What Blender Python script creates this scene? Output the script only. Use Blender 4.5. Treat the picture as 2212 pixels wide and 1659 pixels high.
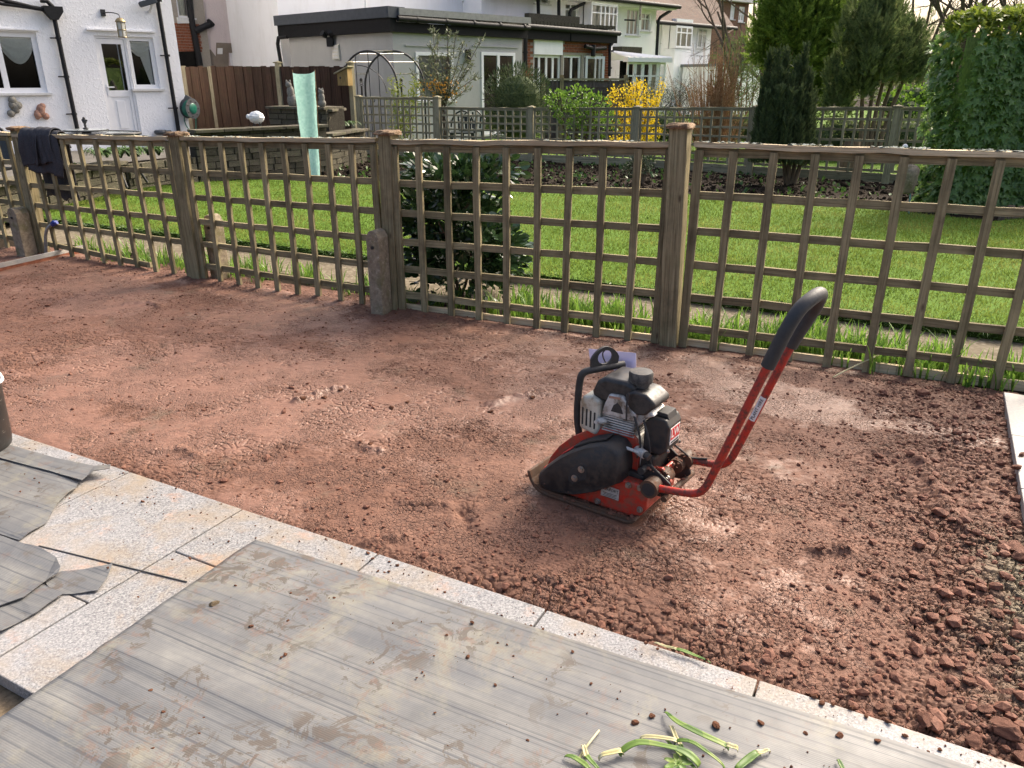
import bpy, bmesh, math, random
import numpy as np
from mathutils import Matrix, Vector
random.seed(7); rng = np.random.default_rng(7)
R = math.radians
sc = bpy.context.scene
col = sc.collection
for _o in list(bpy.data.objects): bpy.data.objects.remove(_o)

# ------------------------------------------------------------------ camera, world, sun, exposure
PW, PH, FPX, PITCH, CAMZ = 2212.0, 1659.0, 1661.0, R(21.5), 1.45
cd = bpy.data.cameras.new('camera'); cam = bpy.data.objects.new('camera', cd); col.objects.link(cam)
cam.location = (0, 0, CAMZ); cam.rotation_euler = (R(90) - PITCH, 0, 0)
cd.sensor_width = 36; cd.lens = 36 * FPX / PW; cd.clip_start = 0.05; cd.clip_end = 2000
sc.camera = cam
SUN_AZ, SUN_EL = R(46), R(41)          # azimuth from +Y towards +X
world = bpy.data.worlds.new('World'); sc.world = world; world.use_nodes = True
wn = world.node_tree; wn.nodes.clear()
sky = wn.nodes.new('ShaderNodeTexSky'); sky.sky_type = 'NISHITA'; sky.sun_disc = False
sky.sun_elevation = SUN_EL; sky.sun_rotation = SUN_AZ; sky.air_density = 0.8; sky.dust_density = 8.0; sky.ozone_density = 0.6
bg = wn.nodes.new('ShaderNodeBackground'); bg.inputs['Strength'].default_value = 0.15
wo = wn.nodes.new('ShaderNodeOutputWorld')
wn.links.new(sky.outputs[0], bg.inputs[0]); wn.links.new(bg.outputs[0], wo.inputs[0])
sd = bpy.data.lights.new('sun', 'SUN'); sun = bpy.data.objects.new('sun', sd); col.objects.link(sun)
sd.energy = 1.5; sd.angle = R(16); sd.color = (1.0, 0.92, 0.77)
sun_dir = Vector((math.sin(SUN_AZ) * math.cos(SUN_EL), math.cos(SUN_AZ) * math.cos(SUN_EL), math.sin(SUN_EL)))
sun.rotation_euler = sun_dir.to_track_quat('Z', 'Y').to_euler(); sun.location = (5, 5, 12)
vs = sc.view_settings
sc.display_settings.display_device = 'sRGB'
vs.view_transform = 'Standard'; vs.look = 'None'; vs.exposure = 1.25; vs.gamma = 1.0; vs.use_curve_mapping = False

# ------------------------------------------------------------------ measuring helpers (camera calibration -> places in the world)
_fw = Vector((0, math.cos(PITCH), -math.sin(PITCH))); _up = Vector((0, math.sin(PITCH), math.cos(PITCH)))
EYE = Vector((0, 0, CAMZ))
def ray(x, y): return _fw + Vector((1, 0, 0)) * ((x - PW / 2) / FPX) + _up * ((PH / 2 - y) / FPX)
def at(x, y, Y):
    d = ray(x, y); return EYE + d * (Y / d.y)
def g(x, y, z=0.0):
    d = ray(x, y); return EYE + d * ((z - CAMZ) / d.z)
def V(*a): return Vector(a)

# ------------------------------------------------------------------ object helpers
WM = {}
def link(name, mesh, mat=None, parent=None, M=None):
    o = bpy.data.objects.new(name, mesh); col.objects.link(o)
    if mat is not None and mesh is not None and len(mesh.materials) == 0: mesh.materials.append(mat)
    M = M or Matrix()
    if parent is not None:
        o.parent = parent; o.matrix_basis = WM[parent].inverted() @ M
    else: o.matrix_basis = M
    WM[o] = M
    return o
def tag(o, label=None, cat=None, group=None, kind=None):
    if label: o['label'] = label
    if cat: o['category'] = cat
    if group: o['group'] = group
    if kind: o['kind'] = kind
    return o
def thing(name, label, cat, loc=(0, 0, 0), group=None, M=None):
    o = link(name, None, M=M or Matrix.Translation(Vector(loc))); o.empty_display_size = 0.1
    return tag(o, label, cat, group)
def struct(o): o['kind'] = 'structure'; return o
def stuff(o): o['kind'] = 'stuff'; return o

class MB:
    def __init__(s): s.v = []; s.f = []
    def add(s, vs_, fs):
        b = len(s.v); s.v += [tuple(p) for p in vs_]; s.f += [tuple(i + b for i in f) for f in fs]; return s
    def box(s, c, sz, M=None):
        x, y, z = sz[0] / 2, sz[1] / 2, sz[2] / 2; c = Vector(c)
        P = [c + Vector((a * x, b * y, d * z)) for d in (-1, 1) for b in (-1, 1) for a in (-1, 1)]
        if M is not None: P = [M @ p for p in P]
        return s.add(P, [(0, 2, 3, 1), (4, 5, 7, 6), (0, 1, 5, 4), (2, 6, 7, 3), (0, 4, 6, 2), (1, 3, 7, 5)])
    def span(s, a, b, M=None):
        a = Vector(a); b = Vector(b); return s.box((a + b) / 2, [abs(q) for q in (b - a)], M)
    def hexa(s, P):   # 8 points: bottom loop then top loop
        return s.add(P, [(3, 2, 1, 0), (4, 5, 6, 7), (0, 1, 5, 4), (1, 2, 6, 5), (2, 3, 7, 6), (3, 0, 4, 7)])
    def bar(s, p0, p1, w, t, side=(0, 0, 1)):
        p0 = Vector(p0); p1 = Vector(p1); d = (p1 - p0).normalized(); side = Vector(side)
        u = (side - d * side.dot(d)).normalized(); n = d.cross(u)
        P = [p + u * (a * w / 2) + n * (b * t / 2) for p in (p0, p1) for a, b in ((-1, -1), (1, -1), (1, 1), (-1, 1))]
        return s.hexa(P)
    def tube(s, pts, r, n=10, caps=True, close=False):
        pts = [Vector(p) for p in pts]; k = len(pts); rr = list(r) if hasattr(r, '__len__') else [r] * k
        if len(rr) != k: rr = list(np.interp(np.linspace(0, 1, k), np.linspace(0, 1, len(rr)), rr))
        d0 = (pts[1] - pts[0]).normalized()
        u = d0.orthogonal().normalized(); b = len(s.v)
        for i, p in enumerate(pts):
            if close: d = (pts[(i + 1) % k] - pts[i - 1]).normalized()
            else: d = ((pts[min(i + 1, k - 1)] - p).normalized() if i < k - 1 else Vector()) + ((p - pts[i - 1]).normalized() if i else Vector())
            if d.length < 1e-9: d = d0
            d.normalize(); u = (u - d * u.dot(d)); u = u.normalized() if u.length > 1e-6 else d.orthogonal().normalized(); w = d.cross(u)
            for j in range(n):
                a = 2 * math.pi * j / n; s.v.append(tuple(p + (u * math.cos(a) + w * math.sin(a)) * rr[i]))
        for i in range(k if close else k - 1):
            i2 = (i + 1) % k
            for j in range(n):
                j2 = (j + 1) % n; s.f.append((b + i * n + j, b + i * n + j2, b + i2 * n + j2, b + i2 * n + j))
        if caps and not close:
            s.f.append(tuple(b + j for j in reversed(range(n)))); s.f.append(tuple(b + (k - 1) * n + j for j in range(n)))
        return s
    def lathe(s, prof, M=None, n=20):     # prof: (r, z) list
        b = len(s.v); M = M or Matrix(); k = len(prof)
        for r_, z in prof:
            for j in range(n):
                a = 2 * math.pi * j / n; s.v.append(tuple(M @ Vector((max(r_, 1e-5) * math.cos(a), max(r_, 1e-5) * math.sin(a), z))))
        for i in range(k - 1):
            for j in range(n):
                j2 = (j + 1) % n; s.f.append((b + i * n + j, b + i * n + j2, b + (i + 1) * n + j2, b + (i + 1) * n + j))
        s.f.append(tuple(b + j for j in reversed(range(n)))); s.f.append(tuple(b + (k - 1) * n + j for j in range(n)))
        return s
    def prism(s, outline, a, b_, M=None):  # outline in (x, z); extruded along y from a to b_
        n = len(outline); M = M or Matrix()
        ar = sum(outline[i][0] * outline[(i + 1) % n][1] - outline[(i + 1) % n][0] * outline[i][1] for i in range(n))
        if ar < 0: outline = outline[::-1]
        P = [M @ Vector((x, a, z)) for x, z in outline] + [M @ Vector((x, b_, z)) for x, z in outline]
        F = [tuple(range(n)), tuple(reversed(range(n, 2 * n)))] + [(i, i + n, (i + 1) % n + n, (i + 1) % n) for i in range(n)]
        return s.add(P, F)
    def ball(s, c, r, M=None, nu=12, nv=8):
        c = Vector(c); r = Vector(r if hasattr(r, '__len__') else (r, r, r)); prof = []
        b = len(s.v)
        for i in range(1, nv):
            t = math.pi * i / nv
            for j in range(nu):
                a = 2 * math.pi * j / nu; p = c + Vector((r.x * math.sin(t) * math.cos(a), r.y * math.sin(t) * math.sin(a), -r.z * math.cos(t)))
                s.v.append(tuple(M @ p if M is not None else p))
        for z in (-1, 1):
            p = c + Vector((0, 0, z * r.z)); s.v.append(tuple(M @ p if M is not None else p))
        lo = len(s.v) - 2; hi = lo + 1
        for i in range(nv - 2):
            for j in range(nu):
                j2 = (j + 1) % nu; s.f.append((b + i * nu + j, b + i * nu + j2, b + (i + 1) * nu + j2, b + (i + 1) * nu + j))
        for j in range(nu):
            j2 = (j + 1) % nu; s.f.append((lo, b + j2, b + j)); s.f.append((hi, b + (nv - 2) * nu + j, b + (nv - 2) * nu + j2))
        return s
    def mesh(s, name, smooth=None):
        me = bpy.data.meshes.new(name); me.from_pydata(s.v, [], s.f); me.update()
        if smooth:
            me.polygons.foreach_set('use_smooth', [True] * len(me.polygons)); me.set_sharp_from_angle(angle=R(smooth))
        return me
    def build(s, name, mat, parent=None, smooth=None, bevel=0, seg=2):
        o = link(name, s.mesh(name, smooth), mat, parent)
        if bevel:
            m = o.modifiers.new('bevel', 'BEVEL'); m.width = bevel; m.segments = seg; m.limit_method = 'ANGLE'; m.angle_limit = R(35)
        return o
def local_mesh(o, M):
    """move a world-built mesh object so that its own axes are M (keeps its look)"""
    o.data.transform(M.inverted()); o.matrix_basis = (WM[o.parent].inverted() @ M) if o.parent else M; WM[o] = M; return o

# ---- numpy meshes
def mesh_np(name, v, f, smooth=False):
    """v (N,3), f (M,k) all faces of k corners"""
    v = np.ascontiguousarray(v, dtype=np.float32); f = np.ascontiguousarray(f, dtype=np.int32); m, k = f.shape
    me = bpy.data.meshes.new(name); me.vertices.add(len(v)); me.loops.add(m * k); me.polygons.add(m)
    me.vertices.foreach_set('co', v.ravel()); me.loops.foreach_set('vertex_index', f.ravel())
    me.polygons.foreach_set('loop_start', np.arange(m, dtype=np.int32) * k)
    me.polygons.foreach_set('use_smooth', np.full(m, smooth)); me.update(calc_edges=True); me.validate()
    return me
def scatter(tv, tf, pos, rot, scale):
    """copies of a template; rot (n,3,3), scale (n,) or (n,3)"""
    tv = np.asarray(tv, float); tf = np.asarray(tf, int); n = len(pos)
    scale = np.asarray(scale, float); scale = scale[:, None, None] if scale.ndim == 1 else scale[:, None, :]
    vv = np.einsum('nij,nkj->nki', rot, tv[None] * scale) + np.asarray(pos)[:, None, :]
    ff = tf[None] + (np.arange(n) * len(tv))[:, None, None]
    return vv.reshape(-1, 3), ff.reshape(-1, tf.shape[1])
def frames(zdir, spin=None):
    """rotation matrices whose local z is zdir, spun about it"""
    z = np.asarray(zdir, float); z = z / np.linalg.norm(z, axis=1, keepdims=True); n = len(z)
    a = np.where(np.abs(z[:, 2:3]) > .9, np.array([[1., 0, 0]]), np.array([[0, 0, 1.]]))
    x = np.cross(a, z); x /= np.linalg.norm(x, axis=1, keepdims=True); y = np.cross(z, x)
    if spin is None: spin = rng.uniform(0, 2 * np.pi, n)
    c, s_ = np.cos(spin)[:, None], np.sin(spin)[:, None]
    return np.stack([x * c + y * s_, -x * s_ + y * c, z], axis=2)
def unit(n): v = rng.normal(size=(n, 3)); return v / np.linalg.norm(v, axis=1, keepdims=True)

def _hash(ix, iy, s):
    h = (ix.astype(np.int64) * 374761393 + iy.astype(np.int64) * 668265263 + s * 974711) & 0xffffffff
    h = ((h ^ (h >> 13)) * 1274126177) & 0xffffffff
    return ((h ^ (h >> 16)) & 0xffffff) / float(0xffffff)
def vnoise(x, y, s=0):
    ix = np.floor(x); iy = np.floor(y); fx = x - ix; fy = y - iy; fx = fx * fx * (3 - 2 * fx); fy = fy * fy * (3 - 2 * fy)
    a = _hash(ix, iy, s); b = _hash(ix + 1, iy, s); c = _hash(ix, iy + 1, s); d = _hash(ix + 1, iy + 1, s)
    return (a * (1 - fx) + b * fx) * (1 - fy) + (c * (1 - fx) + d * fx) * fy
def fbm(x, y, o=4, s=0):
    t = 0; a = .5; n = 0
    for i in range(o): t = t + a * vnoise(x * 2 ** i + 17.3 * i, y * 2 ** i - 9.1 * i, s + i); n += a; a *= .5
    return t / n
def worley(x, y, s=0):
    ix = np.floor(x); iy = np.floor(y); f1 = np.full(x.shape, 9.); f2 = np.full(x.shape, 9.); cid = np.zeros(x.shape)
    for dx in (-1, 0, 1):
        for dy in (-1, 0, 1):
            jx = ix + dx; jy = iy + dy
            d = np.hypot(jx + .1 + .8 * _hash(jx, jy, s) - x, jy + .1 + .8 * _hash(jx, jy, s + 5) - y)
            nw = d < f1; f2 = np.where(nw, f1, np.minimum(f2, d)); cid = np.where(nw, _hash(jx, jy, s + 9), cid); f1 = np.where(nw, d, f1)
    return f1, f2, cid
def sstep(a, b, x): t = np.clip((x - a) / (b - a), 0, 1); return t * t * (3 - 2 * t)

# ------------------------------------------------------------------ material helper
class T:
    def __init__(s, name):
        s.m = bpy.data.materials.new(name); s.m.use_nodes = True; s.t = s.m.node_tree; s.t.nodes.clear()
        s.out = s.t.nodes.new('ShaderNodeOutputMaterial'); s.b = s.n('ShaderNodeBsdfPrincipled'); s.t.links.new(s.b.outputs[0], s.out.inputs[0])
        s._c = None
    def n(s, typ, ins=None, **kw):
        nd = s.t.nodes.new(typ)
        for k, v in kw.items(): setattr(nd, k, v)
        for k, v in (ins or {}).items(): s.set(nd.inputs[k], v)
        return nd
    def set(s, sock, v):
        if isinstance(v, bpy.types.NodeSocket): s.t.links.new(v, sock)
        else:
            if isinstance(v, (tuple, list)) and len(v) == 3 and sock.type == 'RGBA': v = (*v, 1)
            sock.default_value = v
    def coord(s, rand=False, kind='Object'):
        c = s.n('ShaderNodeTexCoord').outputs[kind]
        if rand:
            oi = s.n('ShaderNodeObjectInfo')
            m = s.n('ShaderNodeVectorMath', {0: oi.outputs['Random'], 1: (37.1, 51.7, 23.9)}, operation='MULTIPLY')
            c = s.n('ShaderNodeVectorMath', {0: c, 1: m.outputs[0]}, operation='ADD').outputs[0]
        return c
    def scale(s, c, v): return s.n('ShaderNodeVectorMath', {0: c, 1: v}, operation='MULTIPLY').outputs[0]
    def noise(s, c, sc_=5, det=4, rough=.6, dist=0): return s.n('ShaderNodeTexNoise', {'Vector': c, 'Scale': sc_, 'Detail': det, 'Roughness': rough, 'Distortion': dist}).outputs[0]
    def voro(s, c, sc_=5, feature='F1', out=0): return s.n('ShaderNodeTexVoronoi', {'Vector': c, 'Scale': sc_}, feature=feature).outputs[out]
    def ramp(s, f, stops, interp='LINEAR'):
        nd = s.n('ShaderNodeValToRGB', {0: f}); e = nd.color_ramp.elements; nd.color_ramp.interpolation = interp
        while len(e) < len(stops): e.new(.5)
        for q, (p, c) in zip(e, stops):
            q.position = p; q.color = (c, c, c, 1) if not hasattr(c, '__len__') else (*c, 1)
        return nd.outputs[0]
    def mix(s, f, a, b, bt='MIX'):
        nd = s.n('ShaderNodeMix', data_type='RGBA', blend_type=bt); s.set(nd.inputs[0], f); s.set(nd.inputs[6], a); s.set(nd.inputs[7], b); return nd.outputs[2]
    def math(s, op, a, b=0.): return s.n('ShaderNodeMath', {0: a, 1: b}, operation=op).outputs[0]
    def bump(s, h, strength=.5, dist=.01, prev=None):
        nd = s.n('ShaderNodeBump', {'Height': h, 'Strength': strength, 'Distance': dist})
        if prev is not None: s.set(nd.inputs['Normal'], prev)
        return nd.outputs[0]
    def rnd(s): return s.n('ShaderNodeObjectInfo').outputs['Random']
    def done(s, color, rough=.7, normal=None, spec=None, metal=None, **ins):
        s.set(s.b.inputs['Base Color'], color); s.set(s.b.inputs['Roughness'], rough)
        if normal is not None: s.set(s.b.inputs['Normal'], normal)
        if spec is not None: s.set(s.b.inputs['Specular IOR Level'], spec)
        if metal is not None: s.set(s.b.inputs['Metallic'], metal)
        for k, v in ins.items(): s.set(s.b.inputs[k.replace('_', ' ')], v)
        return s.m
    def translucent(s, color, amount):
        tr = s.n('ShaderNodeBsdfTranslucent', {'Color': color}); mx = s.n('ShaderNodeMixShader', {0: amount, 1: s.b.outputs[0], 2: tr.outputs[0]})
        s.t.links.new(mx.outputs[0], s.out.inputs[0]); return s.m

def plain(name, colr, rough=.6, var=.15, bump=.1, scale=40, metal=None, spec=None, dirt=None):
    if spec is None and rough >= .85: spec = .06
    t = T(name); c = t.coord(True); n = t.noise(c, scale, 5)
    lo = tuple(q * (1 - var) for q in colr); hi = tuple(min(1, q * (1 + var)) for q in colr)
    cc = t.ramp(n, [(.3, lo), (.7, hi)])
    if dirt: cc = t.mix(t.ramp(t.noise(c, scale * .25, 6, .7), [(.48, 0), (.62, 1)]), cc, dirt)
    return t.done(cc, rough, t.bump(n, bump, .004), spec, metal)
def leafmat(name, a, b, c_=None, rough=.45, trans=.3, spec=.4, scale=6):
    t = T(name); co = t.coord(True); n = t.noise(co, scale, 3); n2 = t.n('ShaderNodeTexWhiteNoise', {'Vector': t.n('ShaderNodeVectorMath', {0: co, 1: (.03, .03, .03)}, operation='SNAP').outputs[0]}, noise_dimensions='3D').outputs[0]
    f = t.math('ADD', t.math('MULTIPLY', n, .6), t.math('MULTIPLY', n2, .4))
    colr = t.ramp(f, [(.25, a), (.75, b)] if c_ is None else [(.25, a), (.6, b), (.9, c_)])
    t.done(colr, rough, None, spec); return t.translucent(colr, trans) if trans else t.m
# ------------------------------------------------------------------ materials
def wood_mat(name, a, b, green=.25, dark=.5, bump=.5):
    t = T(name); c = t.coord(True)
    g1 = t.noise(t.scale(c, (38, 38, 1.6)), 1, 6, .65, .6); g2 = t.noise(t.scale(c, (120, 120, 3.0)), 1, 4, .6)
    base = t.ramp(g1, [(.25, a), (.72, b)])
    base = t.mix(t.ramp(g2, [(.38, .55), (.5, 0)]), base, tuple(q * .45 for q in a))
    base = t.mix(t.math('MULTIPLY', t.ramp(t.noise(c, 3.5, 5, .7), [(.45, 0), (.7, 1)]), dark), base, (.035, .028, .022))
    base = t.mix(t.math('MULTIPLY', t.ramp(t.noise(c, 5.3, 5, .7, .5), [(.5, 0), (.68, 1)]), green), base, (.075, .095, .035))
    k = t.ramp(t.voro(t.scale(c, (9, 9, 3.2)), 1), [(.03, 1), (.09, 0)])
    base = t.mix(t.math('MULTIPLY', k, .7), base, (.05, .03, .02))
    rv = t.ramp(t.rnd(), [(0, .78), (1, 1.2)]); base = t.mix(1.0, base, rv, 'MULTIPLY')
    h = t.math('ADD', t.math('MULTIPLY', g1, .6), t.math('MULTIPLY', g2, .5))
    return t.done(base, .85, t.bump(h, bump, .006), .12)
M = {}
M['fence'] = wood_mat('weathered_fence_wood', (.165, .132, .072), (.37, .315, .185))
M['fence_grey'] = wood_mat('grey_green_trellis_wood', (.22, .195, .12), (.41, .37, .25), .3, .2)
M['fence_cap'] = wood_mat('sunlit_pale_capping_wood', (.42, .33, .20), (.68, .57, .38), .05, .2)  # pale wood, with sunlight on the capping painted into the colour
M['rotten'] = wood_mat('rotten_cap_wood', (.16, .09, .05), (.42, .30, .19), .05, .7, .9)
M['board'] = wood_mat('red_brown_board', (.045, .026, .018), (.095, .055, .040), .12, .45)
M['board_pale'] = wood_mat('bleached_board', (.16, .14, .10), (.28, .25, .18), .3, .3)
M['panel_grey'] = wood_mat('grey_brown_panel', (.08, .065, .06), (.15, .125, .115), .05, .3)
M['bark'] = wood_mat('bark', (.09, .065, .045), (.22, .16, .11), .2, .4, .8)
M['birdbox'] = wood_mat('birdbox_wood', (.20, .15, .07), (.42, .28, .10), .1, .3)

def soil():
    t = T('red_subbase_soil'); c = t.coord()
    n1 = t.noise(c, 1.7, 5, .6); n2 = t.noise(c, 22, 6, .7); n3 = t.noise(c, 160, 4, .7)
    cr_ = t.n('ShaderNodeAttribute', attribute_name='crumb').outputs['Fac']        # 0 = pressed flat and smeared, 1 = loose crumbs, darkened as damp soil and in place of crack shade
    cr_ = t.ramp(t.math('ADD', cr_, t.math('MULTIPLY', t.math('SUBTRACT', t.noise(c, 34, 6, .75), .5), 1.5)), [(.15, 0), (.85, 1)])
    pale = t.ramp(n2, [(.28, (.150, .070, .043)), (.5, (.215, .106, .067)), (.74, (.285, .150, .101))])
    dark = t.ramp(n2, [(.28, (.078, .032, .019)), (.5, (.135, .059, .034)), (.74, (.205, .096, .058))])
    base = t.mix(cr_, pale, dark)
    base = t.mix(t.ramp(n1, [(.44, 0), (.68, .4)]), base, (.245, .125, .083))
    base = t.mix(t.ramp(t.noise(c, 2.6, 6, .72), [(.58, 0), (.70, .6)]), base, (.115, .085, .054))       # clayey grey-brown dirt smeared in
    base = t.mix(t.ramp(n3, [(.34, .55), (.47, 0)]), base, (.060, .026, .016))  # dark specks painted in place of fine shaded cracks
    v = t.voro(t.scale(c, (1, 1, .3)), 62, 'DISTANCE_TO_EDGE'); cr = t.ramp(v, [(.0, 0), (.09, 1)])
    msk = t.ramp(t.noise(c, 4.2, 5, .65), [(.44, 0), (.56, 1)])
    h = t.math('ADD', t.math('MULTIPLY', n3, .5), t.math('MULTIPLY', n2, .8))
    h2 = t.math('MULTIPLY', t.math('SUBTRACT', cr, 1.0), msk)
    nb = t.bump(h2, .9, .006); nb = t.bump(h, .5, .006, nb)
    rough = t.ramp(cr_, [(0, .46), (1, .82)])
    return t.done(base, rough, nb, .5)
M['soil'] = soil()
def stone_soil():
    t = T('red_stone_crumb'); c = t.coord(True); n = t.noise(c, 45, 5, .7)
    base = t.ramp(n, [(.3, (.105, .042, .025)), (.55, (.175, .075, .047)), (.75, (.25, .118, .078))])
    return t.done(base, .75, t.bump(n, .7, .006), .3)
M['clod'] = stone_soil()
M['dark_clod'] = plain('dark_crumb', (.12, .056, .034), .85, .4, .6, 90)
M['earth'] = plain('dark_garden_earth', (.026, .019, .013), .9, .5, 1.0, 30)
M['dirt'] = plain('grey_brown_dirt', (.17, .13, .085), .9, .35, 1.0, 60)
def granite():
    t = T('speckled_granite'); c = t.coord()
    a = t.noise(c, 150, 3, .8); b = t.voro(c, 210, 'F1', 1)
    base = t.ramp(a, [(.34, (.055, .055, .062)), (.46, (.19, .19, .19)), (.60, (.345, .335, .32))])
    bw = t.n('ShaderNodeRGBToBW', {0: b}).outputs[0]
    base = t.mix(t.ramp(bw, [(.30, .5), (.36, 0)]), base, (.17, .16, .16))
    st = t.ramp(t.noise(c, 3.1, 6, .72, .3), [(.46, 0), (.66, 1)])
    base = t.mix(t.math('MULTIPLY', st, .75), base, (.27, .20, .12))
    st2 = t.ramp(t.noise(c, 7.0, 6, .75), [(.58, 0), (.70, 1)])
    base = t.mix(t.math('MULTIPLY', st2, .45), base, (.46, .24, .13))
    base = t.mix(t.math('MULTIPLY', t.ramp(t.noise(c, 1.3, 3), [(.35, .8), (.6, 0)]), .35), base, (.38, .38, .40))
    return t.done(base, .62, t.bump(a, .25, .002), .4)
M['granite'] = granite()
def pale_slab():
    t = T('pale_porcelain_slab'); c = t.coord(); a = t.noise(c, 90, 4, .7)
    base = t.ramp(a, [(.3, (.25, .243, .23)), (.7, (.36, .35, .325))]); base = t.mix(t.ramp(t.noise(c, 6, 5, .7), [(.5, 0), (.7, .4)]), base, (.62, .52, .40))
    return t.done(base, .6, t.bump(a, .2, .002))
M['pale_slab'] = pale_slab()
def sheet():
    t = T('ribbed_grey_plastic'); c = t.coord()
    sx = t.n('ShaderNodeSeparateXYZ', {0: c})
    wob = t.noise(t.scale(c, (1.2, 6, 1)), 1.0, 3)
    yy = t.math('ADD', sx.outputs[1], t.math('MULTIPLY', wob, .010))
    rib = t.math('SINE', t.math('MULTIPLY', yy, 2 * math.pi / .0052))
    def cut(scale, width, lo, hi):
        vv = t.n('ShaderNodeTexVoronoi', {'W': t.math('MULTIPLY', yy, scale), 'Scale': 1.0}, voronoi_dimensions='1D', feature='DISTANCE_TO_EDGE').outputs[0]
        fade = t.ramp(t.noise(t.scale(c, (.9, 30, 1)), 1.0, 3), [(lo, 0), (hi, 1)])
        return t.math('MULTIPLY', t.ramp(vv, [(0, 1), (width, 0)]), fade)
    lines = t.math('MAXIMUM', cut(7.0, .030, .22, .36), t.math('MULTIPLY', cut(33.0, .13, .38, .56), .75))
    bands = t.ramp(t.noise(t.scale(c, (.5, 16, 1)), 1.0, 4, .65), [(.42, 0), (.62, 1)])
    base = t.ramp(t.noise(c, 5, 6, .68), [(.3, (.105, .105, .104)), (.55, (.155, .153, .146)), (.75, (.22, .215, .195))])
    base = t.mix(t.ramp(t.noise(t.scale(c, (1, 8, 1)), 2.2, 4, .6), [(.5, 0), (.75, .45)]), base, (.245, .238, .21))
    base = t.mix(t.math('MULTIPLY', bands, .45), base, (.085, .092, .105))
    base = t.mix(t.math('MULTIPLY', lines, .8), base, (.045, .05, .06))
    y1 = t.ramp(t.noise(c, 3.1, 7, .75, .4), [(.54, 0), (.68, .7)]); base = t.mix(y1, base, (.24, .222, .16))
    mud = t.ramp(t.noise(c, 15, 7, .72, 1.0), [(.535, 0), (.56, 1)]); mm = t.ramp(t.noise(c, 3.6, 3, .5), [(.50, 0), (.58, 1)])
    base = t.mix(t.math('MULTIPLY', t.math('MULTIPLY', mud, mm), .85), base, (.088, .072, .056))
    red = t.math('MULTIPLY', t.ramp(t.noise(c, 27, 6, .75, .6), [(.53, 0), (.58, 1)]), t.ramp(t.noise(c, 3.3, 3), [(.5, 0), (.6, 1)]))
    base = t.mix(t.math('MULTIPLY', red, .38), base, (.17, .095, .065))
    nb = t.bump(rib, .10, .0012); nb = t.bump(lines, -.6, .004, nb)
    return t.done(base, t.ramp(t.noise(c, 9, 4), [(.3, .42), (.7, .65)]), nb, .45)
M['sheet'] = sheet()

def lawn_mat(name, dull=0.):
    t = T(name); c = t.coord(); n = t.noise(c, 1.6, 5, .65); n2 = t.noise(c, 26, 4, .7)
    base = t.ramp(n, [(.28, (.085, .140, .022)), (.48, (.165, .225, .038)), (.70, (.30, .30, .085))])
    base = t.mix(t.ramp(n2, [(.35, .35), (.6, 0)]), base, (.045, .10, .016))
    t.done(base, .7, t.bump(n2, .6, .02), .12); return t.translucent(base, .5)
M['grass'] = lawn_mat('lawn_grass')
M['lawn_base'] = plain('lawn_turf', (.085, .15, .022), .9, .5, 1.0, 40)
M['bank_turf'] = plain('lawn_edge_turf', (.030, .050, .012), .95, .5, 1.0, 60)
def path_mat():
    t = T('exposed_aggregate_path'); c = t.coord(); v = t.voro(c, 26, 'F1'); n = t.noise(c, 9, 6, .7)
    base = t.ramp(n, [(.3, (.115, .095, .066)), (.7, (.20, .17, .122))]); base = t.mix(t.ramp(v, [(.2, .6), (.45, 0)]), base, (.29, .25, .185))
    return t.done(base, .9, t.bump(v, .4, .01), .04)
M['path'] = path_mat()
M['paving'] = plain('grey_terrace_paving', (.14, .13, .115), .9, .25, .4, 9)

def roughcast():
    t = T('white_roughcast_render'); c = t.coord(); a = t.noise(c, 20, 4, .6, .2); b = t.noise(c, 55, 4, .6)
    bl = t.ramp(a, [(.52, 0), (.62, 1)])
    base = t.mix(t.ramp(t.noise(c, 1.5, 5), [(.4, 0), (.8, .5)]), (.90, .90, .90), (.84, .84, .84))
    h = t.math('ADD', t.math('MULTIPLY', bl, .8), t.math('MULTIPLY', b, .3))
    return t.done(base, .8, t.bump(h, .38, .03), .1)
M['roughcast'] = roughcast()
def render_mat(name, colr, var=.06, stain=None, bump=.25):
    t = T(name); c = t.coord(); n = t.noise(c, 1.2, 6, .65); f = t.noise(c, 24, 5, .6)
    base = t.ramp(n, [(.3, tuple(q * (1 - var) for q in colr)), (.7, tuple(min(1, q * (1 + var)) for q in colr))])
    if stain: base = t.mix(t.ramp(t.noise(t.scale(c, (2.2, 2.2, .6)), 1, 6, .7), [(.5, 0), (.75, .6)]), base, stain)
    return t.done(base, .85, t.bump(f, bump, .02), .2)
M['white_wall'] = render_mat('white_painted_wall', (.89, .89, .89), .03, (.74, .73, .70))
M['pink_wall'] = render_mat('pinkish_render', (.56, .49, .48), .08, (.44, .38, .36), .6)
M['bare_render'] = render_mat('bare_cement_render', (.20, .165, .13), .25, (.12, .09, .07), 1.0)
M['grey_wall'] = render_mat('grey_smooth_render', (.40, .40, .385), .06, (.33, .325, .31))
M['brick'] = plain('red_brick', (.22, .085, .05), .85, .35, .5, 25)
M['brick_far'] = plain('brown_brick', (.20, .12, .085), .9, .3, .3, 12)
M['mortar'] = plain('mortar', (.30, .27, .23), .9, .2, .5, 60)
def stonebrick():
    t = T('mossy_stone_block'); c = t.coord(True); n = t.noise(c, 14, 6, .72)
    base = t.ramp(n, [(.3, (.060, .052, .040)), (.55, (.135, .118, .085)), (.78, (.27, .25, .195))])
    base = t.mix(t.ramp(t.noise(c, 7, 5, .7), [(.5, 0), (.66, .75)]), base, (.075, .085, .03))
    rv = t.ramp(t.rnd(), [(0, .7), (1, 1.25)]); base = t.mix(1., base, rv, 'MULTIPLY')
    return t.done(base, .9, t.bump(n, 1.0, .02), .2)
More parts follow.
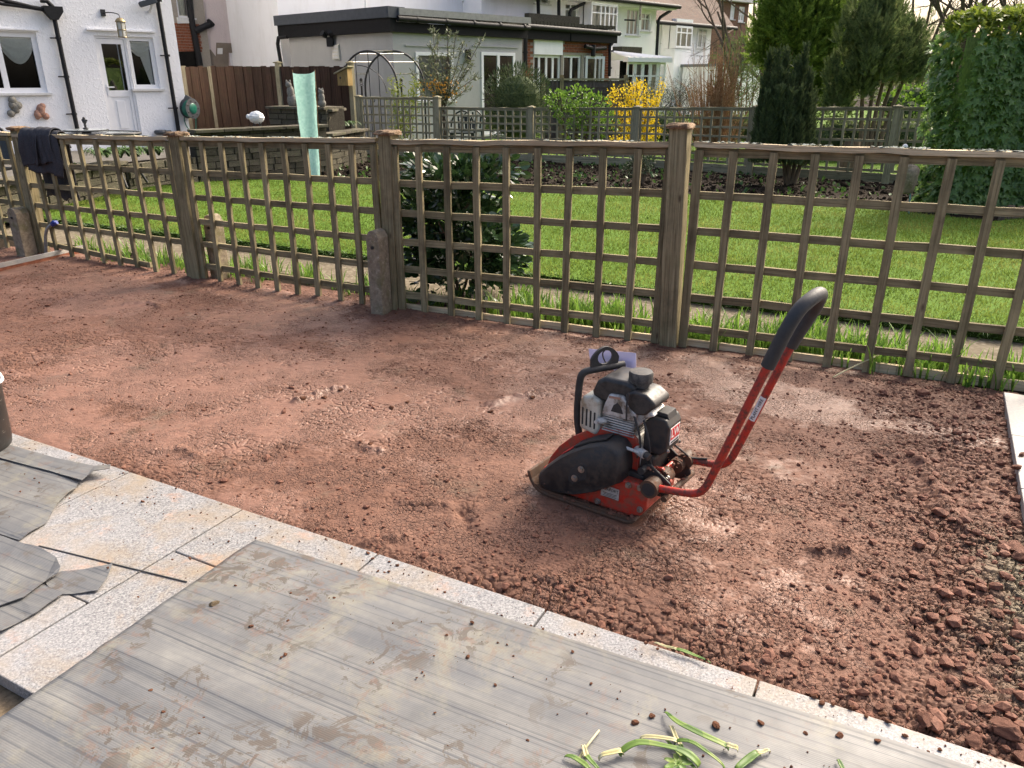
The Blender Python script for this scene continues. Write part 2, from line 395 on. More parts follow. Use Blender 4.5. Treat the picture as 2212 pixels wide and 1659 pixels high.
M['stone'] = stonebrick()
M['stone_dark'] = plain('dark_stone_joint', (.05, .045, .035), .95, .4, .6, 40)
def concrete():
    t = T('weathered_concrete'); c = t.coord(True); n = t.noise(c, 30, 6, .7)
    base = t.ramp(n, [(.3, (.16, .125, .085)), (.6, (.30, .24, .165)), (.8, (.46, .41, .31))])
    base = t.mix(t.ramp(t.noise(c, 9, 5, .7), [(.5, 0), (.66, .7)]), base, (.13, .12, .04))
    base = t.mix(t.ramp(t.noise(c, 60, 5, .7), [(.62, 0), (.7, .7)]), base, (.5, .49, .42))
    return t.done(base, .9, t.bump(n, .9, .008))
M['concrete'] = concrete()
M['pvc'] = plain('white_upvc', (.82, .82, .82), .3, .03, .02, 10)
M['black_pvc'] = plain('black_plastic_pipe', (.014, .014, .015), .6, .3, .1, 20, spec=.25)
M['fascia_black'] = plain('black_fascia', (.012, .012, .013), .7, .2, .1, 12, spec=.15)
M['roof_edge'] = plain('grey_roof_edge', (.07, .077, .088), .7, .1, .1, 10, spec=.15)
M['roof_pale'] = plain('pale_roof_edge', (.30, .30, .28), .8, .15, .2, 10, spec=.1)
M['felt'] = plain('mossy_roof_felt', (.06, .058, .045), .9, .4, 1.0, 30)
M['stone_sill'] = plain('painted_sill', (.62, .62, .60), .7, .1, .2, 30)
def glass_mat():
    t = T('window_glass'); tr = t.n('ShaderNodeBsdfTransparent', {0: (.82, .85, .85, 1)}); gl = t.n('ShaderNodeBsdfGlossy', {'Color': (1, 1, 1, 1), 'Roughness': .015})
    fr = t.n('ShaderNodeFresnel', {0: 1.55}); f = t.math('ADD', t.math('MULTIPLY', fr.outputs[0], 1.6), .06)
    mx = t.n('ShaderNodeMixShader', {0: f, 1: tr.outputs[0], 2: gl.outputs[0]}); t.t.links.new(mx.outputs[0], t.out.inputs[0]); return t.m
M['glass'] = glass_mat()
M['dark_room'] = plain('dark_interior', (.012, .011, .010), .9, .4, 0, 3)
M['net'] = plain('net_curtain', (.62, .60, .52), .9, .1, .3, 12)
M['curtain'] = plain('cream_curtain', (.88, .88, .82), .9, .06, .3, 30)
M['frost'] = plain('polycarbonate', (.60, .60, .54), .35, .05, .05, 5)
def tiles():
    t = T('brown_roof_tiles'); c = t.coord(); b = t.n('ShaderNodeTexBrick', {'Vector': c, 'Color1': (.17, .10, .07, 1), 'Color2': (.12, .08, .062, 1), 'Mortar': (.04, .03, .025, 1), 'Scale': 5.0, 'Mortar Size': .03})
    n = t.noise(c, 3, 5); return t.done(t.mix(t.ramp(n, [(.4, 0), (.8, .5)]), b.outputs[0], (.16, .13, .10)), .9, t.bump(b.outputs[1], -.6, .03))
M['tiles'] = tiles()
M['slate'] = plain('grey_slate', (.17, .18, .18), .7, .15, .4, 12)
M['iron'] = plain('black_iron', (.018, .018, .018), .55, .4, .2, 40)

# compactor
def paint(name, colr, rough, dirt=.6, dcol=(.20, .10, .06)):
    t = T(name); c = t.coord(); n = t.noise(c, 30, 6, .75); n2 = t.noise(c, 110, 4, .7)
    base = t.ramp(n2, [(.3, tuple(q * .85 for q in colr)), (.7, colr)])
    d = t.math('MULTIPLY', t.ramp(n, [(.43, 0), (.60, 1)]), dirt); base = t.mix(d, base, dcol)
    ch = t.math('MULTIPLY', t.ramp(t.noise(c, 75, 5, .8), [(.64, 0), (.67, 1)]), .8); base = t.mix(ch, base, (.05, .04, .035))
    return t.done(base, t.math('ADD', t.math('MULTIPLY', d, .5), rough), t.bump(n, .25, .002), .5)
M['red'] = paint('red_enamel', (.52, .030, .014), .38, .75, (.17, .085, .05))
M['red_grimy'] = paint('grimy_red_tube', (.50, .028, .014), .42, .9, (.075, .045, .032))
M['blk'] = paint('dusty_black_plastic', (.020, .020, .021), .5, .55, (.085, .062, .045))
M['rubber'] = paint('black_rubber', (.022, .022, .023), .6, .25, (.10, .08, .065))
M['foam'] = paint('black_foam_grip', (.028, .028, .03), .55, .15, (.12, .11, .1))
M['tankblk'] = paint('black_fuel_tank', (.015, .015, .016), .42, .35, (.11, .09, .075))
M['alu'] = plain('cast_aluminium', (.56, .55, .53), .5, .2, .3, 60, metal=.35, dirt=(.16, .13, .10))
M['alu_cream'] = plain('cream_metal_guard', (.55, .53, .45), .45, .12, .1, 50, metal=.2, dirt=(.28, .22, .15))
M['rust'] = paint('worn_steel_plate', (.085, .050, .030), .62, .8, (.12, .056, .030))
M['steel'] = plain('dull_steel', (.40, .38, .35), .4, .2, .2, 80, metal=.9, dirt=(.2, .15, .1))
M['dustcap'] = paint('dusty_filler_cap', (.03, .03, .031), .6, .75, (.17, .15, .13))
def wallet():
    t = T('clear_lilac_wallet'); c = t.coord()
    t.done((.66, .62, .80), .25, None, .6); tr = t.n('ShaderNodeBsdfTransparent'); mx = t.n('ShaderNodeMixShader', {0: .35, 1: t.b.outputs[0], 2: tr.outputs[0]}); t.t.links.new(mx.outputs[0], t.out.inputs[0]); return t.m
M['wallet'] = wallet()
M['blue_print'] = plain('blue_print', (.04, .06, .42), .5, .1, 0, 30)
M['paper'] = plain('white_label', (.74, .74, .72), .5, .06, .05, 60)
M['label_red'] = plain('red_label', (.55, .03, .03), .45, .08, .05, 60)
M['grey_label'] = plain('worn_grey_label', (.42, .38, .34), .5, .25, .1, 90)
M['ink'] = plain('black_ink', (.02, .02, .02), .6, .1, 0, 30)
M['white_ink'] = plain('white_ink', (.80, .80, .78), .5, .05, 0, 30)
M['label_text_red'] = plain('red_ink', (.5, .03, .02), .5, .05, 0, 30)

# plants
M['bulb'] = leafmat('bulb_leaf', (.075, .17, .025), (.19, .32, .05), (.29, .39, .08), .4, .45)
M['camellia'] = leafmat('camellia_leaf', (.018, .046, .016), (.055, .105, .034), None, .22, .12, .7)
M['ivy'] = leafmat('ivy_leaf', (.085, .175, .045), (.22, .34, .085), None, .36, .40, .5)
M['ivy_young'] = leafmat('young_ivy_leaf', (.13, .20, .025), (.30, .34, .05), None, .4, .35)
M['yew'] = leafmat('yew_needles', (.040, .062, .028), (.11, .14, .060), None, .75, .18, .1)
M['conifer'] = leafmat('conifer_spray', (.065, .125, .018), (.28, .38, .07), None, .7, .38, .1)  # wide colour range stands in for shading between the plumes
M['juniper'] = leafmat('juniper_spray', (.055, .090, .034), (.17, .22, .078), (.26, .27, .10), .75, .32, .1)
M['shrub'] = leafmat('shrub_leaf', (.020, .045, .016), (.065, .095, .040), (.17, .19, .11), .5, .15)
M['green'] = leafmat('climber_leaf', (.07, .16, .018), (.19, .32, .04), (.30, .40, .07), .45, .35)
M['yellow'] = leafmat('forsythia_flower', (.72, .52, .015), (.90, .70, .04), None, .6, .4, .2)
M['olive'] = leafmat('olive_leaf', (.09, .11, .055), (.23, .25, .14), None, .5, .2)
M['bamboo'] = leafmat('bamboo_leaf', (.16, .22, .03), (.38, .42, .07), None, .5, .35)
M['orange_leaf'] = leafmat('autumn_leaf', (.40, .18, .02), (.60, .34, .05), None, .6, .3)
M['straw'] = leafmat('dry_grass_blade', (.16, .085, .045), (.34, .20, .11), (.50, .36, .22), .8, .2, .1)
M['strap_dark'] = leafmat('strap_leaf', (.03, .075, .018), (.09, .17, .035), (.22, .30, .10), .4, .25)
M['twig'] = plain('bare_twig', (.11, .085, .065), .9, .35, .2, 20)
M['cut_leaf'] = leafmat('pulled_leaf', (.055, .125, .022), (.15, .24, .045), (.38, .37, .12), .45, .2, .35, 9)
M['cut_stem'] = leafmat('blanched_stem', (.52, .47, .22), (.68, .63, .42), None, .5, .25, .3, 12)
M['fleece'] = leafmat('mint_green_mesh', (.38, .66, .58), (.52, .78, .69), None, .7, .3, .2, 14)
M['lichen'] = plain('grey_lichen', (.27, .29, .25), .95, .35, .4, 60)
M['jacket'] = plain('charcoal_fleece', (.058, .058, .064), .95, .25, .5, 120, spec=.1)
M['hose_green'] = plain('green_plastic', (.012, .13, .085), .4, .15, .05, 40)
M['grey_plastic'] = plain('dark_grey_plastic', (.06, .065, .07), .5, .15, .05, 40)
M['terracotta'] = plain('terracotta_pink', (.38, .22, .16), .85, .3, .5, 60)
M['statue'] = plain('grey_cast_stone', (.22, .21, .18), .9, .35, .8, 60)
M['blue'] = plain('blue_plastic', (.01, .03, .22), .4, .1, .05, 40)
M['grey_pipe'] = plain('grey_steel_pipe', (.30, .31, .31), .35, .12, .1, 40, metal=.6)
M['white'] = plain('matt_white', (.78, .78, .76), .7, .08, .3, 40)
M['brass'] = plain('aged_brass', (.28, .22, .12), .45, .2, .2, 40, metal=.7)
M['teal'] = plain('turquoise_metal', (.10, .25, .22), .6, .25, .2, 30)
M['table_glass'] = plain('rippled_glass_top', (.42, .46, .46), .08, .1, .3, 60, spec=.8)
M['chair_green'] = plain('dark_green_plastic', (.012, .022, .02), .4, .2, .05, 20)
# ------------------------------------------------------------------ ground
KA = R(-27.8); K0 = Vector((-.966, 2.404, 0)); E1 = Vector((math.cos(KA), math.sin(KA), 0)); E2 = Vector((-math.sin(KA), math.cos(KA), 0))
def kp(s, t, z=0.): return K0 + E1 * s + E2 * t + Vector((0, 0, z))
def st(p): d = Vector((p[0], p[1], 0)) - K0; return d.dot(E1), d.dot(E2)
b = MB(); b.add([(-150, -60, -.16), (150, -60, -.16), (150, 300, -.16), (-150, 300, -.16)], [(0, 1, 2, 3)])
struct(b.build('ground', M['earth']))

# --- red sub-base: a fine grid with compacted plates, cracks and crumbs
CA = R(-35.66); CO = Vector((.412, 2.328, 0))        # compactor corner and heading, used for the pressed area under it
SOFT = [None]
def soil_height(s, t):
    lo = fbm(s * .9 + 3, t * .9 + 8, 3, 11) - .5; mid = fbm(s * 7, t * 7, 4, 21) - .5
    loose = np.clip(sstep(1.7, 2.4, s) + .8 * np.exp(-(t / .13) ** 2) * sstep(-.2, 1.0, s), 0, 1)
    raw = (fbm(s * 1.7 + 5, t * 2.6 + 2, 4, 31) + .10 * np.exp(-(t / .35) ** 2) + .20 * loose + .10 * sstep(.2, 1.5, s) + .16 * sstep(2.2, 2.5, t) + .22 * (fbm(s * 8 + 4, t * 11 + 1, 3, 33) - .5))
    m = sstep(.43, .56, raw); SOFT[0] = sstep(.36, .68, raw - .10 * loose + .30 * (fbm(s * 21, t * 26, 4, 35) - .5))
    wx = s + .016 * (fbm(s * 16, t * 16, 3, 41) - .5); wy = t + .016 * (fbm(s * 16, t * 16, 3, 51) - .5)
    f1, f2, c1 = worley(wx * 23, wy * 30, 61); g1, g2, c2 = worley(wx * 52, wy * 60, 71)
    p1 = sstep(.40, .60, fbm(s * 3 + 1, t * 3, 3, 91)); am = .40 + .75 * loose
    h = .020 * lo + .006 * mid
    crack1 = (1 - sstep(.03, .11, f2 - f1)) * (c1 > .18); crack2 = (1 - sstep(.05, .17, g2 - g1)) * (c2 > .3) * (.35 + .65 * sstep(.45, .6, fbm(s * 4 + 9, t * 5 + 3, 3, 97)) + .4 * loose)
    h = h + m * am * ((c1 - .5) * .009 * p1 - .022 * crack1 * p1 + (c2 - .5) * .006 * (1 - .5 * p1) - .013 * crack2)
    h = h - (1 - m) * .012 * (1 - sstep(.01, .09, f2 - f1)) * sstep(.52, .62, fbm(s * 6, t * 7, 3, 88))
    h = h + .0022 * (fbm(s * 80, t * 80, 3, 81) - .5)
    h = h - .012 * np.exp(-(t / .04) ** 2) + .030 * np.exp(-((t - 2.42) / .07) ** 2) * fbm(s * 4, t * 4, 2, 5)
    return h, m
RIDGES = [((1985, 1000), (2030, 1075), (2105, 1175), .018), ((870, 1086), (930, 1088), (965, 1094), .015), ((640, 868), (690, 850), (745, 838), .022),
          ((1060, 872), (1110, 858), (1180, 850), .02), ((1100, 1262), (1160, 1250), (1215, 1262), .012), ((780, 958), (800, 970), (820, 972), .018), ((270, 660), (320, 655), (350, 664), .015),
          ((1890, 975), (1960, 985), (2000, 1010), .012), ((330, 975), (380, 968), (430, 985), .012), ((1760, 1195), (1790, 1190), (1830, 1195), .02), ((800, 1170), (835, 1168), (870, 1160), .016), ((1000, 1105), (1003, 1120), (1005, 1135), -.02)]
def soil_full(S, TT):
    H, Mk = soil_height(S, TT); Mk = SOFT[0]
    for *pts, amp in RIDGES:
        q = [st(g(x, y)) for x, y in pts]; dmin = np.full(S.shape, 9.)
        for (a0, a1), (b0, b1) in zip(q[:-1], q[1:]):
            L2 = (b0 - a0) ** 2 + (b1 - a1) ** 2; u = np.clip(((S - a0) * (b0 - a0) + (TT - a1) * (b1 - a1)) / L2, 0, 1)
            dmin = np.minimum(dmin, np.hypot(S - a0 - u * (b0 - a0), TT - a1 - u * (b1 - a1)))
        H += amp * np.exp(-(dmin / .028) ** 2) * (.2 + 1.6 * fbm(S * 34, TT * 34, 3, 91))
    X = K0.x + E1.x * S + E2.x * TT; Yg = K0.y + E1.y * S + E2.y * TT
    cx = (X - CO.x) * math.cos(CA) + (Yg - CO.y) * math.sin(CA); cy = -(X - CO.x) * math.sin(CA) + (Yg - CO.y) * math.cos(CA)
    press = sstep(.06, .0, np.maximum(np.maximum(-.40 - cx, cx - .0), np.maximum(-cy, cy - .30)))
    return X, Yg, H * (1 - press) - .003 * press, Mk * (1 - press)
Vs, Fs, Ds, Cs, nb_ = [], [], [], [], 0
for ss_, tt_a in ((np.arange(-2.6, 2.56, .0042), np.arange(-.03, 1.153, .0042)), (np.arange(-5.5, 2.56, .0072), np.arange(1.15, 2.66, .0066)), (np.arange(-5.5, -2.59, .012), np.arange(-.03, 1.16, .012))):
    S, TT = np.meshgrid(ss_, tt_a); X, Yg, Hh_, Mk = soil_full(S, TT); Cs.append(Mk.ravel()); nr, nc = S.shape; idx = np.arange(nr * nc).reshape(nr, nc) + nb_; nb_ += nr * nc
    Fs.append(np.stack([idx[:-1, :-1], idx[:-1, 1:], idx[1:, 1:], idx[1:, :-1]], -1).reshape(-1, 4)); Vs.append(np.stack([X, Yg, Hh_], -1).reshape(-1, 3))
    Ds.append((sstep(.0, .25, (S - 2.25) + .25 * (fbm(S * 9, TT * 9, 4, 7) - .5)) * sstep(1.25, .9, TT) * sstep(.1, .3, TT)).ravel())
me = mesh_np('soil', np.concatenate(Vs), np.concatenate(Fs), True)
at_ = me.attributes.new('dirt', 'FLOAT', 'POINT'); at_.data.foreach_set('value', np.concatenate(Ds).astype(np.float32))
at_ = me.attributes.new('crumb', 'FLOAT', 'POINT'); at_.data.foreach_set('value', np.concatenate(Cs).astype(np.float32))
soil_o = struct(link('soil', me, M['soil'])); soil_o['label'] = 'compacted red sub-base soil between the granite kerb and the trellis'
t_ = M['soil'].node_tree; b_ = [n for n in t_.nodes if n.type == 'BSDF_PRINCIPLED'][0]; src = b_.inputs['Base Color'].links[0].from_socket
an = t_.nodes.new('ShaderNodeAttribute'); an.attribute_name = 'dirt'; mx_ = t_.nodes.new('ShaderNodeMix'); mx_.data_type = 'RGBA'
t_.links.new(an.outputs['Fac'], mx_.inputs[0]); t_.links.new(src, mx_.inputs[6]); mx_.inputs[7].default_value = (.17, .135, .085, 1); t_.links.new(mx_.outputs[2], b_.inputs['Base Color'])
def soil_z(p):
    s, t = st(p); return float(soil_full(np.array([[s]]), np.array([[t]]))[2][0, 0])

# --- loose crumbs of red stone (uncountable) and the larger clods (things)
def rock_template(seed, flat=.65):
    r_ = np.random.default_rng(seed); bm = bmesh.new(); bmesh.ops.create_icosphere(bm, subdivisions=1, radius=1)
    v = np.array([p.co[:] for p in bm.verts]); f = np.array([[q.index for q in fc.verts] for fc in bm.faces]); bm.free()
    v *= r_.uniform(.72, 1.2, (len(v), 1)); v *= np.array([1.15, .85, flat]); return v, f
def rock_template2(seed):
    r_ = np.random.default_rng(seed); bm = bmesh.new(); bmesh.ops.create_icosphere(bm, subdivisions=3, radius=1)
    v = np.array([p.co[:] for p in bm.verts]); f = np.array([[q.index for q in fc.verts] for fc in bm.faces]); bm.free(); w = v.copy()
    for k in range(11):      # chop flat facets
        n = r_.normal(size=3); n /= np.linalg.norm(n); d = v @ n; lim = r_.uniform(.5, .85); v -= np.clip(d - lim, 0, None)[:, None] * n
    nz = sum(np.sin(w @ r_.normal(size=3) * fr + r_.uniform(0, 6)) * am for fr, am in ((3, .05), (5, .05), (8, .04), (13, .03), (19, .03)))
    v *= (1 + nz + r_.normal(0, .018, len(v)))[:, None]; v *= np.array([1.15, .9, .62]); return v, f
n = 44000
cs = rng.uniform(-5.3, 2.5, n); ct = rng.uniform(-.01, 2.55, n)
_, cm = soil_height(cs, ct)
keep = rng.random(n) < (.05 + .45 * cm * (.25 + .9 * sstep(1.0, 2.4, cs) + .7 * np.exp(-(ct / .25) ** 2) * sstep(-.5, .8, cs) + .4 * sstep(2.3, 2.5, ct)))
cs, ct = cs[keep], ct[keep]; cz = soil_full(cs, ct)[2]
big = sstep(1.7, 2.45, cs) + .6 * np.exp(-(ct / .15) ** 2) * sstep(.2, 1., cs)
sz = .0022 + rng.gamma(1.5, .0016, len(cs)) * (1 + 1.7 * big)
pos = np.stack([K0.x + E1.x * cs + E2.x * ct, K0.y + E1.y * cs + E2.y * ct, cz + sz * .25], -1)
vs_, fs_ = [], []; base = 0
for k in range(5):
    q = np.arange(len(cs)) % 5 == k; tv, tf = rock_template(100 + k)
    v, f = scatter(tv, tf, pos[q], frames(unit(q.sum()) * .35 + np.array([0, 0, 1.])), sz[q]); vs_.append(v); fs_.append(f + base); base += len(v)
stuff(tag(link('loose_crumbs', mesh_np('loose_crumbs', np.concatenate(vs_), np.concatenate(fs_)), M['clod']), 'loose red stone crumbs scattered over the soil'))

rocks = []
for k in range(6):
    v, f = rock_template2(200 + k); rocks.append(mesh_np('clod', v, f)); rocks[-1].materials.append(M['clod'])
def clod(x, y, size, label, group=None, z=None, mat=None, name='stone_clod'):
    size *= .74
    p = g(x, y, z or 0.); zz = z if z is not None else soil_z(p)
    Mx = Matrix.Translation((p.x, p.y, zz + size * .30)) @ Matrix.Rotation(random.uniform(0, 6.28), 4, 'Z') @ Matrix.Rotation(random.uniform(-.4, .4), 4, 'X') @ Matrix.Scale(size, 4)
    me_ = random.choice(rocks)
    if mat: me_ = me_.copy(); me_.materials.clear(); me_.materials.append(mat)
    return tag(link(name, me_, None, None, Mx), label, 'stone', group)
clod(2165, 1590, .046, 'largest red stone in the heap at the bottom right corner of the soil')
clod(2105, 1605, .030, 'squarish red stone left of the largest stone in the corner heap'); clod(2140, 1615, .028, 'rounded red stone just below the largest stone in the corner heap')
clod(2000, 1565, .034, 'lone red stone pressed against the kerb at the lower right')
for x, y, s_ in ((2180, 1632, .026), (2205, 1640, .028), (2212, 1610, .025)): clod(x, y, s_, 'small red stone at the far end of the corner heap', 'corner heap stones')
clod(2195, 1185, .05, 'big red lump against the right hand slabs edge'); clod(2205, 1205, .04, 'second red lump in the pair against the right hand edge')
for x, y, s_ in ((1700, 1418, .024), (1735, 1440, .022), (1660, 1395, .024), (1560, 1352, .022), (1480, 1310, .020), (1640, 1420, .02), (1755, 1500, .022), (1600, 1385, .018), (1520, 1350, .018), (1440, 1325, .018), (1380, 1300, .016), (1300, 1260, .018), (1820, 1440, .018), (1870, 1480, .018), (1900, 1530, .02), (1240, 1272, .015)):
    clod(x, y, s_, 'flat red stone bedded in the soil along the granite kerb', 'flat stones along the kerb')
clod(1830, 988, .024, 'brown clod on smooth soil right of the compactor handle, nearer the machine'); clod(1898, 986, .026, 'brown clod on smooth soil right of the compactor handle, further from the machine')
for x, y, s_ in ((1992, 1150, .022), (2040, 1240, .02), (1950, 1250, .022), (2100, 1260, .028), (2080, 1330, .026), (2150, 1330, .03), (2120, 1390, .028), (2060, 1420, .024), (1980, 1380, .022), (2160, 1430, .03), (2180, 1500, .03), (2090, 1480, .026), (2030, 1500, .024), (2130, 1540, .026), (2195, 1290, .03), (1930, 1445, .02), (2070, 1140, .02), (2175, 1120, .022), (2140, 1010, .022), (2165, 960, .024), (2170, 1065, .022), (1880, 990 + 60, .016), (1770, 1200, .022)):
    clod(x, y, s_, 'rough red stone among the rubble at the right of the soil', 'rubble stones at the right')
clod(2196, 1012, .030, 'red stone lying on the pale side path at the right picture edge', z=.036); clod(2207, 984, .022, 'smaller red stone on the pale side path behind the first one', z=.036)
for x, y, s_ in ((655, 866, .022), (700, 858, .018), (735, 845, .018), (845, 880, .02), (880, 868, .016), (800, 965, .018), (1060, 890, .018), (1150, 860, .018), (320, 660, .016), (480, 820, .014)):
    clod(x, y, s_, 'dark crumbly lump on the compacted soil left of the compactor', 'dark lumps left of the compactor', mat=M['dark_clod'])

# --- granite patio: slabs laid in columns, joints open
pat = struct(thing('granite_patio', 'speckled grey granite paving along the near edge of the soil', None, kp(0, 0)))
GAP = .006; TOPZ = .022; dirt_top = None
def slab(s0, s1, t0, t1, parent=pat, mat='granite', zt=TOPZ, th=.04, bev=.003):
    m = MB(); j = lambda: random.uniform(-.0015, .0015)
    h = GAP / 2; dz = [j() for _ in range(4)]
    P = [kp(s0 + h, t0 + h), kp(s1 - h, t0 + h), kp(s1 - h, t1 - h), kp(s0 + h, t1 - h)]
    m.hexa([p + Vector((0, 0, zt - th)) for p in P] + [p + Vector((0, 0, zt + d)) for p, d in zip(P, dz)])
    return m.build('slab', M[mat], parent, bevel=bev)
for k in range(-4, 4):
    s0 = .603 * k; s1 = s0 + .603
    if k >= 0:
        slab(s0, s1, -.30, 0); slab(s0, s1, -.905, -.30)
    else:
        slab(s0, s1, -.605, 0); slab(s0, s1, -1.21, -.605)
        slab(s0, s1, -1.815, -1.21)
m = MB(); P = [kp(-2.4, -1.8, -.022), kp(3.6, -1.8, -.022), kp(3.6, -.008, -.022), kp(-2.4, -.008, -.022)]; m.add(P, [(0, 1, 2, 3)])
struct(m.build('joint_bed', M['dirt']))
# --- pale slabs on the right, and the raised slab at the far left
rp = struct(thing('side_path', 'pale slab path along the right side of the soil', None, kp(2.47, 2.0)))
for t0, t1 in ((1.98, 2.53), (1.45, 1.98), (.90, 1.45), (.35, .90), (-.20, .35), (-.75, -.20)): slab(2.475, 3.075, t0, t1, rp, 'pale_slab', .035, .04)
for t0, t1 in ((1.98, 2.53), (1.45, 1.98), (.90, 1.45), (.35, .90), (-.20, .35), (-.75, -.20)): slab(3.075, 3.675, t0, t1, rp, 'pale_slab', .035, .04)
lp = struct(thing('far_step', 'grey slab step beyond the far left end of the soil', None, g(20, 545)))
a0, a1 = g(97, 547, .07), g(0, 568, .07); a2 = a0 + (a1 - a0) * 2.2; off = E2 * .40 - E1 * .05
m = MB(); P = [a2, a0, a0 + off, a2 + off]; m.hexa([p - Vector((0, 0, .04)) for p in P] + P); m.build('slab', M['pale_slab'], lp, bevel=.003)
m = MB(); ins = (a0 - a2).normalized() * .03; P = [a2 + E2 * .02, a0 - ins + E2 * .02, a0 - ins + off - E2 * .01, a2 + off]; m.hexa([Vector((p.x, p.y, -.05)) for p in P] + [Vector((p.x, p.y, .028)) for p in P]); m.build('riser', M['brick'], lp)

# --- neighbour's side: bulb bed, path, lawn
FA = g(90, 548); FB = g(1447, 745); FD = (FB - FA).normalized(); FN = Vector((-FD.y, FD.x, 0))      # FN points away from the camera
def fp(u, d, z=0.): return FA + FD * u + FN * d + Vector((0, 0, z))
def sheet_poly(name, pts, mat, z=None):
    m = MB(); m.add(pts, [tuple(range(len(pts)))]); return struct(m.build(name, mat))
sheet_poly('flower_bed', [fp(-6, .02, -.012), fp(14, .02, -.012), fp(14, .45, -.012), fp(-6, .45, -.012)], M['earth'])
m = MB(); P = [fp(-6, .40), fp(14, .40), fp(14, 1.02), fp(-6, 1.02)]; m.hexa([p + Vector((0, 0, -.1)) for p in P] + [p + Vector((0, 0, -.006)) for p in P]); struct(m.build('garden_path', M['path']))
LAWN = [fp(-4, .98, .07), fp(13, .98, .07)] + [g(x, y, .07) for x, y in ((2212, 470), (2150, 478), (1990, 462), (1800, 440), (1550, 424), (1240, 403), (1000, 397), (700, 388), (560, 388), (420, 394), (275, 416), (198, 431), (60, 468), (-80, 500))]
sheet_poly('lawn', LAWN, M['lawn_base'])
def inside(px, py, poly):
    r_ = np.zeros(px.shape, bool); n = len(poly); j = n - 1
    for i in range(n):
        xi, yi, xj, yj = poly[i].x, poly[i].y, poly[j].x, poly[j].y
        r_ ^= ((yi > py) != (yj > py)) & (px < (xj - xi) * (py - yi) / (yj - yi + 1e-12) + xi); j = i
    return r_
blade_v = [(-.5, 0, 0), (.5, 0, 0), (.28, .25, .6), (-.28, .25, .6), (0, .7, 1)]; blade_f = [(0, 1, 2), (0, 2, 3), (3, 2, 4)]
def grass(name, n, poly, h0, h1, z, w=.0045, mat='grass', label=None, sun_lean=0):
    bx = [p.x for p in poly]; by = [p.y for p in poly]
    x = rng.uniform(max(min(bx), -8.5), min(max(bx), 7.5), n); y = rng.uniform(min(by), max(by), n); k = inside(x, y, poly) & (np.abs(x) < .75 * y + .6); x, y = x[k], y[k]
    # closer turf gets denser by rejection of far blades
    k = rng.random(len(x)) < np.clip(6.5 / y, .3, 1) ** 1.6; x, y = x[k], y[k]
    tuft = .55 + .9 * fbm(x * 3, y * 3, 4, 3)
    h = rng.uniform(h0, h1, len(x)) * tuft; d = np.stack([rng.normal(0, .35, len(x)), rng.normal(0, .35, len(x)), np.ones(len(x))], -1)
    wf = w * (1 + .10 * y)
    v, f = scatter(blade_v, blade_f, np.stack([x, y, np.full(len(x), z)], -1), frames(d), np.stack([wf, h * .6, h], -1))
    return stuff(tag(link(name, mesh_np(name, v, f), M[mat]), label))
grass('lawn_grass', 360000, LAWN, .016, .040, .068, label='short sunny green grass covering the lawn behind the trellis')
# rough turf edge hanging over the path, its shade painted as darker green
n = 16000; u = rng.uniform(-4, 12.5, n); d_ = rng.uniform(.95, 1.06, n); px = FA.x + FD.x * u + FN.x * d_; py = FA.y + FD.y * u + FN.y * d_
k = np.abs(px) < .75 * py + .5; px, py = px[k], py[k]; nrm = np.stack([-FN.x + rng.normal(0, .7, len(px)), -FN.y + rng.normal(0, .7, len(px)), rng.uniform(-.2, 1.0, len(px))], -1)
v, f = scatter(blade_v, blade_f, np.stack([px, py, rng.uniform(.0, .075, len(px))], -1), frames(nrm), np.stack([np.full(len(px), .006), np.full(len(px), .02), rng.uniform(.03, .06, len(px))], -1))
stuff(tag(link('turf_edge', mesh_np('turf_edge', v, f), M['strap_dark']), 'shaggy dark turf edge of the lawn beside the path'))
m = MB(); P = [fp(-4, .985), fp(13, .985), fp(13, 1.3), fp(-4, 1.3)]; m.hexa([p + Vector((0, 0, -.05)) for p in P] + [p + Vector((0, 0, .066)) for p in P]); struct(m.build('turf_bank', M['bank_turf']))
# soil border in front of the far trellis, far lawn beyond it, terrace by the white house
border = [g(x, y, .03) for x, y in ((2300, 490), (2150, 480), (1990, 464), (1800, 442), (1550, 426), (1240, 405), (1000, 399), (700, 390))] + [at(700, 360, 18.2), at(1130, 360, 16.0), at(1700, 390, 13.5), at(2300, 400, 11.2)]
for p in border: p.z = .026
sheet_poly('border', border, M['earth'])
far = [Vector((-3.2, 17.2, -.02)), Vector((.2, 15.2, -.02)), Vector((5., 12.6, -.02)), Vector((12, 9.6, -.02)), Vector((30, 30, -.02)), Vector((9, 60, -.02)), Vector((-4, 40, -.02))]
sheet_poly('far_lawn', far, M['lawn_base'])
grass('far_lawn_grass', 60000, [p for p in far], .03, .07, -.02, .012, label='bright lawn of the next garden seen through the far trellis')
n = 16000; x = rng.uniform(-4, 8, n); y = rng.uniform(9, 18, n); k = inside(x, y, border); tv, tf = rock_template(9)
v, f = scatter(tv, tf, np.stack([x[k], y[k], np.full(k.sum(), .03)], -1), frames(unit(k.sum()) + np.array([0, 0, 1.])), rng.gamma(1.6, .010, k.sum()) + .006); stuff(tag(link('border_clods', mesh_np('border_clods', v, f), M['earth']), 'dark lumpy garden soil of the border before the far trellis'))
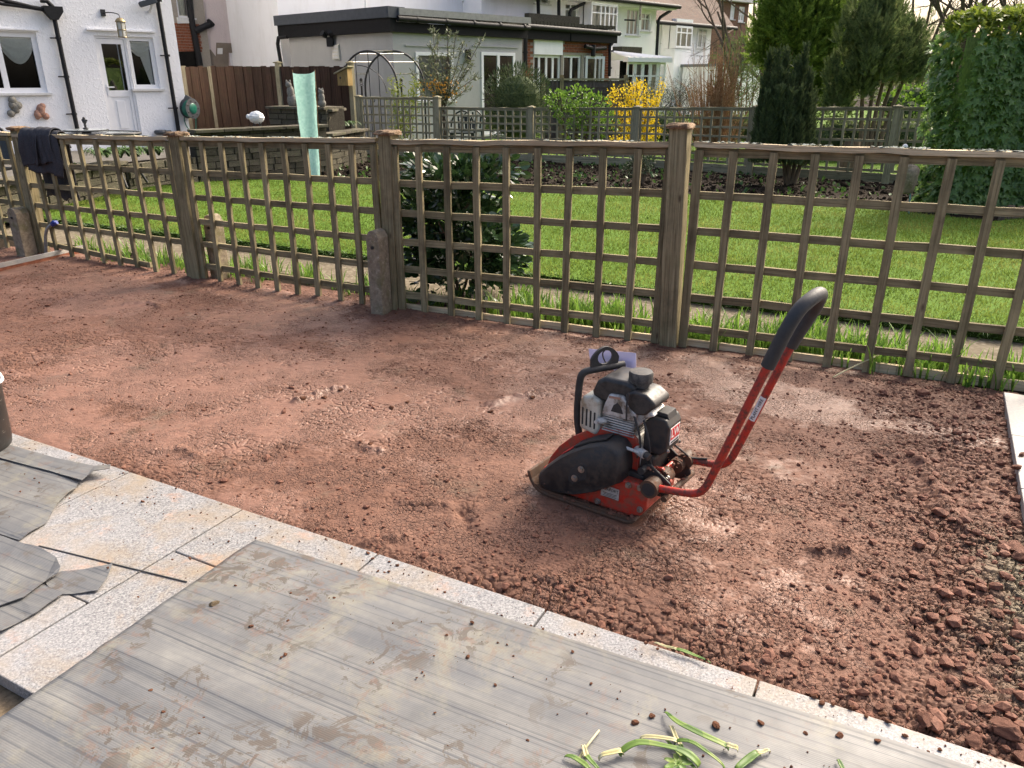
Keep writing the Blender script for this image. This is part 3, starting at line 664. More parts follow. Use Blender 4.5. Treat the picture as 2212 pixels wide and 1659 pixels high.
# ------------------------------------------------------------------ trellis fences
def slat(name, parent, p0, p1, w, t, side, mat, segs=5, jit=.0015):
    p0 = Vector(p0); p1 = Vector(p1); d = p1 - p0; L = d.length; d.normalize(); side = Vector(side)
    u = (side - d * side.dot(d)).normalized(); n = d.cross(u)
    Mx = Matrix(((u.x, n.x, d.x, p0.x), (u.y, n.y, d.y, p0.y), (u.z, n.z, d.z, p0.z), (0, 0, 0, 1)))
    m = MB(); r_ = lambda: random.uniform(-jit, jit)
    for i in range(segs + 1):
        wx, wy = r_() * 1.5, r_()
        for a, b in ((-1, -1), (1, -1), (1, 1), (-1, 1)): m.v.append((a * (w / 2 + r_()) + wx, b * (t / 2 + r_()) + wy, L * i / segs))
    for i in range(segs):
        for j in range(4): m.f.append((i * 4 + j, i * 4 + (j + 1) % 4, i * 4 + 4 + (j + 1) % 4, i * 4 + 4 + j))
    m.f += [(3, 2, 1, 0), tuple(segs * 4 + j for j in range(4))]
    return link(name, m.mesh(name), mat, parent, Mx)
def lichen(parent, p0, p1, w, n, nup=(0, 0, 1)):
    p0 = np.array(p0[:]); p1 = np.array(p1[:]); t = rng.random(n * 3); k = fbm(t * 14 + p0[0] * 3, t * 0 + p0[1], 3, 5) > .47; t = t[k][:n]
    if len(t) == 0: return
    pos = p0 + (p1 - p0) * t[:, None] + np.array([FN.x, FN.y, 0]) * rng.uniform(-w / 2, w / 2, len(t))[:, None] + np.array([0, 0, .002])
    tv = [(0, 0, .3), (1, 0, 0), (.4, .9, .5), (-.7, .6, 0), (-.9, -.4, .5), (.2, -1, 0)]; tf = [(0, 1, 2), (0, 2, 3), (0, 3, 4), (0, 4, 5), (0, 5, 1)]
    v, f = scatter(tv, tf, pos, frames(unit(len(t)) * .35 + np.array([0, 0, 1.])), rng.uniform(.005, .014, len(t))[:, None] * np.array([1, 1, .45]))
    stuff(link('lichen', mesh_np('lichen', v, f), M['lichen'], parent))
def post(name, label, base, top, w, mat, capw, parent_group, cap='flat', capmat='rotten'):
    t = thing(name, label, 'fence post', base, parent_group)
    slat('shaft', t, base - Vector((0, 0, .15)), top, w, w, FD, M[mat], 8, .0015)
    m = MB(); Mx = Matrix.Translation(top) @ Matrix.Rotation(math.atan2(FD.y, FD.x), 4, 'Z')
    if cap == 'flat':
        n = 14
        for lv, (zz, sc_) in enumerate(((-.004, .92), (.004, 1.0), (.014, .97), (.024, .8))):
            for j in range(n):
                a = 2 * math.pi * j / n; c, s_ = math.cos(a), math.sin(a); q = capw / 2 / max(abs(c), abs(s_)) * sc_ * random.uniform(.86, 1.06)
                m.v.append(tuple(Mx @ Vector((c * q, s_ * q, zz + random.uniform(-.003, .005)))))
        for lv in range(3):
            for j in range(n): m.f.append((lv * n + j, lv * n + (j + 1) % n, lv * n + n + (j + 1) % n, lv * n + n + j))
        m.f += [tuple(reversed(range(n))), tuple(3 * n + j for j in range(n))]
    else:
        m.box((0, 0, .008), (capw, capw, .022), Mx); m.add([Mx @ Vector(p) for p in ((-capw * .4, -capw * .4, .019), (capw * .4, -capw * .4, .019), (capw * .4, capw * .4, .019), (-capw * .4, capw * .4, .019), (0, 0, .04))], [(0, 1, 4), (1, 2, 4), (2, 3, 4), (3, 0, 4)])
    m.build('cap', M[capmat], t)
    return t
def panel(label, group, TL, TR, BL, BR, nb, rails, rw, bw, mat, capmat, capw, capt, sag=None, side=True, lich=0, thick=.02, toprail=.045, gravel=0, cat='trellis'):
    """corners given at the frame's outer edge; battens on the camera's side of the rails"""
    t = thing('trellis_screen', label, cat, (BL + BR) / 2, group); nf = -FN if gravel == 0 else Vector((0, -1, 0))
    d = (TR - TL).normalized(); up = ((TL - BL).normalized() + (TR - BR).normalized()).normalized(); nf = d.cross(up).normalized()
    if nf.y > 0: nf = -nf
    P = lambda a, z: (BL.lerp(BR, a)).lerp(TL.lerp(TR, a), z)
    for i, z in enumerate(rails):
        a, b = P(.012, z), P(.988, z)
        if sag and i == sag[0]:
            mid = P(sag[1], z) - Vector((0, 0, sag[2])); slat('rail', t, a, mid, rw, thick, up, mat); slat('rail', t, mid, P(sag[1] + .02, z - .05) + (b - a) * .0, rw, thick, up, mat, 2); continue
        slat('rail', t, a, b, rw, thick, up, mat, 9)
    slat('top_rail', t, P(.004, 1) - up * (toprail / 2 + .004) - nf * .001, P(.996, 1) - up * (toprail / 2 + .004) - nf * .001, toprail, thick + .006, up, mat, 9)
    for k in range(nb + 2):
        fr = k / (nb + 1); w = bw
        if k in (0, nb + 1):
            if not side: continue
            fr = .013 if k == 0 else .987; w = bw * 1.15
        lean = random.uniform(-.004, .004); low = random.uniform(-.012, .012)
        slat('batten', t, P(fr + lean, low) + nf * (thick * .98), P(fr, .985) + nf * (thick * .98), w, thick, d, mat, 6)
    c0, c1 = P(-.002, 1) + nf * .006, P(1.002, 1) + nf * .006
    cp = slat('capping', t, c0 + up * (capt / 2 - .003), c1 + up * (capt / 2 - .003), capt, capw, up, capmat, 14, .0025)
    if lich: lichen(cp, c0 + up * (capt - .003), c1 + up * (capt - .003), capw * .9, lich)
    if gravel: slat('gravel_board', t, P(0, -.015) - Vector((0, 0, gravel / 2)), P(1, -.015) - Vector((0, 0, gravel / 2)), gravel, .03, (0, 0, 1), mat, 3)
    return t
PB = [g(90, 548), g(432, 602), g(852, 668), g(1447, 745)]
PT = [at(x, y, b.y) for (x, y), b in zip(((40, 280), (383, 292), (838, 290), (1470, 277)), PB)]
PGR = 'timber posts of the front trellis fence'
names = ['leftmost timber post with ragged cap, right beside the hanging jacket', 'timber post with ragged cap between jacket panel and stone wall view', 'timber post with flat rotten cap left of the camellia, concrete spur at its foot', 'tallest thick timber post right of the camellia, knotty with a split']
for nm_, b0, t0, w in zip(names, PB, PT, (.092, .092, .092, .098)): post('fence_post', nm_, b0, t0, w, 'fence', .15, PGR)
# post 5 just out of frame carries the last panel
NB = PB[3] + (PB[3] - PB[2]).normalized() * 1.93
railz = [.105, .268, .434, .603, .776]
def fpanel(label, i, b0, b1, z0, z1, inset0=.055, inset1=.055, **kw):
    b0 = b0.copy(); b1 = b1.copy(); d = (b1 - b0).normalized(); a, c = b0 + d * inset0, b1 - d * inset1
    a.z = c.z = 0
    return panel(label, 'panels of the front trellis fence', a + Vector((0, 0, z0)) + kw.pop('l0', Vector()), c + Vector((0, 0, z1)) + kw.pop('l1', Vector()), a, c, 8, railz, .042, .042, M['fence'], M['fence_cap'], .062, .026, **kw)
fpanel('trellis panel at the far left edge of the fence, beyond the leftmost post', 0, PB[0] - (PB[1] - PB[0]).normalized() * 1.95, PB[0], 1.00, 1.02)
fpanel('leaning trellis panel with the jacket hung over it and a drooping bottom rail', 1, PB[0], PB[1], 1.01, 1.045, lich=90, sag=(0, .72, .06), l0=FD * -.035, l1=FD * -.03)
fpanel('trellis panel in front of the stone wall and the mint green guard', 2, PB[1], PB[2], 1.05, 1.09, lich=120)
fpanel('trellis panel standing in front of the dark camellia', 3, PB[2], PB[3], 1.085, 1.125, lich=130)
fpanel('rightmost trellis panel behind the compactor handle, thick with lichen', 4, PB[3], NB, 1.125, 1.125, lich=330)
# bottom kick board showing as a pale edge under the two nearest panels
for i, (a, c) in enumerate(((PB[2], PB[3]), (PB[3], NB))):
    o = slat('kick_board', None, a + FN * .03 + Vector((0, 0, .012)), c + FN * .03 + Vector((0, 0, .012)), .06, .02, (0, 0, 1), M['fence_cap'], 8)
    tag(o, ['low pale timber edging under the camellia panel', 'low pale timber edging under the rightmost panel'][i], 'edging board', 'timber edging at the fence foot')
# concrete spurs
def spur(label, base, h, w, d):
    t = thing('concrete_spur', label, 'concrete spur', base, 'concrete spurs beside the timber posts')
    Mx = Matrix.Translation(base) @ Matrix.Rotation(math.atan2(FD.y, FD.x), 4, 'Z'); prof = [(-w / 2, -.1), (w / 2, -.1), (w / 2, h - .05), (w * .3, h - .012), (0, h), (-w * .3, h - .012), (-w / 2, h - .05)]
    m = MB(); m.prism(prof, -d / 2, d / 2, Mx); m.build('shaft', M['concrete'], t, bevel=.006, seg=2)
    m = MB(); m.tube([Mx @ Vector((0, -d / 2 - .008, h * .8)), Mx @ Vector((0, -d / 2 + .01, h * .8))], .011, 8); m.build('bolt', M['iron'], t, 40)
spur('concrete spur in front of the leftmost post beside the grey hose', PB[0] - FD * .02 - FN * .115, .43, .12, .12)
spur('mossy concrete spur behind the trellis to the right of the second post', PB[1] + FD * .12 + FN * .10, .50, .11, .10)
spur('lichen speckled concrete spur in front of the post left of the camellia', PB[2] - FD * .03 - FN * .105, .56, .10, .11)

# far trellis
def tp(x, y, Y): return at(x, y, Y)
FARP = [(775, 213, 16.6), (945, 215, 15.9), (1148, 237, 15.1), (1377, 237, 14.2), (1633, 237, 12.9), (1939, 237, 11.8), (2215, 237, 10.9)]
FPB = []
labs = ['grey trellis post at the left end of the far trellis by the bird box', 'grey trellis post left of the dark round shrub, in front of the olive shrub', 'far trellis post beside the dark round shrub', 'far trellis post in the middle of the yellow forsythia', 'far trellis post against the dark upright yew', 'wide grey far trellis post between yew and ivy column', None]
for (x, y, Y), lb in zip(FARP, labs):
    p = tp(x, y, Y); bq = Vector((p.x, p.y, .02)); FPB.append((bq, p))
    if lb: post('trellis_post', lb, bq, p + Vector((0, 0, .035)), .10, 'fence_grey', .13, 'posts of the far trellis', 'cap', 'fence_grey')
plabs = ['far trellis panel in front of the black garden arch', 'far trellis panel in front of the plastic chairs', 'far trellis panel covered by the green climber', 'far trellis panel between forsythia and yew', 'weathered grey far trellis panel right of the yew', 'far trellis panel partly hidden by the ivy column']
for i, lb in enumerate(plabs):
    (b0, t0), (b1, t1) = FPB[i], FPB[i + 1]; d = (b1 - b0).normalized(); a = b0 + d * .055; c = b1 - d * .055; z0, z1 = ((t0.z, t0.z), (t1.z - .01, t1.z - .01), (t0.z, t1.z), (t0.z, t1.z), (t0.z, t1.z), (t0.z, t1.z))[i]
    panel(lb, 'panels of the far trellis', a + Vector((0, 0, z0)), c + Vector((0, 0, z1)), a + Vector((0, 0, .16)), c + Vector((0, 0, .16)), 11, [.03, .165, .33, .5, .665, .83], .034, .036, M['fence_grey'], M['fence_grey'], .05, .022, thick=.016, toprail=.03, gravel=.13)
# ------------------------------------------------------------------ plate compactor
CM = Matrix.Translation(CO) @ Matrix.Rotation(CA, 4, 'Z')      # local x to the rear (right), y away from the camera, z up
pc = thing('plate_compactor', 'red and black plate compactor with tall looped handle standing on the soil', 'plate compactor', M=CM)
def cb(m, name, mat, parent=None, smooth=None, bevel=0, seg=2):
    o = link(name, m.mesh(name, smooth), M[mat], parent or pc, CM)
    if bevel:
        md = o.modifiers.new('bevel', 'BEVEL'); md.width = bevel; md.segments = seg; md.limit_method = 'ANGLE'; md.angle_limit = R(35)
    return o
def text_mesh(body, size, extrude=.0):
    cu = bpy.data.curves.new('lettering', 'FONT'); cu.body = body; cu.size = size; cu.align_x = 'CENTER'; cu.align_y = 'CENTER'; cu.resolution_u = 2; cu.extrude = extrude; cu.offset = size * .012
    o = bpy.data.objects.new('tmp', cu); col.objects.link(o); dg = bpy.context.evaluated_depsgraph_get(); dg.update()
    me_ = bpy.data.meshes.new_from_object(o.evaluated_get(dg)); bpy.data.objects.remove(o); bpy.data.curves.remove(cu); me_.name = 'lettering'; return me_
def smooth_pts(pts, it=2):
    pts = [Vector(p) for p in pts]
    for _ in range(it):
        q = [pts[0]]
        for a, b in zip(pts[:-1], pts[1:]): q += [a.lerp(b, .25), a.lerp(b, .75)]
        pts = q + [pts[-1]]
    return pts
def cyl(p0, p1, r, n=18): return MB().tube([p0, p1], r, n)
def bolt(p, ax, r, L, parent, mat='steel'):
    p = Vector(p); ax = Vector(ax); m = MB(); m.tube([p, p + ax * L * .35], r * 1.55, 14); m.tube([p + ax * L * .3, p + ax * L], r, 6); return cb(m, 'bolt', mat, parent, 40)
# base plate: turned up at the front
lower = [(-.440, .080), (-.428, .046), (-.410, .020), (-.385, .004), (-.35, 0), (-.015, 0), (.008, .006), (.022, .024)]
upper = [(.011, .030), (.0, .018), (-.02, .013), (-.35, .013), (-.38, .016), (-.400, .029), (-.417, .052), (-.428, .083)]
m = MB(); m.prism(lower + upper, 0, .30); bp = cb(m, 'base_plate', 'rust', None, None, .004)
m = MB()
for y0 in (.004, .286): m.prism([(-.41, .026), (-.38, .014), (.0, .014), (.004, .022), (-.37, .024), (-.402, .034)], y0, y0 + .010)
cb(m, 'side_lip', 'rust', bp)
# red body (exciter housing)
m = MB(); m.prism([(-.40, .045), (-.37, .016), (-.02, .016), (.025, .030), (.042, .060), (.044, .10), (.034, .135), (.0, .150), (-.06, .150), (-.30, .118), (-.385, .100)], .03, .27); body = cb(m, 'red_body', 'red', None, None, .008, 3)
for x, z in ((.022, .058), (-.028, .138), (.018, .142), (-.145, .035)): bolt((x, .031, z), (0, -1, 0), .0075, .014, body)
m = MB(); m.box((-.098, .0285, .086), (.072, .002, .044)); lab = cb(m, 'maker_label', 'grey_label', body)
Mt = CM @ Matrix.Translation((-.098, .0270, .096)) @ Matrix.Rotation(R(90), 4, 'X'); link('lettering', text_mesh('FAIRPORT', .0150), M['ink'], lab, Mt)
m = MB()
for k in range(4): m.box((-.098, .0272, .081 - k * .0055), (.056 - .008 * (k % 2), .0006, .0016))
cb(m, 'small_print', 'ink', lab)
# engine deck
m = MB(); m.prism([(-.33, .12), (.01, .145), (.01, .165), (-.08, .172), (-.33, .142)], .07, .26); cb(m, 'engine_deck', 'blk', None, None, .004)
# belt guard
GO = [(-.398, .062), (-.392, .034), (-.365, .020), (-.309, .022), (-.236, .036), (-.147, .078), (-.050, .146), (-.047, .20), (-.055, .262), (-.075, .282), (-.114, .286), (-.185, .258), (-.255, .215), (-.315, .165), (-.362, .118), (-.390, .084)]
def inset(o, k, c=(-.2, .15)): return [(c[0] + (x - c[0]) * k, c[1] + (z - c[1]) * k) for x, z in o]
m = MB(); n = len(GO); rings = [(.092, 1.0), (.030, 1.0), (.012, .975), (.002, .93), (-.002, .90)]
for y, k in rings:
    for x, z in inset(GO, k): m.v.append((x, y, z))
for i in range(len(rings) - 1):
    for j in range(n): m.f.append((i * n + j, i * n + (j + 1) % n, (i + 1) * n + (j + 1) % n, (i + 1) * n + j))
m.f += [tuple(range(n)), tuple(reversed(range((len(rings) - 1) * n, len(rings) * n)))]
gd = cb(m, 'belt_guard', 'blk', None, 50)
bm = bmesh.new(); bm.from_mesh(gd.data); bmesh.ops.recalc_face_normals(bm, faces=bm.faces); bm.to_mesh(gd.data); bm.free(); gd.data.set_sharp_from_angle(angle=R(50))
m = MB(); m.prism([(-.255, .098), (-.232, .090), (-.180, .126), (-.176, .180), (-.200, .186), (-.248, .142)], -.0035, .01); cb(m, 'recess', 'rubber', gd, None, .002)
for x, z in ((-.226, .117), (-.200, .161)): bolt((x, -.003, z), (0, -1, 0), .0085, .010, gd)
m = MB(); m.prism([(-.120, .2875), (-.185, .2605), (-.250, .2205), (-.252, .2255), (-.187, .2655), (-.120, .2925)], .025, .085); cb(m, 'top_strip', 'rubber', gd)
m = MB(); m.prism([(-.256, .2165), (-.300, .1795), (-.3015, .1815), (-.2575, .2190)], .022, .07); cb(m, 'red_sticker', 'label_red', gd)
RP = [(-.408, .07), (-.392, .115), (-.355, .170), (-.30, .225), (-.235, .268), (-.165, .296), (-.10, .308), (-.06, .305), (-.036, .283), (-.026, .23), (-.024, .13), (-.15, .07), (-.3, .03), (-.38, .04)]
m = MB(); m.prism(RP, .092, .106); cb(m, 'guard_back_plate', 'red', None, None, .003)
# crankcase, cylinder, head
m = MB(); m.prism([(-.20, .15), (-.02, .15), (-.02, .25), (-.05, .29), (-.17, .29), (-.20, .25)], .105, .25); ek = cb(m, 'crankcase', 'alu', None, None, .01)
m = MB()
for k in range(7): m.box((-.112, .155, .292 + k * .0095), (.128 - .004 * (k % 2), .135, .0042))
m.box((-.112, .155, .32), (.105, .11, .07)); cb(m, 'cooling_fins', 'alu', ek, None, .0008, 1)
m = MB(); m.prism([(-.178, .353), (-.046, .353), (-.042, .385), (-.066, .400), (-.096, .438), (-.15, .434), (-.166, .395)], .082, .19); hc = cb(m, 'head_cover', 'alu', ek, None, .007, 3)
m = MB(); m.prism([(-.140, .372), (-.090, .372), (-.100, .398), (-.115, .41), (-.130, .398)], .0805, .09); cb(m, 'cover_opening', 'rubber', hc, None, .002)
m = MB(); m.prism([(-.148, .4215), (-.105, .4245), (-.105, .432), (-.148, .429)], .0795, .084); cb(m, 'cover_mark', 'terracotta', hc)
m = MB(); m.tube([(-.186, .075, .325), (-.165, .10, .325)], .012, 8); m.tube([(-.186, .06, .325), (-.186, .08, .325)], .007, 8); cb(m, 'spark_plug', 'alu', ek, 40)
# exhaust guard with slots
m = MB(); m.prism([(-.268, .272), (-.198, .258), (-.184, .285), (-.184, .395), (-.215, .412), (-.258, .402), (-.270, .375)], .085, .215); xg = cb(m, 'exhaust_guard', 'alu_cream', None, None, .012, 3)
for k in range(4):
    m = MB(); m.tube([(-.254 + k * .0165, .0855, .292 - k * .002), (-.254 + k * .0165, .0855, .358 - .003 * k)], .0035, 8); cb(m, 'slot', 'ink', xg, 40)
# fuel tank and cap
m = MB(); m.prism([(-.222, .402), (-.226, .425), (-.208, .466), (-.178, .486), (-.095, .488), (-.060, .478), (-.055, .405), (-.10, .392), (-.19, .394)], .095, .245); tk = cb(m, 'fuel_tank', 'tankblk', None, 40, .014, 3)
m = MB(); m.prism([(-.085, .392), (-.090, .448), (-.055, .466), (-.012, .462), (.022, .440), (.026, .424), (-.012, .384), (-.05, .378)], .085, .205); cb(m, 'tank_lobe', 'tankblk', tk, 40, .011, 3)
m = MB(); cxm = Matrix.Translation((-.062, .145, 0)); m.lathe([(.028, .462), (.032, .470), (.032, .480), (.041, .482), (.0425, .487), (.0425, .512), (.039, .520), (.022, .523)], cxm, 24)
fc = cb(m, 'filler_cap', 'dustcap', tk, 40)
m = MB(); m.tube([(-.070, .075, .46), (-.072, .068, .42), (-.070, .068, .36)], .0035, 6); cb(m, 'fuel_hose', 'rubber', tk, 40)
# air box with LW sticker on the rear face
m = MB(); m.prism([(-.022, .242), (.042, .236), (.066, .258), (.070, .352), (.056, .376), (.006, .378), (-.024, .350)], .112, .218); ab = cb(m, 'air_filter_box', 'blk', None, None, .007, 3)
m = MB(); m.prism([(.012, .379), (.052, .378), (.060, .37), (.052, .392), (.014, .394)], .13, .20); cb(m, 'filter_lid', 'rubber', ab, None, .004)
for yb_ in (.118, .212): bolt((.0695, yb_, .262), (1, 0, 0), .005, .006, ab)
for k_, pts_ in enumerate(([(-.02, .10, .36), (.005, .075, .34), (.02, .08, .28), (.02, .09, .20), (.06, .12, .17)], [(-.05, .085, .375), (-.02, .07, .33), (-.012, .075, .27), (-.03, .09, .22)], [(.06, .20, .25), (.09, .22, .22), (.10, .25, .19), (.16, .262, .20)])):
    m = MB(); m.tube(smooth_pts(pts_, 2), .0038, 6); cb(m, 'cable', 'rubber', None, 50)
m = MB(); m.box((.0700, .165, .312), (.0020, .076, .062)); sk = cb(m, 'logo_sticker', 'paper', ab); m = MB(); m.box((.0716, .165, .319), (.0012, .069, .042)); cb(m, 'logo_field', 'label_red', sk)
Mt = CM @ Matrix.Translation((.0726, .165, .320)) @ Matrix.Rotation(R(90), 4, 'Z') @ Matrix.Rotation(R(90), 4, 'X'); link('lettering', text_mesh('LW', .044), M['white_ink'], sk, Mt)
m = MB(); m.box((.0716, .165, .288), (.0012, .060, .005)); cb(m, 'small_print', 'ink', sk)
m = MB(); m.tube([(-.03, .09, .25), (.0, .065, .255), (.012, .06, .255)], .016, 10); m.tube([(-.075, .06, .262), (.0, .06, .256)], .006, 8); cb(m, 'throttle_rod', 'alu', ab, 40)
m = MB(); m.tube([(.012, .062, .255), (.03, .058, .250)], .013, 10); cb(m, 'knob', 'rubber', ab, 40)
m = MB(); m.prism([(-.04, .33), (-.01, .37), (.02, .385), (.0, .40), (-.045, .385), (-.06, .35)], .10, .20); cb(m, 'carburettor', 'alu', ek, None, .006)
m = MB(); m.prism([(-.03, .15), (.02, .15), (.03, .23), (-.02, .24)], .10, .24); cb(m, 'engine_skirt', 'blk', None, None, .01)
# lifting bar with eye and document wallet
m = MB(); m.tube(smooth_pts([(-.275, .13, .15), (-.285, .125, .21), (-.300, .12, .30), (-.292, .12, .44), (-.283, .122, .472), (-.262, .14, .482), (-.190, .262, .484)], 2), .0135, 12); lb_ = cb(m, 'lifting_bar', 'rubber', None, 50)
a, c = Vector((-.262, .14, .490)), Vector((-.190, .262, .490)); dv = (c - a).normalized(); nv = Vector((-dv.y, dv.x, 0)); m = MB(); n = 20; mid = (a + c) / 2 - dv * .012
for off in (-.005, .005):
    for kind in (0, 1):
        for j in range(n):
            an_ = 2 * math.pi * j / n; ca, sa = math.cos(an_), math.sin(an_)
            if kind == 0: q = (.058 * ca * (1 if sa < 0 else 1 - .28 * sa), -.002 if sa < -.2 else .030 + .044 * sa)
            else: q = (.031 * ca, .034 + .026 * sa)
            m.v.append(tuple(mid + dv * q[0] + Vector((0, 0, q[1])) + nv * off))
for j in range(n):
    j2 = (j + 1) % n; m.f += [(j, j2, n + j2, n + j), (2 * n + j2, 2 * n + j, 3 * n + j, 3 * n + j2), (j2, j, 2 * n + j, 2 * n + j2), (n + j, n + j2, 3 * n + j2, 3 * n + j)]
cb(m, 'lifting_eye', 'rubber', lb_, 45)
m = MB(); m.tube(smooth_pts([mid + Vector((0, 0, .06)), mid + nv * .02 + Vector((.0, 0, .04)), mid + nv * .03 + dv * .02 + Vector((0, 0, .0)), mid + dv * .05 + nv * .02 + Vector((0, 0, -.03))], 2), .0025, 6); cb(m, 'cable_tie', 'ink', lb_, 50)
W_ = [Vector(p) for p in ((-.352, .285, .505), (-.335, .275, .445), (-.148, .285, .445), (-.162, .30, .522))]; wn_ = (W_[2] - W_[1]).cross(W_[0] - W_[1]).normalized() * .003
m = MB(); m.hexa(W_ + [p + wn_ for p in W_]); wl = cb(m, 'document_wallet', 'wallet')
q = lambda u, v: W_[0].lerp(W_[3], u).lerp(W_[1].lerp(W_[2], u), v) - wn_ * .4
m = MB(); m.add([q(.06, .16), q(.70, .16), q(.70, .94), q(.06, .94)], [(0, 1, 2, 3)]); cb(m, 'paper_sheet', 'paper', wl)
m = MB(); m.add([q(.62, .30), q(.93, .30), q(.93, .95), q(.62, .95)], [(0, 1, 2, 3)]); o = cb(m, 'blue_card', 'blue_print', wl); o.data.transform(Matrix.Translation(-wn_ * .3))
# handle, its bosses and brackets
nearP = [(.052, .045, .150), (.20, .045, .168), (.238, .045, .195), (.262, .045, .262), (.400, .045, .690)]
farP = [(.085, .262, .176), (.205, .262, .186), (.240, .262, .210), (.264, .262, .275), (.405, .262, .705)]
loop = [(.400, .045, .690), (.432, .048, .79), (.452, .070, .845), (.470, .110, .868), (.478, .155, .875), (.474, .205, .862), (.455, .245, .815), (.436, .259, .775), (.405, .262, .705)]
hd = smooth_pts(nearP, 3) + smooth_pts(loop, 2)[1:-1] + smooth_pts(farP, 3)[::-1]
m = MB(); m.tube(hd, .0132, 14); hb = cb(m, 'handle', 'red_grimy', None, 50)
m = MB(); L2 = smooth_pts([(.392, .045, .664)] + loop + [(.392, .262, .668)], 2); m.tube(L2, .0215, 16); cb(m, 'foam_grip', 'foam', hb, 50)
m = MB(); dvec = (Vector((.405, 0, .705)) - Vector((.264, 0, .275))).normalized(); pcn = Vector((.264, .2475, .275)) + dvec * .17; nn_ = Vector((dvec.z, 0, -dvec.x))
m.add([pcn + dvec * a_ + nn_ * b_ + Vector((0, y_, 0)) for a_, b_, y_ in ((-.048, -.0105, .003), (.048, -.0105, .003), (.048, 0, -.0006), (-.048, 0, -.0006), (.048, .0105, .003), (-.048, .0105, .003))], [(0, 3, 2, 1), (3, 5, 4, 2)])
ps = cb(m, 'hire_sticker', 'paper', hb)
Mt = CM @ Matrix(((dvec.x, -dvec.z, 0, pcn.x), (0, 0, -1, pcn.y - .0024), (dvec.z, dvec.x, 0, pcn.z), (0, 0, 0, 1))); link('lettering', text_mesh('PLANT HIRE', .0155), M['ink'], ps, Mt)
m = MB(); m.tube([(.052, .020, .150), (.052, .070, .150)], .033, 22); bo = cb(m, 'pivot_boss', 'rust', hb, 40); m = MB(); m.tube([(.052, .0185, .150), (.052, .03, .150)], .024, 18); cb(m, 'bush', 'rubber', bo, 40)
m = MB(); m.tube([(.085, .235, .176), (.085, .285, .176)], .030, 20); cb(m, 'pivot_boss', 'rust', hb, 40)
for y0 in (.075, .235):
    m = MB(); m.prism([(-.018, .135), (.0, .205), (.03, .215), (.105, .165), (.115, .135), (.09, .105), (.04, .10)], y0, y0 + .008); cb(m, 'bracket', 'blk', None, None, .003)
m = MB(); m.tube([(.008, .045, .196), (.008, .275, .196)], .0135, 14); cb(m, 'cross_rod', 'rubber', None, 40)
m = MB(); m.tube([(.098, .05, .112), (.098, .29, .112)], .0115, 12); cb(m, 'cross_rod', 'rust', None, 40)
m = MB(); m.prism([(.02, .12), (.09, .12), (.10, .155), (.06, .20), (.02, .19)], .10, .118); m.box((.055, .16, .15), (.012, .14, .07)); cb(m, 'red_bracket', 'red', None, None, .004)
for y0 in (.10, .205):
    m = MB(); m.tube([(.066, y0, .165), (.066, y0 + .045, .165)], .027, 18); cb(m, 'rubber_mount', 'rust', None, 40)
for p in ((.085, .099, .17), (.04, .099, .135), (.07, .074, .135)): bolt(p, (0, -1, 0), .007, .010, None)

# mud caked on the plate, guard edge and deck
pm = []
for k in range(420):
    r_ = random.random()
    if r_ < .45: p_ = (random.uniform(-.40, .0), random.uniform(.004, .035), .018)
    elif r_ < .7: p_ = (random.uniform(-.02, .01), random.uniform(.02, .29), .020)
    elif r_ < .85: p_ = (random.uniform(-.36, -.06), random.uniform(-.001, .03), .0); x_ = p_[0]; p_ = (x_, p_[1], .050 + max(0, x_ + .25) * .42)
    else: p_ = (random.uniform(.0, .11), random.uniform(.06, .27), random.choice((.112, .125, .20)))
    pm.append(p_)
tv, tf = rock_template(12); v, f = scatter(tv, tf, np.array(pm), frames(unit(len(pm)) * .5 + np.array([0, 0, 1.])), rng.gamma(1.8, .0016, len(pm)) + .001)
stuff(link('caked_mud', mesh_np('caked_mud', v, f), M['clod'], pc, CM))

# ------------------------------------------------------------------ ribbed plastic sheets on the patio
SA = R(-26.4); SX = Vector((math.cos(SA), math.sin(SA), 0)); SY = Vector((-math.sin(SA), math.cos(SA), 0))
s0 = g(553, 1163, .028); SM = Matrix.Translation((s0.x, s0.y, 0)) @ Matrix.Rotation(SA, 4, 'Z')
xs = np.linspace(0, 3.0, 151); ys = np.linspace(0, -1.5, 76); GX, GY = np.meshgrid(xs, ys)
GXe = GX + (.018 * (fbm(GY * 3, GX * 0, 3, 3) - .5)) * (GX < .02) + GY * -.015
GYe = GY + .012 * (fbm(GX * 2, GY * 0, 3, 8) - .5) * (GY > -.02)
GZ = .027 + .010 * fbm(GX * 1.6, GY * 5, 3, 15) + .006 * np.maximum(0, fbm(GX * .7 + 4, GY * 11, 2, 19) - .55) * 6
GZ -= .004 * np.exp(-(GX / .05) ** 2) + .003 * np.exp(-(GY / .05) ** 2)
nr2, nc2 = GX.shape; ix = np.arange(nr2 * nc2).reshape(nr2, nc2); F2 = np.stack([ix[:-1, :-1], ix[1:, :-1], ix[1:, 1:], ix[:-1, 1:]], -1).reshape(-1, 4)
me = mesh_np('plastic_sheet', np.stack([GXe, GYe, GZ], -1).reshape(-1, 3), F2, True); o = link('plastic_sheet', me, M['sheet'], None, SM)
tag(o, 'large ribbed grey plastic sheet covering most of the near patio, muddy', 'plastic sheet'); md = o.modifiers.new('solid', 'SOLIDIFY'); md.thickness = .003; md.offset = 1
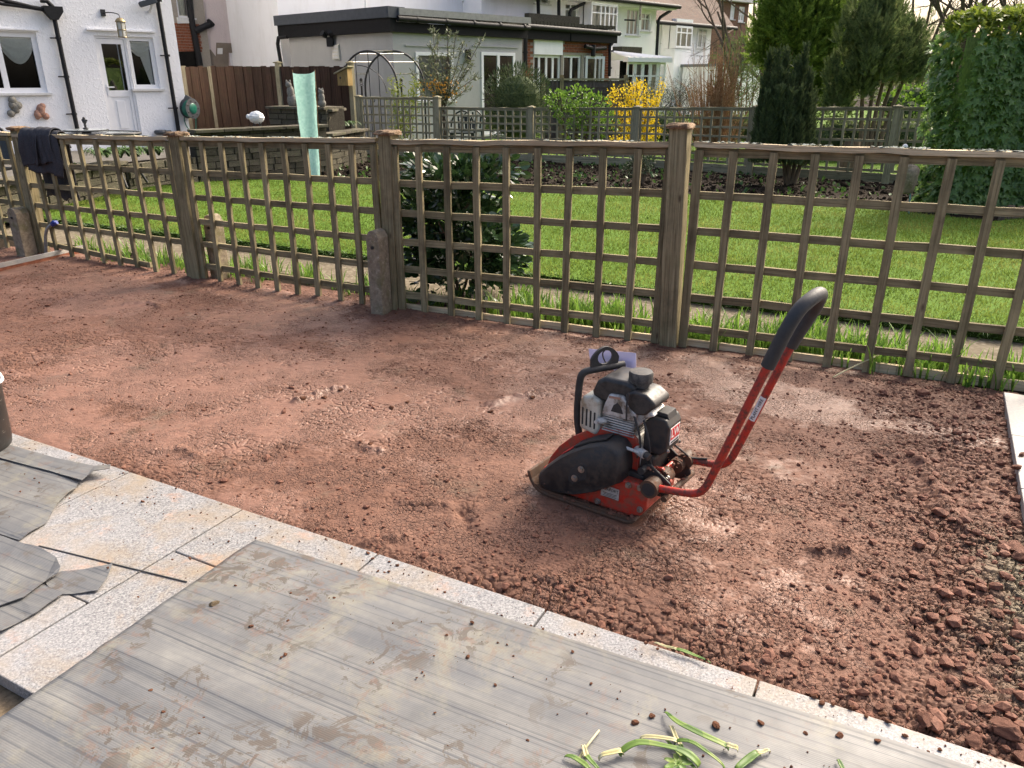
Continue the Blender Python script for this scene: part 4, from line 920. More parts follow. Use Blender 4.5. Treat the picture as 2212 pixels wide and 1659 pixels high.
def torn(label, pts, lift, group='torn pieces of ribbed sheet', z=.030, th=.0025):
    """outline in picture points on the slab plane; lift adds height at chosen corners"""
    P = [g(x, y, z) for x, y in pts]; loc = [SM.inverted() @ p for p in P]
    bm = bmesh.new(); vv = [bm.verts.new((p.x, p.y, z + lift.get(i, 0))) for i, p in enumerate(loc)]; bm.faces.new(vv)
    bmesh.ops.triangulate(bm, faces=bm.faces); bmesh.ops.subdivide_edges(bm, edges=bm.edges, cuts=2, use_grid_fill=True)
    for v in bm.verts: v.co.z += random.uniform(-.0008, .0008)
    bmesh.ops.recalc_face_normals(bm, faces=bm.faces)
    if sum(f.normal.z for f in bm.faces) < 0: bmesh.ops.reverse_faces(bm, faces=bm.faces)
    me_ = bpy.data.meshes.new('plastic_sheet'); bm.to_mesh(me_); bm.free(); o = link('plastic_sheet', me_, M['sheet'], None, SM); tag(o, label, 'plastic sheet', group)
    md = o.modifiers.new('solid', 'SOLIDIFY'); md.thickness = th; md.offset = 1
    return o
torn('torn strip of ribbed sheet with a curled tip, beside the black drum', [(-60, 960), (0, 955), (60, 973), (120, 990), (205, 1012), (242, 1018), (240, 1024), (205, 1028), (190, 1034), (178, 1044), (106, 1018), (0, 990), (-60, 978)], {5: .028, 6: .024, 7: .02, 8: .012, 4: .01, 9: .012}, z=.034)
torn('broad torn ribbed sheet with a ragged right edge under the torn strip', [(-60, 962), (20, 982), (105, 1012), (170, 1046), (165, 1058), (148, 1070), (123, 1094), (100, 1130), (62, 1155), (42, 1168), (10, 1158), (-60, 1135)], {3: .004, 4: .008, 5: .01, 6: .008, 8: .006}, z=.028)
torn('muddy ribbed sheet with a broken edge at the left picture border', [(-60, 1140), (0, 1157), (40, 1172), (85, 1182), (122, 1205), (133, 1232), (128, 1243), (100, 1258), (52, 1296), (-60, 1330)], {5: .012, 6: .010, 7: .006, 8: .008}, z=.030)
torn('smaller muddy sheet piece sticking out below the broken edge', [(-60, 1300), (30, 1285), (90, 1262), (138, 1286), (112, 1304), (82, 1326), (40, 1346), (4, 1369), (-60, 1386)], {3: .006, 4: .008, 5: .007, 7: .010}, z=.0265)
torn('small loose corner of ribbed sheet lying on the speckled slab', [(130, 1236), (180, 1231), (244, 1222), (232, 1250), (212, 1279), (160, 1284), (120, 1286), (100, 1262)], {2: .007, 3: .003, 4: .005}, z=.0245)
a, c = g(84, 1179, .024), g(404, 1257, .024); o = MB().bar(a, c, .0025, .004, (0, 0, 1)).build('plastic_strip', M['ink']); tag(o, 'thin dark strip lying across two granite slabs', 'plastic strip')

# crumbs on sheet and kerb
def crumbs(lst, label, group, z=.036):
    for x, y, s_ in lst: clod(x, y, s_, label, group, z=z, mat=M['dark_clod'], name='soil_crumb')
clod(463, 1306, .019, 'flat ragged clod of brown dirt alone on the sheet near the slab corner', z=.034, mat=M['dirt'], name='soil_crumb')
crumbs([(543, 1353, .009), (616, 1415, .008), (608, 1420, .006), (325, 1492, .008), (355, 1540, .009), (430, 1585, .006), (622, 1341, .006), (330, 1618, .006), (440, 1552, .005)], 'pea sized soil crumb on the left half of the large sheet', 'crumbs on the left of the sheet')
crumbs([(722, 1292, .007), (830, 1237, .007), (965, 1372, .006), (1010, 1420, .010), (1020, 1345, .008), (1237, 1408, .007), (1257, 1370, .006), (1140, 1600, .006), (940, 1540, .005), (1242, 1372, .006), (1070, 1480, .006), (900, 1465, .005)], 'small dark crumb on the middle of the large sheet', 'crumbs on the middle of the sheet')
crumbs([(1408, 1548, .012), (1372, 1562, .012), (1545, 1568, .016), (1643, 1562, .012), (1813, 1590, .013), (1895, 1602, .012), (1740, 1585, .008), (1420, 1402, .007), (1395, 1390, .007), (1527, 1425, .006)], 'brown soil lump on the right half of the large sheet', 'lumps on the right of the sheet')
crumbs([(795, 1195, .010), (840, 1235, .007), (805, 1207, .008), (858, 1222, .008), (1758, 1505, .011), (1775, 1520, .012), (1800, 1522, .008), (1840, 1530, .012), (1870, 1548, .008), (1905, 1545, .014), (1918, 1560, .012), (1955, 1590, .009), (2030, 1620, .008), (760, 1185, .006)], 'soil crumb spilled onto the granite kerb', 'crumbs on the kerb', .024)
nn = 1500; u = rng.uniform(-1.2, 3.0, nn); w_ = -np.abs(rng.normal(0, .22, nn)) - .01; k = rng.random(nn) < .45; u, w_ = u[k], w_[k]
pp = np.stack([K0.x + E1.x * u + E2.x * w_, K0.y + E1.y * u + E2.y * w_, np.where(w_ < -.2, .037, .0245)], -1); tv, tf = rock_template(5)
v, f = scatter(tv, tf, pp, frames(unit(len(pp)) + np.array([0, 0, 1.5])), rng.gamma(1.6, .0009, len(pp)) + .0008); stuff(tag(link('fine_grit', mesh_np('fine_grit', v, f), M['dark_clod']), 'fine dark grit sprinkled on kerb and sheet'))

# ------------------------------------------------------------------ pulled leaves
def cq(cx, cy): return (2000 + cx / 1.796) * .5486, (2100 + cy / 1.796) * .5486
def ribbon(pts, widths, z0=.040, arch=.02, fold=.25, n=18, pix=cq):
    P = [g(*pix(*p), z0) for p in pts]; k = len(P); out = MB(); W = []
    cl = smooth_pts(P, 3); m_ = len(cl)
    for i, p in enumerate(cl):
        t = i / (m_ - 1); fi = t * (k - 1); a = min(int(fi), k - 2); w = .78 * (widths[a] * (1 - (fi - a)) + widths[a + 1] * (fi - a))
        d = (cl[min(i + 1, m_ - 1)] - cl[max(i - 1, 0)]).normalized(); sd_ = Vector((-d.y, d.x, 0)).normalized(); zz = Vector((0, 0, .6 * arch * math.sin(math.pi * t) + .002 * math.sin(9 * t)))
        for a_ in (-1, -.5, 0, .5, 1): out.v.append(tuple(p + zz + sd_ * (a_ * w / 2) + Vector((0, 0, fold * w * abs(a_) * .6))))
    for i in range(m_ - 1):
        for j in range(4): out.f.append((i * 5 + j, i * 5 + j + 1, i * 5 + 6 + j, i * 5 + 5 + j))
    return out
def pulled(label, pts, widths, stem=None, **kw):
    t = thing('pulled_leaf', label, 'leaf', g(*cq(*pts[0]), .036), 'pulled leaves on the near sheet'); m = ribbon(pts, widths, **kw)
    o = m.build('blade', M['cut_leaf'], t, 60); o.modifiers.new('solid', 'SOLIDIFY').thickness = .0012
    if stem: o = ribbon(*stem, z0=kw.get('z0', .040), arch=kw.get('arch', .02) * .6, fold=.5).build('stem', M['cut_stem'], t, 60); o.modifiers.new('solid', 'SOLIDIFY').thickness = .0015
pulled('green pulled leaf bent downward to the right, topmost of the pile', [(1105, 1270), (1180, 1370), (1300, 1430), (1430, 1490), (1560, 1530)], [.004, .016, .022, .020, .018], ([(1540, 1522), (1580, 1535), (1622, 1545)], [.018, .018, .017]), arch=.03)
pulled('long leaf with a pale stem running left to lower right in the pile', [(1180, 1490), (1300, 1520), (1400, 1590), (1530, 1670)], [.014, .014, .012, .006], ([(935, 1465), (1080, 1475), (1200, 1493)], [.013, .015, .015]), arch=.035)
pulled('broadest arched leaf with a torn pale root end at the left of the pile', [(790, 1570), (870, 1540), (950, 1530), (1120, 1560), (1250, 1590), (1350, 1650)], [.018, .022, .022, .016, .028, .020], ([(645, 1605), (720, 1590), (810, 1565)], [.012, .018, .019]), arch=.04)
pulled('short cut leaf with a pink white end, right of the pile', [(1770, 1565), (1700, 1610), (1620, 1680)], [.020, .024, .018], ([(1850, 1545), (1810, 1552), (1765, 1568)], [.008, .014, .020]), arch=.012)
pulled('yellowing blanched leaf base left of the pile at the bottom', [(550, 1590), (580, 1630), (640, 1690)], [.016, .014, .01], ([(530, 1510), (545, 1560), (555, 1600)], [.010, .015, .016]), arch=.02)
pulled('dark green leaf tip at the bottom left of the pile', [(400, 1585), (470, 1605), (530, 1640), (580, 1690)], [.003, .016, .018, .01], arch=.014)
pulled('pale straight leaf stalk under the topmost leaf', [(1215, 1500), (1240, 1560), (1265, 1640)], [.014, .012, .008], ([(1150, 1370), (1185, 1450), (1222, 1520)], [.012, .014, .014]), arch=.012)
pulled('narrow green blade crossing under the pile', [(1090, 1445), (1150, 1510), (1220, 1580), (1330, 1680)], [.003, .010, .012, .008], arch=.01)
pulled('green and yellow blade lying on the granite kerb by the soil', [(1180, 825), (1270, 850), (1350, 880), (1430, 920)], [.012, .016, .010, .003], ([(1035, 780), (1100, 800), (1190, 828)], [.004, .012, .012]), z0=.030, arch=.006)
pulled('small curled leaf at the bottom edge far right of the pile', [(2330, 1610), (2350, 1640), (2370, 1690)], [.004, .014, .012], arch=.01)
o = MB().tube(smooth_pts([g(*cq(645, 1395), .042), g(*cq(600, 1450), .046), g(*cq(540, 1530), .04), g(*cq(500, 1600), .038)], 2), .0028, 6).build('root', M['cut_stem'], None, 50); tag(o, 'thin pale brown root curling above the blanched leaf base', 'root')
# leafy sprig at the bottom of the pile
sp = thing('leafy_sprig', 'small leafy sprig at the bottom of the pulled pile', 'sprig', g(*cq(1200, 1640), .036))
for k in range(7):
    a = k * .9; c0 = g(*cq(1200, 1640), .05); m = ribbon([(1200, 1640), (1200 + 60 * math.cos(a), 1640 + 45 * math.sin(a)), (1200 + 110 * math.cos(a), 1640 + 75 * math.sin(a))], [.006, .018, .002], z0=.045, arch=.012); m.build('leaf', M['cut_leaf'], sp, 60)

# ------------------------------------------------------------------ black drum at the left edge
p = g(-62, 972, .03); dr = thing('black_drum', 'scratched black drum standing on the torn sheet at the left edge', 'drum', p)
def drum_mat():
    t = T('scratched_drum'); c = t.coord(); n = t.noise(c, 14, 6, .7); base = t.ramp(n, [(.45, (.010, .010, .010)), (.62, (.022, .017, .014)), (.74, (.10, .045, .028))])
    s1 = t.ramp(t.noise(t.scale(c, (30, 30, 260)), 1, 2), [(.66, 0), (.70, .6)]); base = t.mix(s1, base, (.3, .28, .25)); return t.done(base, .45, t.bump(n, .3, .003))
m = MB(); m.lathe([(.135, 0), (.148, .012), (.152, .04), (.158, .20), (.165, .36), (.172, .365), (.172, .385), (.160, .385), (.155, .36), (.145, .05), (.10, .03)], Matrix.Translation(p), 40); M['drum'] = drum_mat(); m.build('barrel', M['drum'], dr, 40)
m = MB(); m.tube(smooth_pts([p + Vector((.165, -.03, .33)), p + Vector((.187, -.02, .30)), p + Vector((.188, .03, .30)), p + Vector((.165, .04, .33))], 2), .007, 8); m.build('rope_handle', M['white'], dr, 50)

# ------------------------------------------------------------------ jacket over the first panel
jk = thing('jacket', 'charcoal jacket draped over the top of the leaning trellis panel', 'jacket', fp(.45, 0, .95))
def nz1(a, b, s_): return float(fbm(np.array([a]), np.array([b]), 3, s_)[0] - .5)
def drape(u0, u1, top, Lf, Lb, seed, nu=34, nv=50, lift=0., skew=0.):
    m = MB(); over = .05
    for j in range(nv + 1):
        for i in range(nu + 1):
            a = i / nu; hf = Lf * (1 + .28 * nz1(a * 3.1, seed * 1.7, seed + 3)) ; hb = Lb * (1 + .4 * nz1(a * 3.1, seed * .7, seed + 6))
            v = j / nv * (hf + hb + 2 * over) - hb - over; hang = max(0, abs(v) - over); k = min(1, hang / .10)
            fold = (math.sin(a * 13 + seed + 3.5 * nz1(a * 2, v * 2.5, seed)) * .016 + nz1(a * 6 + 2, v * 5, seed + 1) * .06) * (.35 + .65 * k)
            u = u0 + (u1 - u0) * a + nz1(a * 2, v * 4, seed + 2) * .06 + skew * hang
            if abs(v) <= over: th_ = v / over * math.pi / 2; d = -(.040 + lift) * math.sin(th_); z = top + (.030 + lift) * math.cos(th_) + fold * .5
            else: d = (-(.044 + lift) if v > 0 else .044 + lift) - (abs(fold) + fold * .5) * (1 if v > 0 else -.7); z = top - hang
            m.v.append(tuple(fp(u, d, z)))
    for j in range(nv):
        for i in range(nu): k = j * (nu + 1) + i; m.f.append((k, k + 1, k + nu + 2, k + nu + 1))
    return m
o = drape(.17, .62, 1.035, .31, .52, 3).build('body', M['jacket'], jk, 80); o.modifiers.new('solid', 'SOLIDIFY').thickness = .006
o = drape(.17, .40, 1.040, .25, .20, 8, 24, 44, .008, -.05).build('sleeve', M['jacket'], jk, 80); o.modifiers.new('solid', 'SOLIDIFY').thickness = .008
o = drape(.34, .56, 1.042, .22, .12, 14, 24, 44, .014, .10).build('hood', M['jacket'], jk, 80); o.modifiers.new('solid', 'SOLIDIFY').thickness = .008
# grey hose rising with a blue tap
hp = g(100, 556); hs = thing('water_pipe', 'bent grey pipe with a blue end beside the leftmost post', 'pipe', hp)
top = at(115, 483, hp.y - .02); m = MB(); m.tube(smooth_pts([hp, at(99, 530, hp.y), at(98, 505, hp.y - .01), at(104, 490, hp.y - .015), top], 2), .013, 10); m.build('pipe', M['grey_pipe'], hs, 50)
m = MB(); m.tube([top - Vector((.012, 0, .008)), top + Vector((.035, 0, .012))], [.022, .018], 10); m.ball(top + Vector((.012, -.012, .010)), (.022, .018, .02)); m.build('blue_end', M['blue'], hs, 50)
# ------------------------------------------------------------------ houses
class Wall:
    def __init__(s, x, Y, ang, y=175):
        s.o = at(x, y, Y); s.d = Vector((math.cos(R(ang)), math.sin(R(ang)), 0)); s.n = Vector((s.d.y, -s.d.x, 0))
        if s.n.dot(EYE - s.o) < 0: s.n = -s.n
    def shift(s, dep): w = Wall.__new__(Wall); w.o = s.o + s.n * dep; w.d = s.d; w.n = s.n; return w
    def uv(s, x, y):
        r_ = ray(x, y); t = (s.o - EYE).dot(s.n) / r_.dot(s.n); p = EYE + r_ * t; return (p - s.o).dot(s.d), p.z
    def rect(s, x0, y0, x1, y1):
        xm, ym = (x0 + x1) / 2, (y0 + y1) / 2; ua, ub = s.uv(x0, ym)[0], s.uv(x1, ym)[0]; za, zb = s.uv(xm, y1)[1], s.uv(xm, y0)[1]
        return min(ua, ub), max(ua, ub), min(za, zb), max(za, zb)
    def P(s, u, z, dep=0.): p = s.o + s.d * u + s.n * dep; p.z = z; return p
    def box(s, m, u0, u1, z0, z1, d0, d1):
        q = [s.P(u0, 0, d0), s.P(u1, 0, d0), s.P(u1, 0, d1), s.P(u0, 0, d1)]
        lo = [Vector((p.x, p.y, z0)) for p in q]; hi = [Vector((p.x, p.y, z1)) for p in q]
        if (lo[1] - lo[0]).cross(lo[2] - lo[1]).z < 0: lo.reverse(); hi.reverse()
        return m.hexa(lo + hi)
    def face(s, m, u0, u1, z0, z1, holes=(), rev=.12, thick=.25):
        us = sorted({u0, u1, *[min(max(h[i], u0), u1) for h in holes for i in (0, 1)]}); zs = sorted({z0, z1, *[min(max(h[i], z0), z1) for h in holes for i in (2, 3)]})
        for a, b in zip(us[:-1], us[1:]):
            for c, e in zip(zs[:-1], zs[1:]):
                if any(h[0] <= (a + b) / 2 <= h[1] and h[2] <= (c + e) / 2 <= h[3] for h in holes): continue
                m.add([s.P(a, c), s.P(b, c), s.P(b, e), s.P(a, e)], [(0, 1, 2, 3)])
        for a, b, c, e in holes:
            for q in (((a, c), (a, e)), ((b, c), (b, e)), ((a, c), (b, c)), ((a, e), (b, e))):
                (p, r_), (p2, r2) = q; m.add([s.P(p, r_), s.P(p2, r2), s.P(p2, r2, -rev), s.P(p, r_, -rev)], [(0, 1, 2, 3)])
        m.add([s.P(u0, z0, -thick), s.P(u0, z1, -thick), s.P(u0, z1), s.P(u0, z0)], [(0, 1, 2, 3)]); m.add([s.P(u1, z0), s.P(u1, z1), s.P(u1, z1, -thick), s.P(u1, z0, -thick)], [(0, 1, 2, 3)])
        m.add([s.P(u0, z1), s.P(u1, z1), s.P(u1, z1, -thick), s.P(u0, z1, -thick)], [(0, 1, 2, 3)])
        return m
def window(par, w, r_, mull=(), trans=None, fw=.06, dep=-.05, sill=.06, curtain=None, room=True, name='window', label=None, swag=None):
    u0, u1, z0, z1 = r_; m = MB()
    w.box(m, u0, u0 + fw, z0, z1, dep - .05, dep); w.box(m, u1 - fw, u1, z0, z1, dep - .05, dep); w.box(m, u0 + fw, u1 - fw, z1 - fw, z1, dep - .05, dep); w.box(m, u0 + fw, u1 - fw, z0, z0 + fw, dep - .05, dep)
    cuts = [u0 + fw] + [u0 + (u1 - u0) * k for k in mull] + [u1 - fw]; cz = [z0 + fw] + ([z0 + (z1 - z0) * trans] if trans else []) + [z1 - fw]
    for c in cuts[1:-1]: w.box(m, c - fw * .55, c + fw * .55, z0 + fw, z1 - fw, dep - .045, dep - .004)
    for c in cz[1:-1]: w.box(m, u0 + fw, u1 - fw, c - fw * .4, c + fw * .4, dep - .043, dep - .006)
    wd = m.build(name, M['pvc'], par)
    if label: wd['label'] = label
    for i, (a, b) in enumerate(zip(cuts[:-1], cuts[1:])):
        for c, e in zip(cz[:-1], cz[1:]):
            q = fw * .3; m = MB(); m.add([w.P(a + q, c + q, dep - .025), w.P(b - q, c + q, dep - .025), w.P(b - q, e - q, dep - .025), w.P(a + q, e - q, dep - .025)], [(0, 1, 2, 3)]); m.build('pane', M['glass'], wd)
    if sill:
        m = MB(); w.box(m, u0 - .06, u1 + .06, z0 - .045, z0 - .004, dep, sill); m.build('sill', M['stone_sill'], wd)
    if room:
        m = MB(); m.add([w.P(u0 - .05, z0 - .05, dep - .35), w.P(u1 + .05, z0 - .05, dep - .35), w.P(u1 + .05, z1 + .05, dep - .35), w.P(u0 - .05, z1 + .05, dep - .35)], [(0, 1, 2, 3)]); m.build('room', M['dark_room'], wd)
    if curtain:
        m = MB(); n = 24
        for i in range(n + 1):
            a = u0 + (u1 - u0) * i / n; d_ = dep - .14 + .025 * math.sin(i * 1.9)
            for z in (z0 + (z1 - z0) * curtain[0], z1): m.v.append(tuple(w.P(a, z, d_)))
        for i in range(n): m.f.append((2 * i, 2 * i + 2, 2 * i + 3, 2 * i + 1))
        m.build('curtain', M[curtain[1]], wd, 80)
    if swag:
        for (a, b, zt, dz, tail) in swag:
            m = MB(); n, k = 16, 8
            for j in range(k + 1):
                for i in range(n + 1):
                    t = i / n; dr = math.sin(math.pi * t) ** .8; v = j / k
                    m.v.append(tuple(w.P(a + (b - a) * t, zt - v * dz * (.45 + .55 * dr) - .012 * math.sin(v * 20), dep - .07 + .015 * math.sin(v * 18))))
            for j in range(k):
                for i in range(n): q = j * (n + 1) + i; m.f.append((q, q + 1, q + n + 2, q + n + 1))
            if tail:
                bq = len(m.v)
                for j in range(9):
                    for i in range(5): v = j / 8; t = i / 4; m.v.append(tuple(w.P(b - (b - a) * (.52 * (1 - v) + .10) * (1 - t) - .01, zt - .1 - v * tail, dep - .09 + .012 * math.sin(i * 2.5))))
                for j in range(8):
                    for i in range(4): q = bq + j * 5 + i; m.f.append((q, q + 1, q + 6, q + 5))
            m.build('swag_curtain', M['curtain'], wd, 80)
    return wd
def pipe(par, w, pts, r, dep=.07, mat='black_pvc', name='pipe', n=10, brackets=0):
    P = []
    for x, y in pts: u, z = w.uv(x, y); P.append(w.P(u, z, dep))
    m = MB(); m.tube(P, r, n); o = m.build(name, M[mat], par, 50)
    for k in range(brackets):
        q = P[0].lerp(P[-1], (k + .5) / brackets); m = MB(); m.tube([q - Vector((0, 0, .02)), q + Vector((0, 0, .02))], r * 1.25, n); m.tube([q, q - w.d * .14 - w.n * .03], .012, 6); m.build('bracket', M[mat], o, 50)
    return o

# ---- white roughcast house on the left
W1 = Wall(240, 16.7, 44)
uc = (W1.uv(380, 100)[0] + W1.uv(405, 220)[0]) / 2
h1 = thing('white_house', 'white roughcast house at the left with black downpipes and a glazed back door', 'house', W1.P(-1, .1))
rw = W1.rect(-60, 72, 90, 197); u1w = (W1.uv(77, 71)[0] + W1.uv(103, 196)[0]) / 2; rw = (u1w - 2.3, u1w, W1.uv(88, 200)[1], W1.uv(70, 70)[1])
zt = W1.uv(250, 78)[1]; ud0 = (W1.uv(203, 85)[0] + W1.uv(228, 215)[0]) / 2; ud1 = (W1.uv(272, 80)[0] + W1.uv(300, 250)[0]) / 2; uw1 = (W1.uv(331, 78)[0] + W1.uv(346, 190)[0]) / 2; zs = W1.uv(325, 191)[1]
door_r = (ud0, ud1, .30, zt); win_r = (ud1 + .001, uw1, zs, zt)
m = MB(); W1.face(m, -9, uc, .0, 7.0, [rw, (ud0, ud1, .30, zt), (ud1, uw1, zs, zt)], .10, 6.0); m.build('wall', M['roughcast'], h1)
window(h1, W1, rw, (.12, .42, .715), fw=.085, label='large white casement window with swag curtains', swag=[(rw[0] + 1.70, rw[1] - .08, rw[3] - .06, .48, 0), (rw[0] + .98, rw[0] + 1.62, rw[3] - .06, .55, 0), (rw[0] + .3, rw[0] + .95, rw[3] - .06, .5, 0)])
window(h1, W1, win_r, fw=.075, label='narrow white side window with a curtain beside the door', swag=[(win_r[0] + .08, win_r[1] - .06, win_r[3] - .08, .28, .85)])
# door
m = MB(); fw = .045
W1.box(m, ud0, ud0 + fw, .30, zt, -.09, -.03); W1.box(m, ud1 - fw, ud1, .30, zt, -.09, -.03); W1.box(m, ud0 + fw, ud1 - fw, zt - fw, zt, -.09, -.03)
dz = zt - .30; a, b_ = ud0 + fw + .004, ud1 - fw - .004; gz0, gz1 = .30 + dz * .49, zt - fw - .10
for q in ((a, a + .075, .31, zt - fw - .004), (b_ - .055, b_, .31, zt - fw - .004), (a + .075, b_ - .055, gz1, zt - fw - .004), (a + .075, b_ - .055, gz0 - .12, gz0), (a + .075, b_ - .055, .31, .45)): W1.box(m, *q, -.085, -.045)
dr1 = m.build('door', M['pvc'], h1); dr1['label'] = 'white half glazed back door'
m = MB(); W1.box(m, a + .075, b_ - .055, .45, gz0 - .12, -.08, -.062); m.build('panel', M['pvc'], dr1)
m = MB(); W1.box(m, a + .17, b_ - .17, .53, gz0 - .20, -.0615, -.048); m.build('raised_panel', M['pvc'], dr1, None, .012)
m = MB(); m.add([W1.P(a + .075, gz0, -.065), W1.P(b_ - .055, gz0, -.065), W1.P(b_ - .055, gz1, -.065), W1.P(a + .075, gz1, -.065)], [(0, 1, 2, 3)]); m.build('pane', M['glass'], dr1)
m = MB(); m.add([W1.P(ud0, .3, -.6), W1.P(ud1, .3, -.6), W1.P(ud1, zt, -.6), W1.P(ud0, zt, -.6)], [(0, 1, 2, 3)]); m.build('room', M['dark_room'], dr1)
m = MB(); W1.box(m, a + .03, a + .065, gz0 - .10, gz0 + .12, -.044, -.03); W1.box(m, a + .04, a + .17, gz0 + .05, gz0 + .075, -.030, -.0); m.build('handle', M['pvc'], dr1)
m = MB(); W1.box(m, ud0 - .12, uw1 + .05, zt + .09, zt + .12, -.01, .06); m.build('drip_moulding', M['roughcast'], h1)
m = MB(); W1.box(m, rw[0], rw[1] + .05, rw[3] + .03, rw[3] + .055, -.01, .05); m.build('drip_moulding', M['roughcast'], h1)
# plumbing
pipe(h1, W1, [(115, 40), (166, 285)], .042, name='downpipe', brackets=3); pipe(h1, W1, [(332, -60), (338, 5), (384, 288)], .042, name='downpipe', brackets=3)
uh, zh = W1.uv(113, 36); m = MB(); q = [(-.16, .17), (.16, .17), (.16, .08), (.05, -.06), (-.05, -.06), (-.16, .08)]
m.add([W1.P(uh + x, zh + z, .02) for x, z in q] + [W1.P(uh + x, zh + z, .18) for x, z in q], [(0, 1, 2, 3, 4, 5), (11, 10, 9, 8, 7, 6)] + [(i, i + 6, (i + 1) % 6 + 6, (i + 1) % 6) for i in range(6)]); m.build('hopper', M['black_pvc'], h1)
pipe(h1, W1, [(-60, -12), (0, 0), (70, 17), (100, 22), (112, 30)], .035, .10, name='gutter_pipe'); pipe(h1, W1, [(-60, -4), (0, 9), (60, 17), (88, 22), (100, 28)], .03, .10, name='gutter_pipe'); pipe(h1, W1, [(84, 2), (98, 3), (110, 15), (118, 28)], .04, .10, name='waste_pipe')
# lantern on a bracket
ul, zl = W1.uv(247, 52); lt = thing('wall_lantern', 'brass hanging lantern above the white back door', 'lantern', W1.P(ul, zl - .2, .3))
pl = W1.P(ul, zl, .35); ub_, zb_ = W1.uv(222, 29)
m = MB(); m.tube(smooth_pts([W1.P(ub_, zb_, .0), W1.P(ub_ + .06, zb_ + .02, .15), W1.P(ul - .03, zb_ - .01, .33), pl + Vector((0, 0, .14))], 2), .010, 6); m.tube([pl + Vector((0, 0, .14)), pl + Vector((0, 0, .07))], .006, 6); W1.box(m, ub_ - .04, ub_ + .04, zb_ - .05, zb_ + .07, 0, .04); m.build('bracket', M['iron'], lt, 50)
m = MB(); m.lathe([(.01, .10), (.05, .09), (.085, .05), (.10, .03), (.10, .02)], Matrix.Translation(pl), 14); m.build('roof', M['brass'], lt, 50)
m = MB(); m.lathe([(.07, -.24), (.07, .02)], Matrix.Translation(pl), 12); m.build('globe', M['frost'], lt, 50)
m = MB()
for k in range(6): an_ = k * math.pi / 3; e = Vector((math.cos(an_) * .082, math.sin(an_) * .082, 0)); m.tube([pl + e + Vector((0, 0, -.25)), pl + e + Vector((0, 0, .02))], .007, 5)
for z in (-.25, -.12, .02): m.tube([pl + Vector((math.cos(k * math.pi / 6) * .082, math.sin(k * math.pi / 6) * .082, z)) for k in range(12)], .007, 5, close=True)
m.build('cage', M['brass'], lt, 50)
# camera
uq, zq = W1.uv(316, 8); p = W1.P(uq, zq, .18); cv = thing('security_camera', 'security camera under the top edge of the white house wall', 'camera', p)
m = MB(); m.bar(p + Vector((-.16, -.10, -.04)), p + Vector((.12, .05, .06)), .10, .12); m.build('housing', M['grey_plastic'], cv, None, .01); m = MB(); m.tube([p + Vector((-.165, -.103, -.042)), p + Vector((-.15, -.09, -.035))], .04, 12); m.build('lens', M['ink'], cv, 50)
m = MB(); m.tube([p + Vector((.05, .02, .0)), W1.P(uq + .02, zq - .14, .06), W1.P(uq + .02, zq - .14, 0)], .025, 8); m.build('mount', M['white'], cv, 50)
# hose reel
uq, zq = W1.uv(404, 234); p = W1.P(uq, zq, .16); hr = thing('hose_reel', 'round green and grey hose reel on the corner of the white house', 'hose reel', p)
Q = Matrix.Translation(p) @ W1.n.to_track_quat('Z', 'Y').to_matrix().to_4x4() @ Matrix.Rotation(R(25), 4, 'Y')
m = MB(); m.lathe([(.05, -.10), (.20, -.10), (.20, -.085), (.12, -.08), (.12, .06), (.20, .065), (.21, .08), (.05, .085)], Q, 24); m.build('drum', M['grey_plastic'], hr, 40)
m = MB(); m.lathe([(.12, -.075), (.175, -.07), (.18, -.01), (.175, .05), (.12, .055)], Q, 24); m.build('hose_coil', M['hose_green'], hr, 40)
m = MB(); m.lathe([(.02, .084), (.11, .086), (.10, .094), (.02, .095)], Q, 20); m.build('hub', M['hose_green'], hr, 40)
for k in range(7):
    m = MB(); a_ = k * 2 * math.pi / 7; m.ball((.16 * math.cos(a_), .16 * math.sin(a_), .083), (.030, .022, .004), Q @ Matrix.Rotation(0, 4, 'Z'), 8, 6); m.build('slot', M['ink'], hr)
m = MB(); m.tube(smooth_pts([p + Vector((-.12, -.05, -.1)), p + Vector((-.16, -.02, -.3)), p + Vector((-.05, -.02, -.48)), p + Vector((.06, -.02, -.50)), p + Vector((.10, -.02, -.2))], 2), .012, 8); m.build('loose_hose', M['hose_green'], hr, 50)
m = MB(); m.prism([(-.20, .05), (-.05, .28), (.06, .22), (.0, .0)], -.03, .03, Matrix.Translation(p) @ Matrix.Rotation(R(44), 4, 'Z')); m.build('carrier', M['grey_plastic'], hr, None, .01)
# plaques and small wall items
for x, y, lb, mt in ((30, 231, 'grey oval face plaque on the white wall under the window', 'statue'), (87, 239, 'terracotta relief plaque on the white wall nearer the downpipe', 'terracotta')):
    uq, zq = W1.uv(x, y); p = W1.P(uq, zq, .03); m = MB(); r2 = random.Random(x)
    for k in range(9): m.ball(p + W1.d * r2.uniform(-.09, .09) + Vector((0, 0, r2.uniform(-.12, .12))), (r2.uniform(.04, .075),) * 3, None, 8, 6)
    m.ball(p, (.08, .05, .12), None, 10, 8); tag(m.build('wall_plaque', M[mt], None, 60), lb, 'plaque', 'plaques on the white wall')
uq, zq = W1.uv(345, 285); p = W1.P(uq, zq, .06); m = MB(); m.lathe([(.10, -.05), (.13, -.02), (.13, .02), (.11, .04), (.06, .045)], Matrix.Translation(p), 18); m.tube([p, p + W1.d * .22], .03, 8); tag(m.build('wall_fitting', M['grey_plastic'], None, 50), 'small dark round fitting low on the white wall below the side window', 'light fitting')  # small dark round fitting, not a lamp

